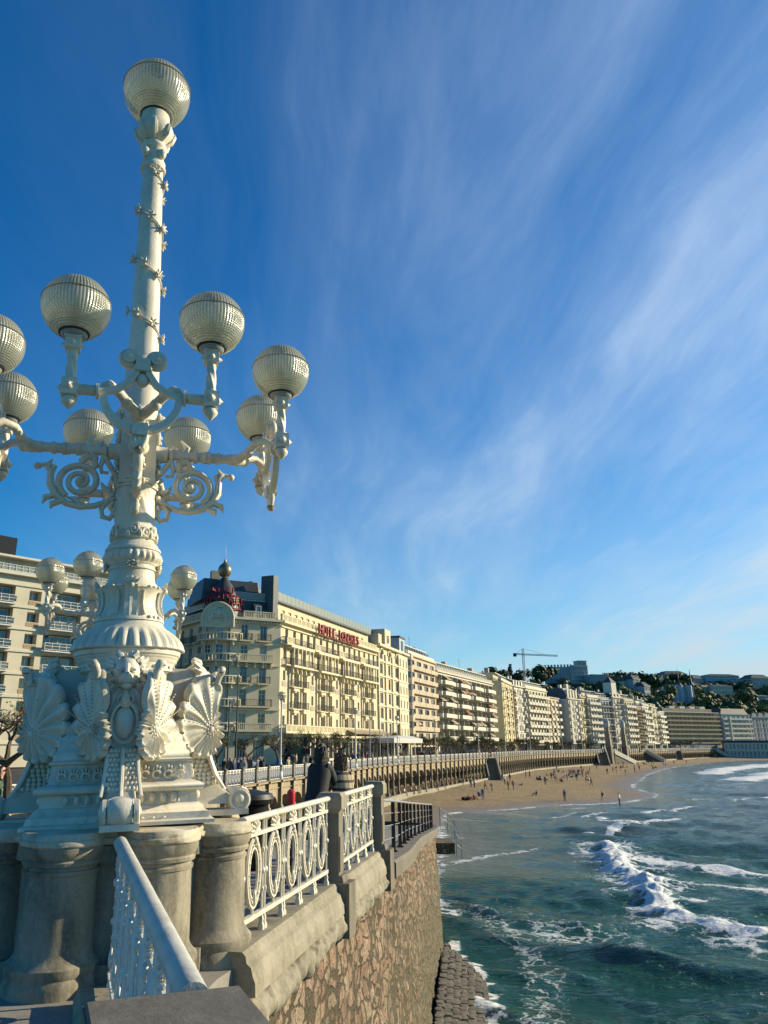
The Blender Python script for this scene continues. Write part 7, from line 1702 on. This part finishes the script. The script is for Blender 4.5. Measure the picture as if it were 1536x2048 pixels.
for px, py, pose, where, kw in (
    (1130, 1602, 'stand', 'at the water line, farther of the two in front', dict(top='navy', legs='navy', hair='dark')), (1206, 1606, 'walk', 'ankle deep at the water line', dict(top='navy', legs='bare', hair='dark')), (1240, 1612, 'stand', 'in the shallow water nearest the waves', dict(top='white', legs='black', hair='dark')),
    (942, 1576, 'stand', 'below the first dark stair', {}), (949, 1576, 'stand', 'beside another below the dark stair', {}), (971, 1580, 'walk', 'just past the foot of the first stair', {}), (984, 1583, 'walk', 'on the sand right of the first stair', dict(legs='denim')), (966, 1599, 'stand', 'bending over a seated pair', dict(top='teal', legs='denim', hair='dark')),
    (938, 1600, 'sit', 'on the sand in the nearest group', {}), (948, 1600, 'sit', 'at the right of the nearest group', {}), (958, 1593, 'sit', 'on the sand behind the nearest group', {}), (1005, 1562, 'stand', 'in the knot of people past the stair', {}), (1010, 1569, 'stand', 'amid the people past the stair', dict(top='white')),
    (1020, 1563, 'stand', 'at the back of the knot past the stair', {}), (1017, 1580, 'walk', 'in front of the knot past the stair', dict(top='red', legs='black')), (1027, 1579, 'walk', 'right of the knot past the stair', dict(top='brown')), (1052, 1556, 'stand', 'near the ledge of the arcade', {}), (1060, 1556, 'walk', 'near the ledge, right of another', dict(top='black', legs='black')),
    (1044, 1572, 'sit', 'alone on open sand', {}), (1074, 1559, 'sit', 'beside a dark heap of bags', {}), (1080, 1558, 'sit', 'beside a dark heap of bags, right one', {}), (1091, 1570, 'stand', 'alone mid beach', dict(top='brown', legs='black')), (1109, 1557, 'sit', 'in the mid beach group', {}), (1114, 1560, 'sit', 'in the mid beach group, middle one', {}), (1121, 1563, 'sit', 'in the mid beach group, front one', {}),
    (1073, 1591, 'sit', 'alone near the wet sand', dict(top='navy')), (1154, 1562, 'stand', 'beside the large seated crowd', dict(top='black', legs='grey')), (1172, 1561, 'sit', 'in front of the large seated crowd', dict(top='black')), (1178, 1562, 'sit', 'in front of the large seated crowd, right one', {}), (1183, 1571, 'walk', 'on firm sand before the large crowd', dict(top='black', legs='black')),
    (1114, 1543, 'stand', 'by the arcade ledge before the broad stair', {}), (1194, 1539, 'stand', 'at the foot of the broad stair', dict(top='purple')), (1215, 1549, 'stand', 'left in the loose line beyond the pillar', dict(top='brown')), (1226, 1545, 'walk', 'second in the loose line beyond the pillar', dict(top='pink')), (1234, 1548, 'stand', 'third in the loose line beyond the pillar', {}), (1242, 1542, 'stand', 'fourth in the loose line beyond the pillar', {}), (1252, 1551, 'walk', 'nearest the water in the loose line', dict(top='brown')), (1270, 1546, 'walk', 'right end of the loose line', dict(top='black')), (1279, 1541, 'stand', 'last of the loose line beyond the pillar', {}),
    (1328, 1532, 'walk', 'left of two walkers far along the shore', {}), (1332, 1532, 'walk', 'right of two walkers far along the shore', {}), (1348, 1529, 'stand', 'alone far along the shore', {}), (1373, 1527, 'walk', 'farther along the shore than the two walkers', {}), (1494, 1516, 'stand', 'before the bathing pavilion', {}), (1431, 1517, 'stand', 'at the far end stair', {}), (1309, 1521, 'stand', 'by the low stair with pale walls', dict(top='white'))):
    beachgoer(px, py, pose, where, **kw)
for k in range(26): beachgoer(rp_.uniform(1138, 1182), rp_.uniform(1541, 1556), rp_.choice(['sit', 'sit', 'sit', 'stand']), 'in the large crowd before the broad stair')
for k in range(30): beachgoer(rp_.uniform(1228, 1312), rp_.uniform(1522, 1540), rp_.choice(['sit', 'sit', 'stand']), 'in the crowd by the low pale stair')
for k in range(14): beachgoer(rp_.uniform(1088, 1140), rp_.uniform(1543, 1566), rp_.choice(['sit', 'sit', 'stand']), 'scattered mid beach before the big crowd')
for k in range(6): beachgoer(rp_.uniform(1380, 1470), rp_.uniform(1516, 1519), rp_.choice(['sit', 'stand']), 'on the far sand near the pavilion')
# on the arcade ledge
for px in (798, 806, 816, 822, 834, 861, 868, 908):
    i = path_px(px, -4.5); p = PATH[i] + normal(i) * 1.0 + tangent(i) * rp_.uniform(-1, 1); person((p.x, p.y, LEDGE + .10), 'edge', 'on the ledge in front of the arches', rz=atan2(normal(i).y, normal(i).x) + pi / 2 + rp_.uniform(-.3, .3), group='people sitting on the arcade ledge')
for px, w_ in ((838, 'left'), (858, 'right')):
    i = path_px(px, -4.5); p = PATH[i] - normal(i) * .4 + tangent(i) * 1.2; person((p.x, p.y, LEDGE), 'stand', 'inside an arch of the arcade, ' + w_ + ' one', group='people under the arcade')
# on the promenade: spots along the railing
spots = [(497, 'left of the nearest lamp'), (505, 'left of the blue jacket'), (519, 'by the nearest globe lamp'), (535, 'just left of the nearest globe lamp'), (556, 'just right of the nearest globe lamp'), (565, 'below the hotel verandah'), (577, 'right of the nearest lamp'), (588, 'left of the black coat'), (597, 'beside the blue jacket'), (612, 'behind the two women at the railing')]
for n_, (px, wh) in enumerate(spots):
    i = path_px(px, 0); p = PATH[i] - normal(i) * (1.6 + (n_ * 7 % 5) * .8); person((p.x, p.y, DECK), 'walk' if n_ % 2 else 'stand', 'on the promenade ' + wh, group='people on the promenade', top={2: 'blue', 8: 'blue', 1: 'teal'}.get(n_, rp_.choice(['black', 'grey', 'navy', 'brown'])), legs='black')
for k in range(120):
    i = int(26 + (NP_ - 34) * (k + rp_.random()) / 120); off = rp_.uniform(1.2, 6.5); p = PATH[i] - normal(i) * off + tangent(i) * rp_.uniform(-1, 1); px = proj((p.x, p.y, 0))[0]
    person((p.x, p.y, DECK), rp_.choice(['walk', 'stand', 'walk']), 'behind the railing ' + place_name(px), group='people on the promenade', top=rp_.choice(['black', 'navy', 'grey', 'brown', 'black', 'red', 'white', 'blue', 'purple']))

for k in range(46):
    i = int(14 + 30 * rp_.random()); off = rp_.uniform(.9, 7.5); p = PATH[i] - normal(i) * off + tangent(i) * rp_.uniform(-1.5, 1.5); px = proj((p.x, p.y, 0))[0]
    person((p.x, p.y, DECK), rp_.choice(['walk', 'stand']), 'behind the railing ' + place_name(px), group='people on the promenade', top=rp_.choice(['black', 'navy', 'grey', 'brown', 'black', 'beige', 'green']))
# --- dark bags on the sand
for px, py, lb in ((1076, 1560, 'dark heap of bags and coats on the sand mid beach'), (932, 1600, 'dark bag on the sand beside the nearest seated group')):
    p = sandpt(px, py); m = MB(); [m.ball((R.uniform(-.5, .5), R.uniform(-.3, .3), .18), (.35, .28, .28), 8, 6) for _ in range(4)]; o = m.build('bag_heap', 'cloth_black', None, p); tag(o, lb, 'bags')

# --- near figures
def skinned(name, mats, parent, chains, sub=2):
    pass
def near_woman(p, rz, label, top, hairc, hair_len, scarf=False, sc=1.0):
    """seen from behind, leaning on the parapet"""
    o = thing('person', label, 'person', p, rz); o.scale = (.70 * sc, .85 * sc, .98 * sc)
    me = skin_person('lean', 2, 1.12); setmats(me, ('skin', 'hair_' + hairc, top, 'cloth_denim', 'cloth_black'))
    obj('body', me, o)
    # jacket: a quilted shell round torso and sleeves
    m = MB(); rings = [(.86, .02, .235, .18), (.95, .01, .24, .185), (1.05, -.03, .225, .175), (1.15, -.07, .235, .175), (1.26, -.12, .25, .175), (1.34, -.155, .245, .15), (1.40, -.185, .19, .12), (1.44, -.20, .12, .10), (1.47, -.21, .095, .09)]
    vs = []; fs = []; n_ = 36
    for j, (z, y, a_, b_) in enumerate(rings):
        for i in range(n_):
            t_ = 2 * pi * i / n_; w_ = 1 + .025 * noise.noise(Vector((cos(t_) * 3, sin(t_) * 3, z * 9))) + .012 * sin(z * 60)
            vs.append((a_ * cos(t_) * w_, y + b_ * sin(t_) * w_, z))
    for j in range(len(rings) - 1):
        for i in range(n_): fs.append((j * n_ + i, j * n_ + (i + 1) % n_, (j + 1) * n_ + (i + 1) % n_, (j + 1) * n_ + i))
    fs.append(tuple(range(n_ - 1, -1, -1))); m.add(vs, fs, 0, True)
    for s_ in (-1, 1):
        m.tube([(s_ * .15, -.16, 1.37), (s_ * .215, -.20, 1.33), (s_ * .245, -.27, 1.24), (s_ * .25, -.34, 1.16), (s_ * .21, -.44, 1.12), (s_ * .17, -.50, 1.10)], [.075, .078, .070, .064, .056, .048], 16)
    m.build('coat', top, o)
    # hair: many fine locks falling from the crown
    m = MB(); rr_ = random.Random(5); hx, hy, hz_ = 0, -.26, 1.575
    m.ball((hx, hy + .012, hz_ + .02), (.098, .108, .122), 20, 14)
    for k in range(150):
        a = rr_.uniform(-pi * .15, pi * 1.15); el = rr_.uniform(.1, 1.35); d = Vector((cos(a) * cos(el), sin(a) * cos(el), sin(el)))
        q = Vector((hx, hy + .012, hz_ + .02)) + Vector((d.x * .095, d.y * .105, d.z * .118)); pts = [q]; L_ = hair_len * rr_.uniform(.75, 1.1); out = Vector((d.x, max(d.y, .1), 0)).normalized()
        wv = rr_.uniform(0, 6.28)
        for j in range(1, 8):
            f = j / 7; pts.append(Vector((hx + out.x * (.10 + .035 * sin(f * pi)) + .012 * sin(f * 8 + wv), hy + .012 + out.y * (.105 + .05 * f) + .012 * cos(f * 9 + wv), q.z - L_ * f)) if f > .15 else q + Vector((out.x * .02, out.y * .02, -L_ * f)))
        m.tube(pts, [.014, .017, .016, .015, .014, .012, .009, .004], 5)
    m.build('hair', 'hair_' + hairc, o)
    return o
m_, nt_, b_ = newmat('plaid_cloth'); co_ = objco(nt_); s1 = N(nt_, 'ShaderNodeSeparateXYZ'); L(nt_, co_, s1.inputs[0])
w1_ = mth(nt_, 'SINE', mth(nt_, 'MULTIPLY', s1.outputs[2], 55)); w2_ = mth(nt_, 'SINE', mth(nt_, 'MULTIPLY', s1.outputs[0], 60))
c_ = mixc(nt_, ramp(nt_, w1_, [(.45, (0, 0, 0)), (.55, (1, 1, 1))]), (.42, .34, .23), (.07, .05, .035)); c_ = mixc(nt_, mth(nt_, 'MULTIPLY', ramp(nt_, w2_, [(.6, (0, 0, 0)), (.7, (1, 1, 1))]), .5), c_, (.05, .04, .03)); L(nt_, c_, b_.inputs['Base Color']); b_.inputs['Roughness'].default_value = .9
pa = at(634, 1500, 11.8); pb = at(672, 1510, 12.0)
near_woman((pa.x, pa.y - .2, .06), radians(-200), 'dark haired person in a black coat seen from behind at the terrace railing', 'cloth_black', 'dark', .30, sc=1.02)
near_woman((pb.x + .12, pb.y - .2, .0), radians(-165), 'brown haired person in a striped tan and brown coat beside the dark coat', 'plaid_cloth', 'brown', .26, sc=.98)
p = at(3, 1520, 13.5); o = thing('person', 'bearded person in sunglasses and dark jacket at the left edge behind the pedestal', 'person', (p.x, p.y, -.28), radians(115))
me = skin_person('walk', 2); setmats(me, ('skin', 'hair_dark', 'cloth_green', 'cloth_black', 'cloth_black'))
obj('body', me, o); m = MB(); m.tube([(-.075, -.085, 1.625), (0, -.112, 1.625), (.075, -.085, 1.625)], .018, 6, flat=.5); m.build('sunglasses', 'sign_black', o)
# a parked car glimpsed behind the poles
p = at(487, 1490, 92); o = thing('parked_car', 'silver car half hidden behind poles before the hotel corner', 'car', (p.x, p.y, DECK - .15), radians(25))
m = MB(); vs = []; sec = [(-2.1, .45, .75, .70), (-1.9, .35, .95, .80), (-1.1, .3, 1.0, .86), (-.7, .3, 1.42, .80), (.5, .3, 1.46, .80), (1.1, .3, 1.02, .86), (1.9, .32, .88, .82), (2.15, .45, .7, .7)]
for (x, z0_, z1_, w_) in sec: vs += [(x, -w_, z0_), (x, -w_, (z0_ + z1_) * .6), (x, -w_ * .8, z1_), (x, w_ * .8, z1_), (x, w_, (z0_ + z1_) * .6), (x, w_, z0_)]
fs = [(j * 6 + q, j * 6 + q + 1, (j + 1) * 6 + q + 1, (j + 1) * 6 + q) for j in range(len(sec) - 1) for q in range(5)] + [(0, 5, 4, 3, 2, 1), tuple(len(vs) - 6 + q for q in range(6))]
m.add(vs, fs, 0, True); m.build('body', 'grey_rail_paint', o)
m = MB(); m.box((-.05, 0, 1.18), (1.6, 1.50, .30)); m.build('window', 'window_glass', o)
for x in (-1.35, 1.35):
    for s_ in (-1, 1): m = MB(); m.tube([(x, s_ * .72, .33), (x, s_ * .90, .33)], .33, 18); m.build('wheel', 'black_metal', o)
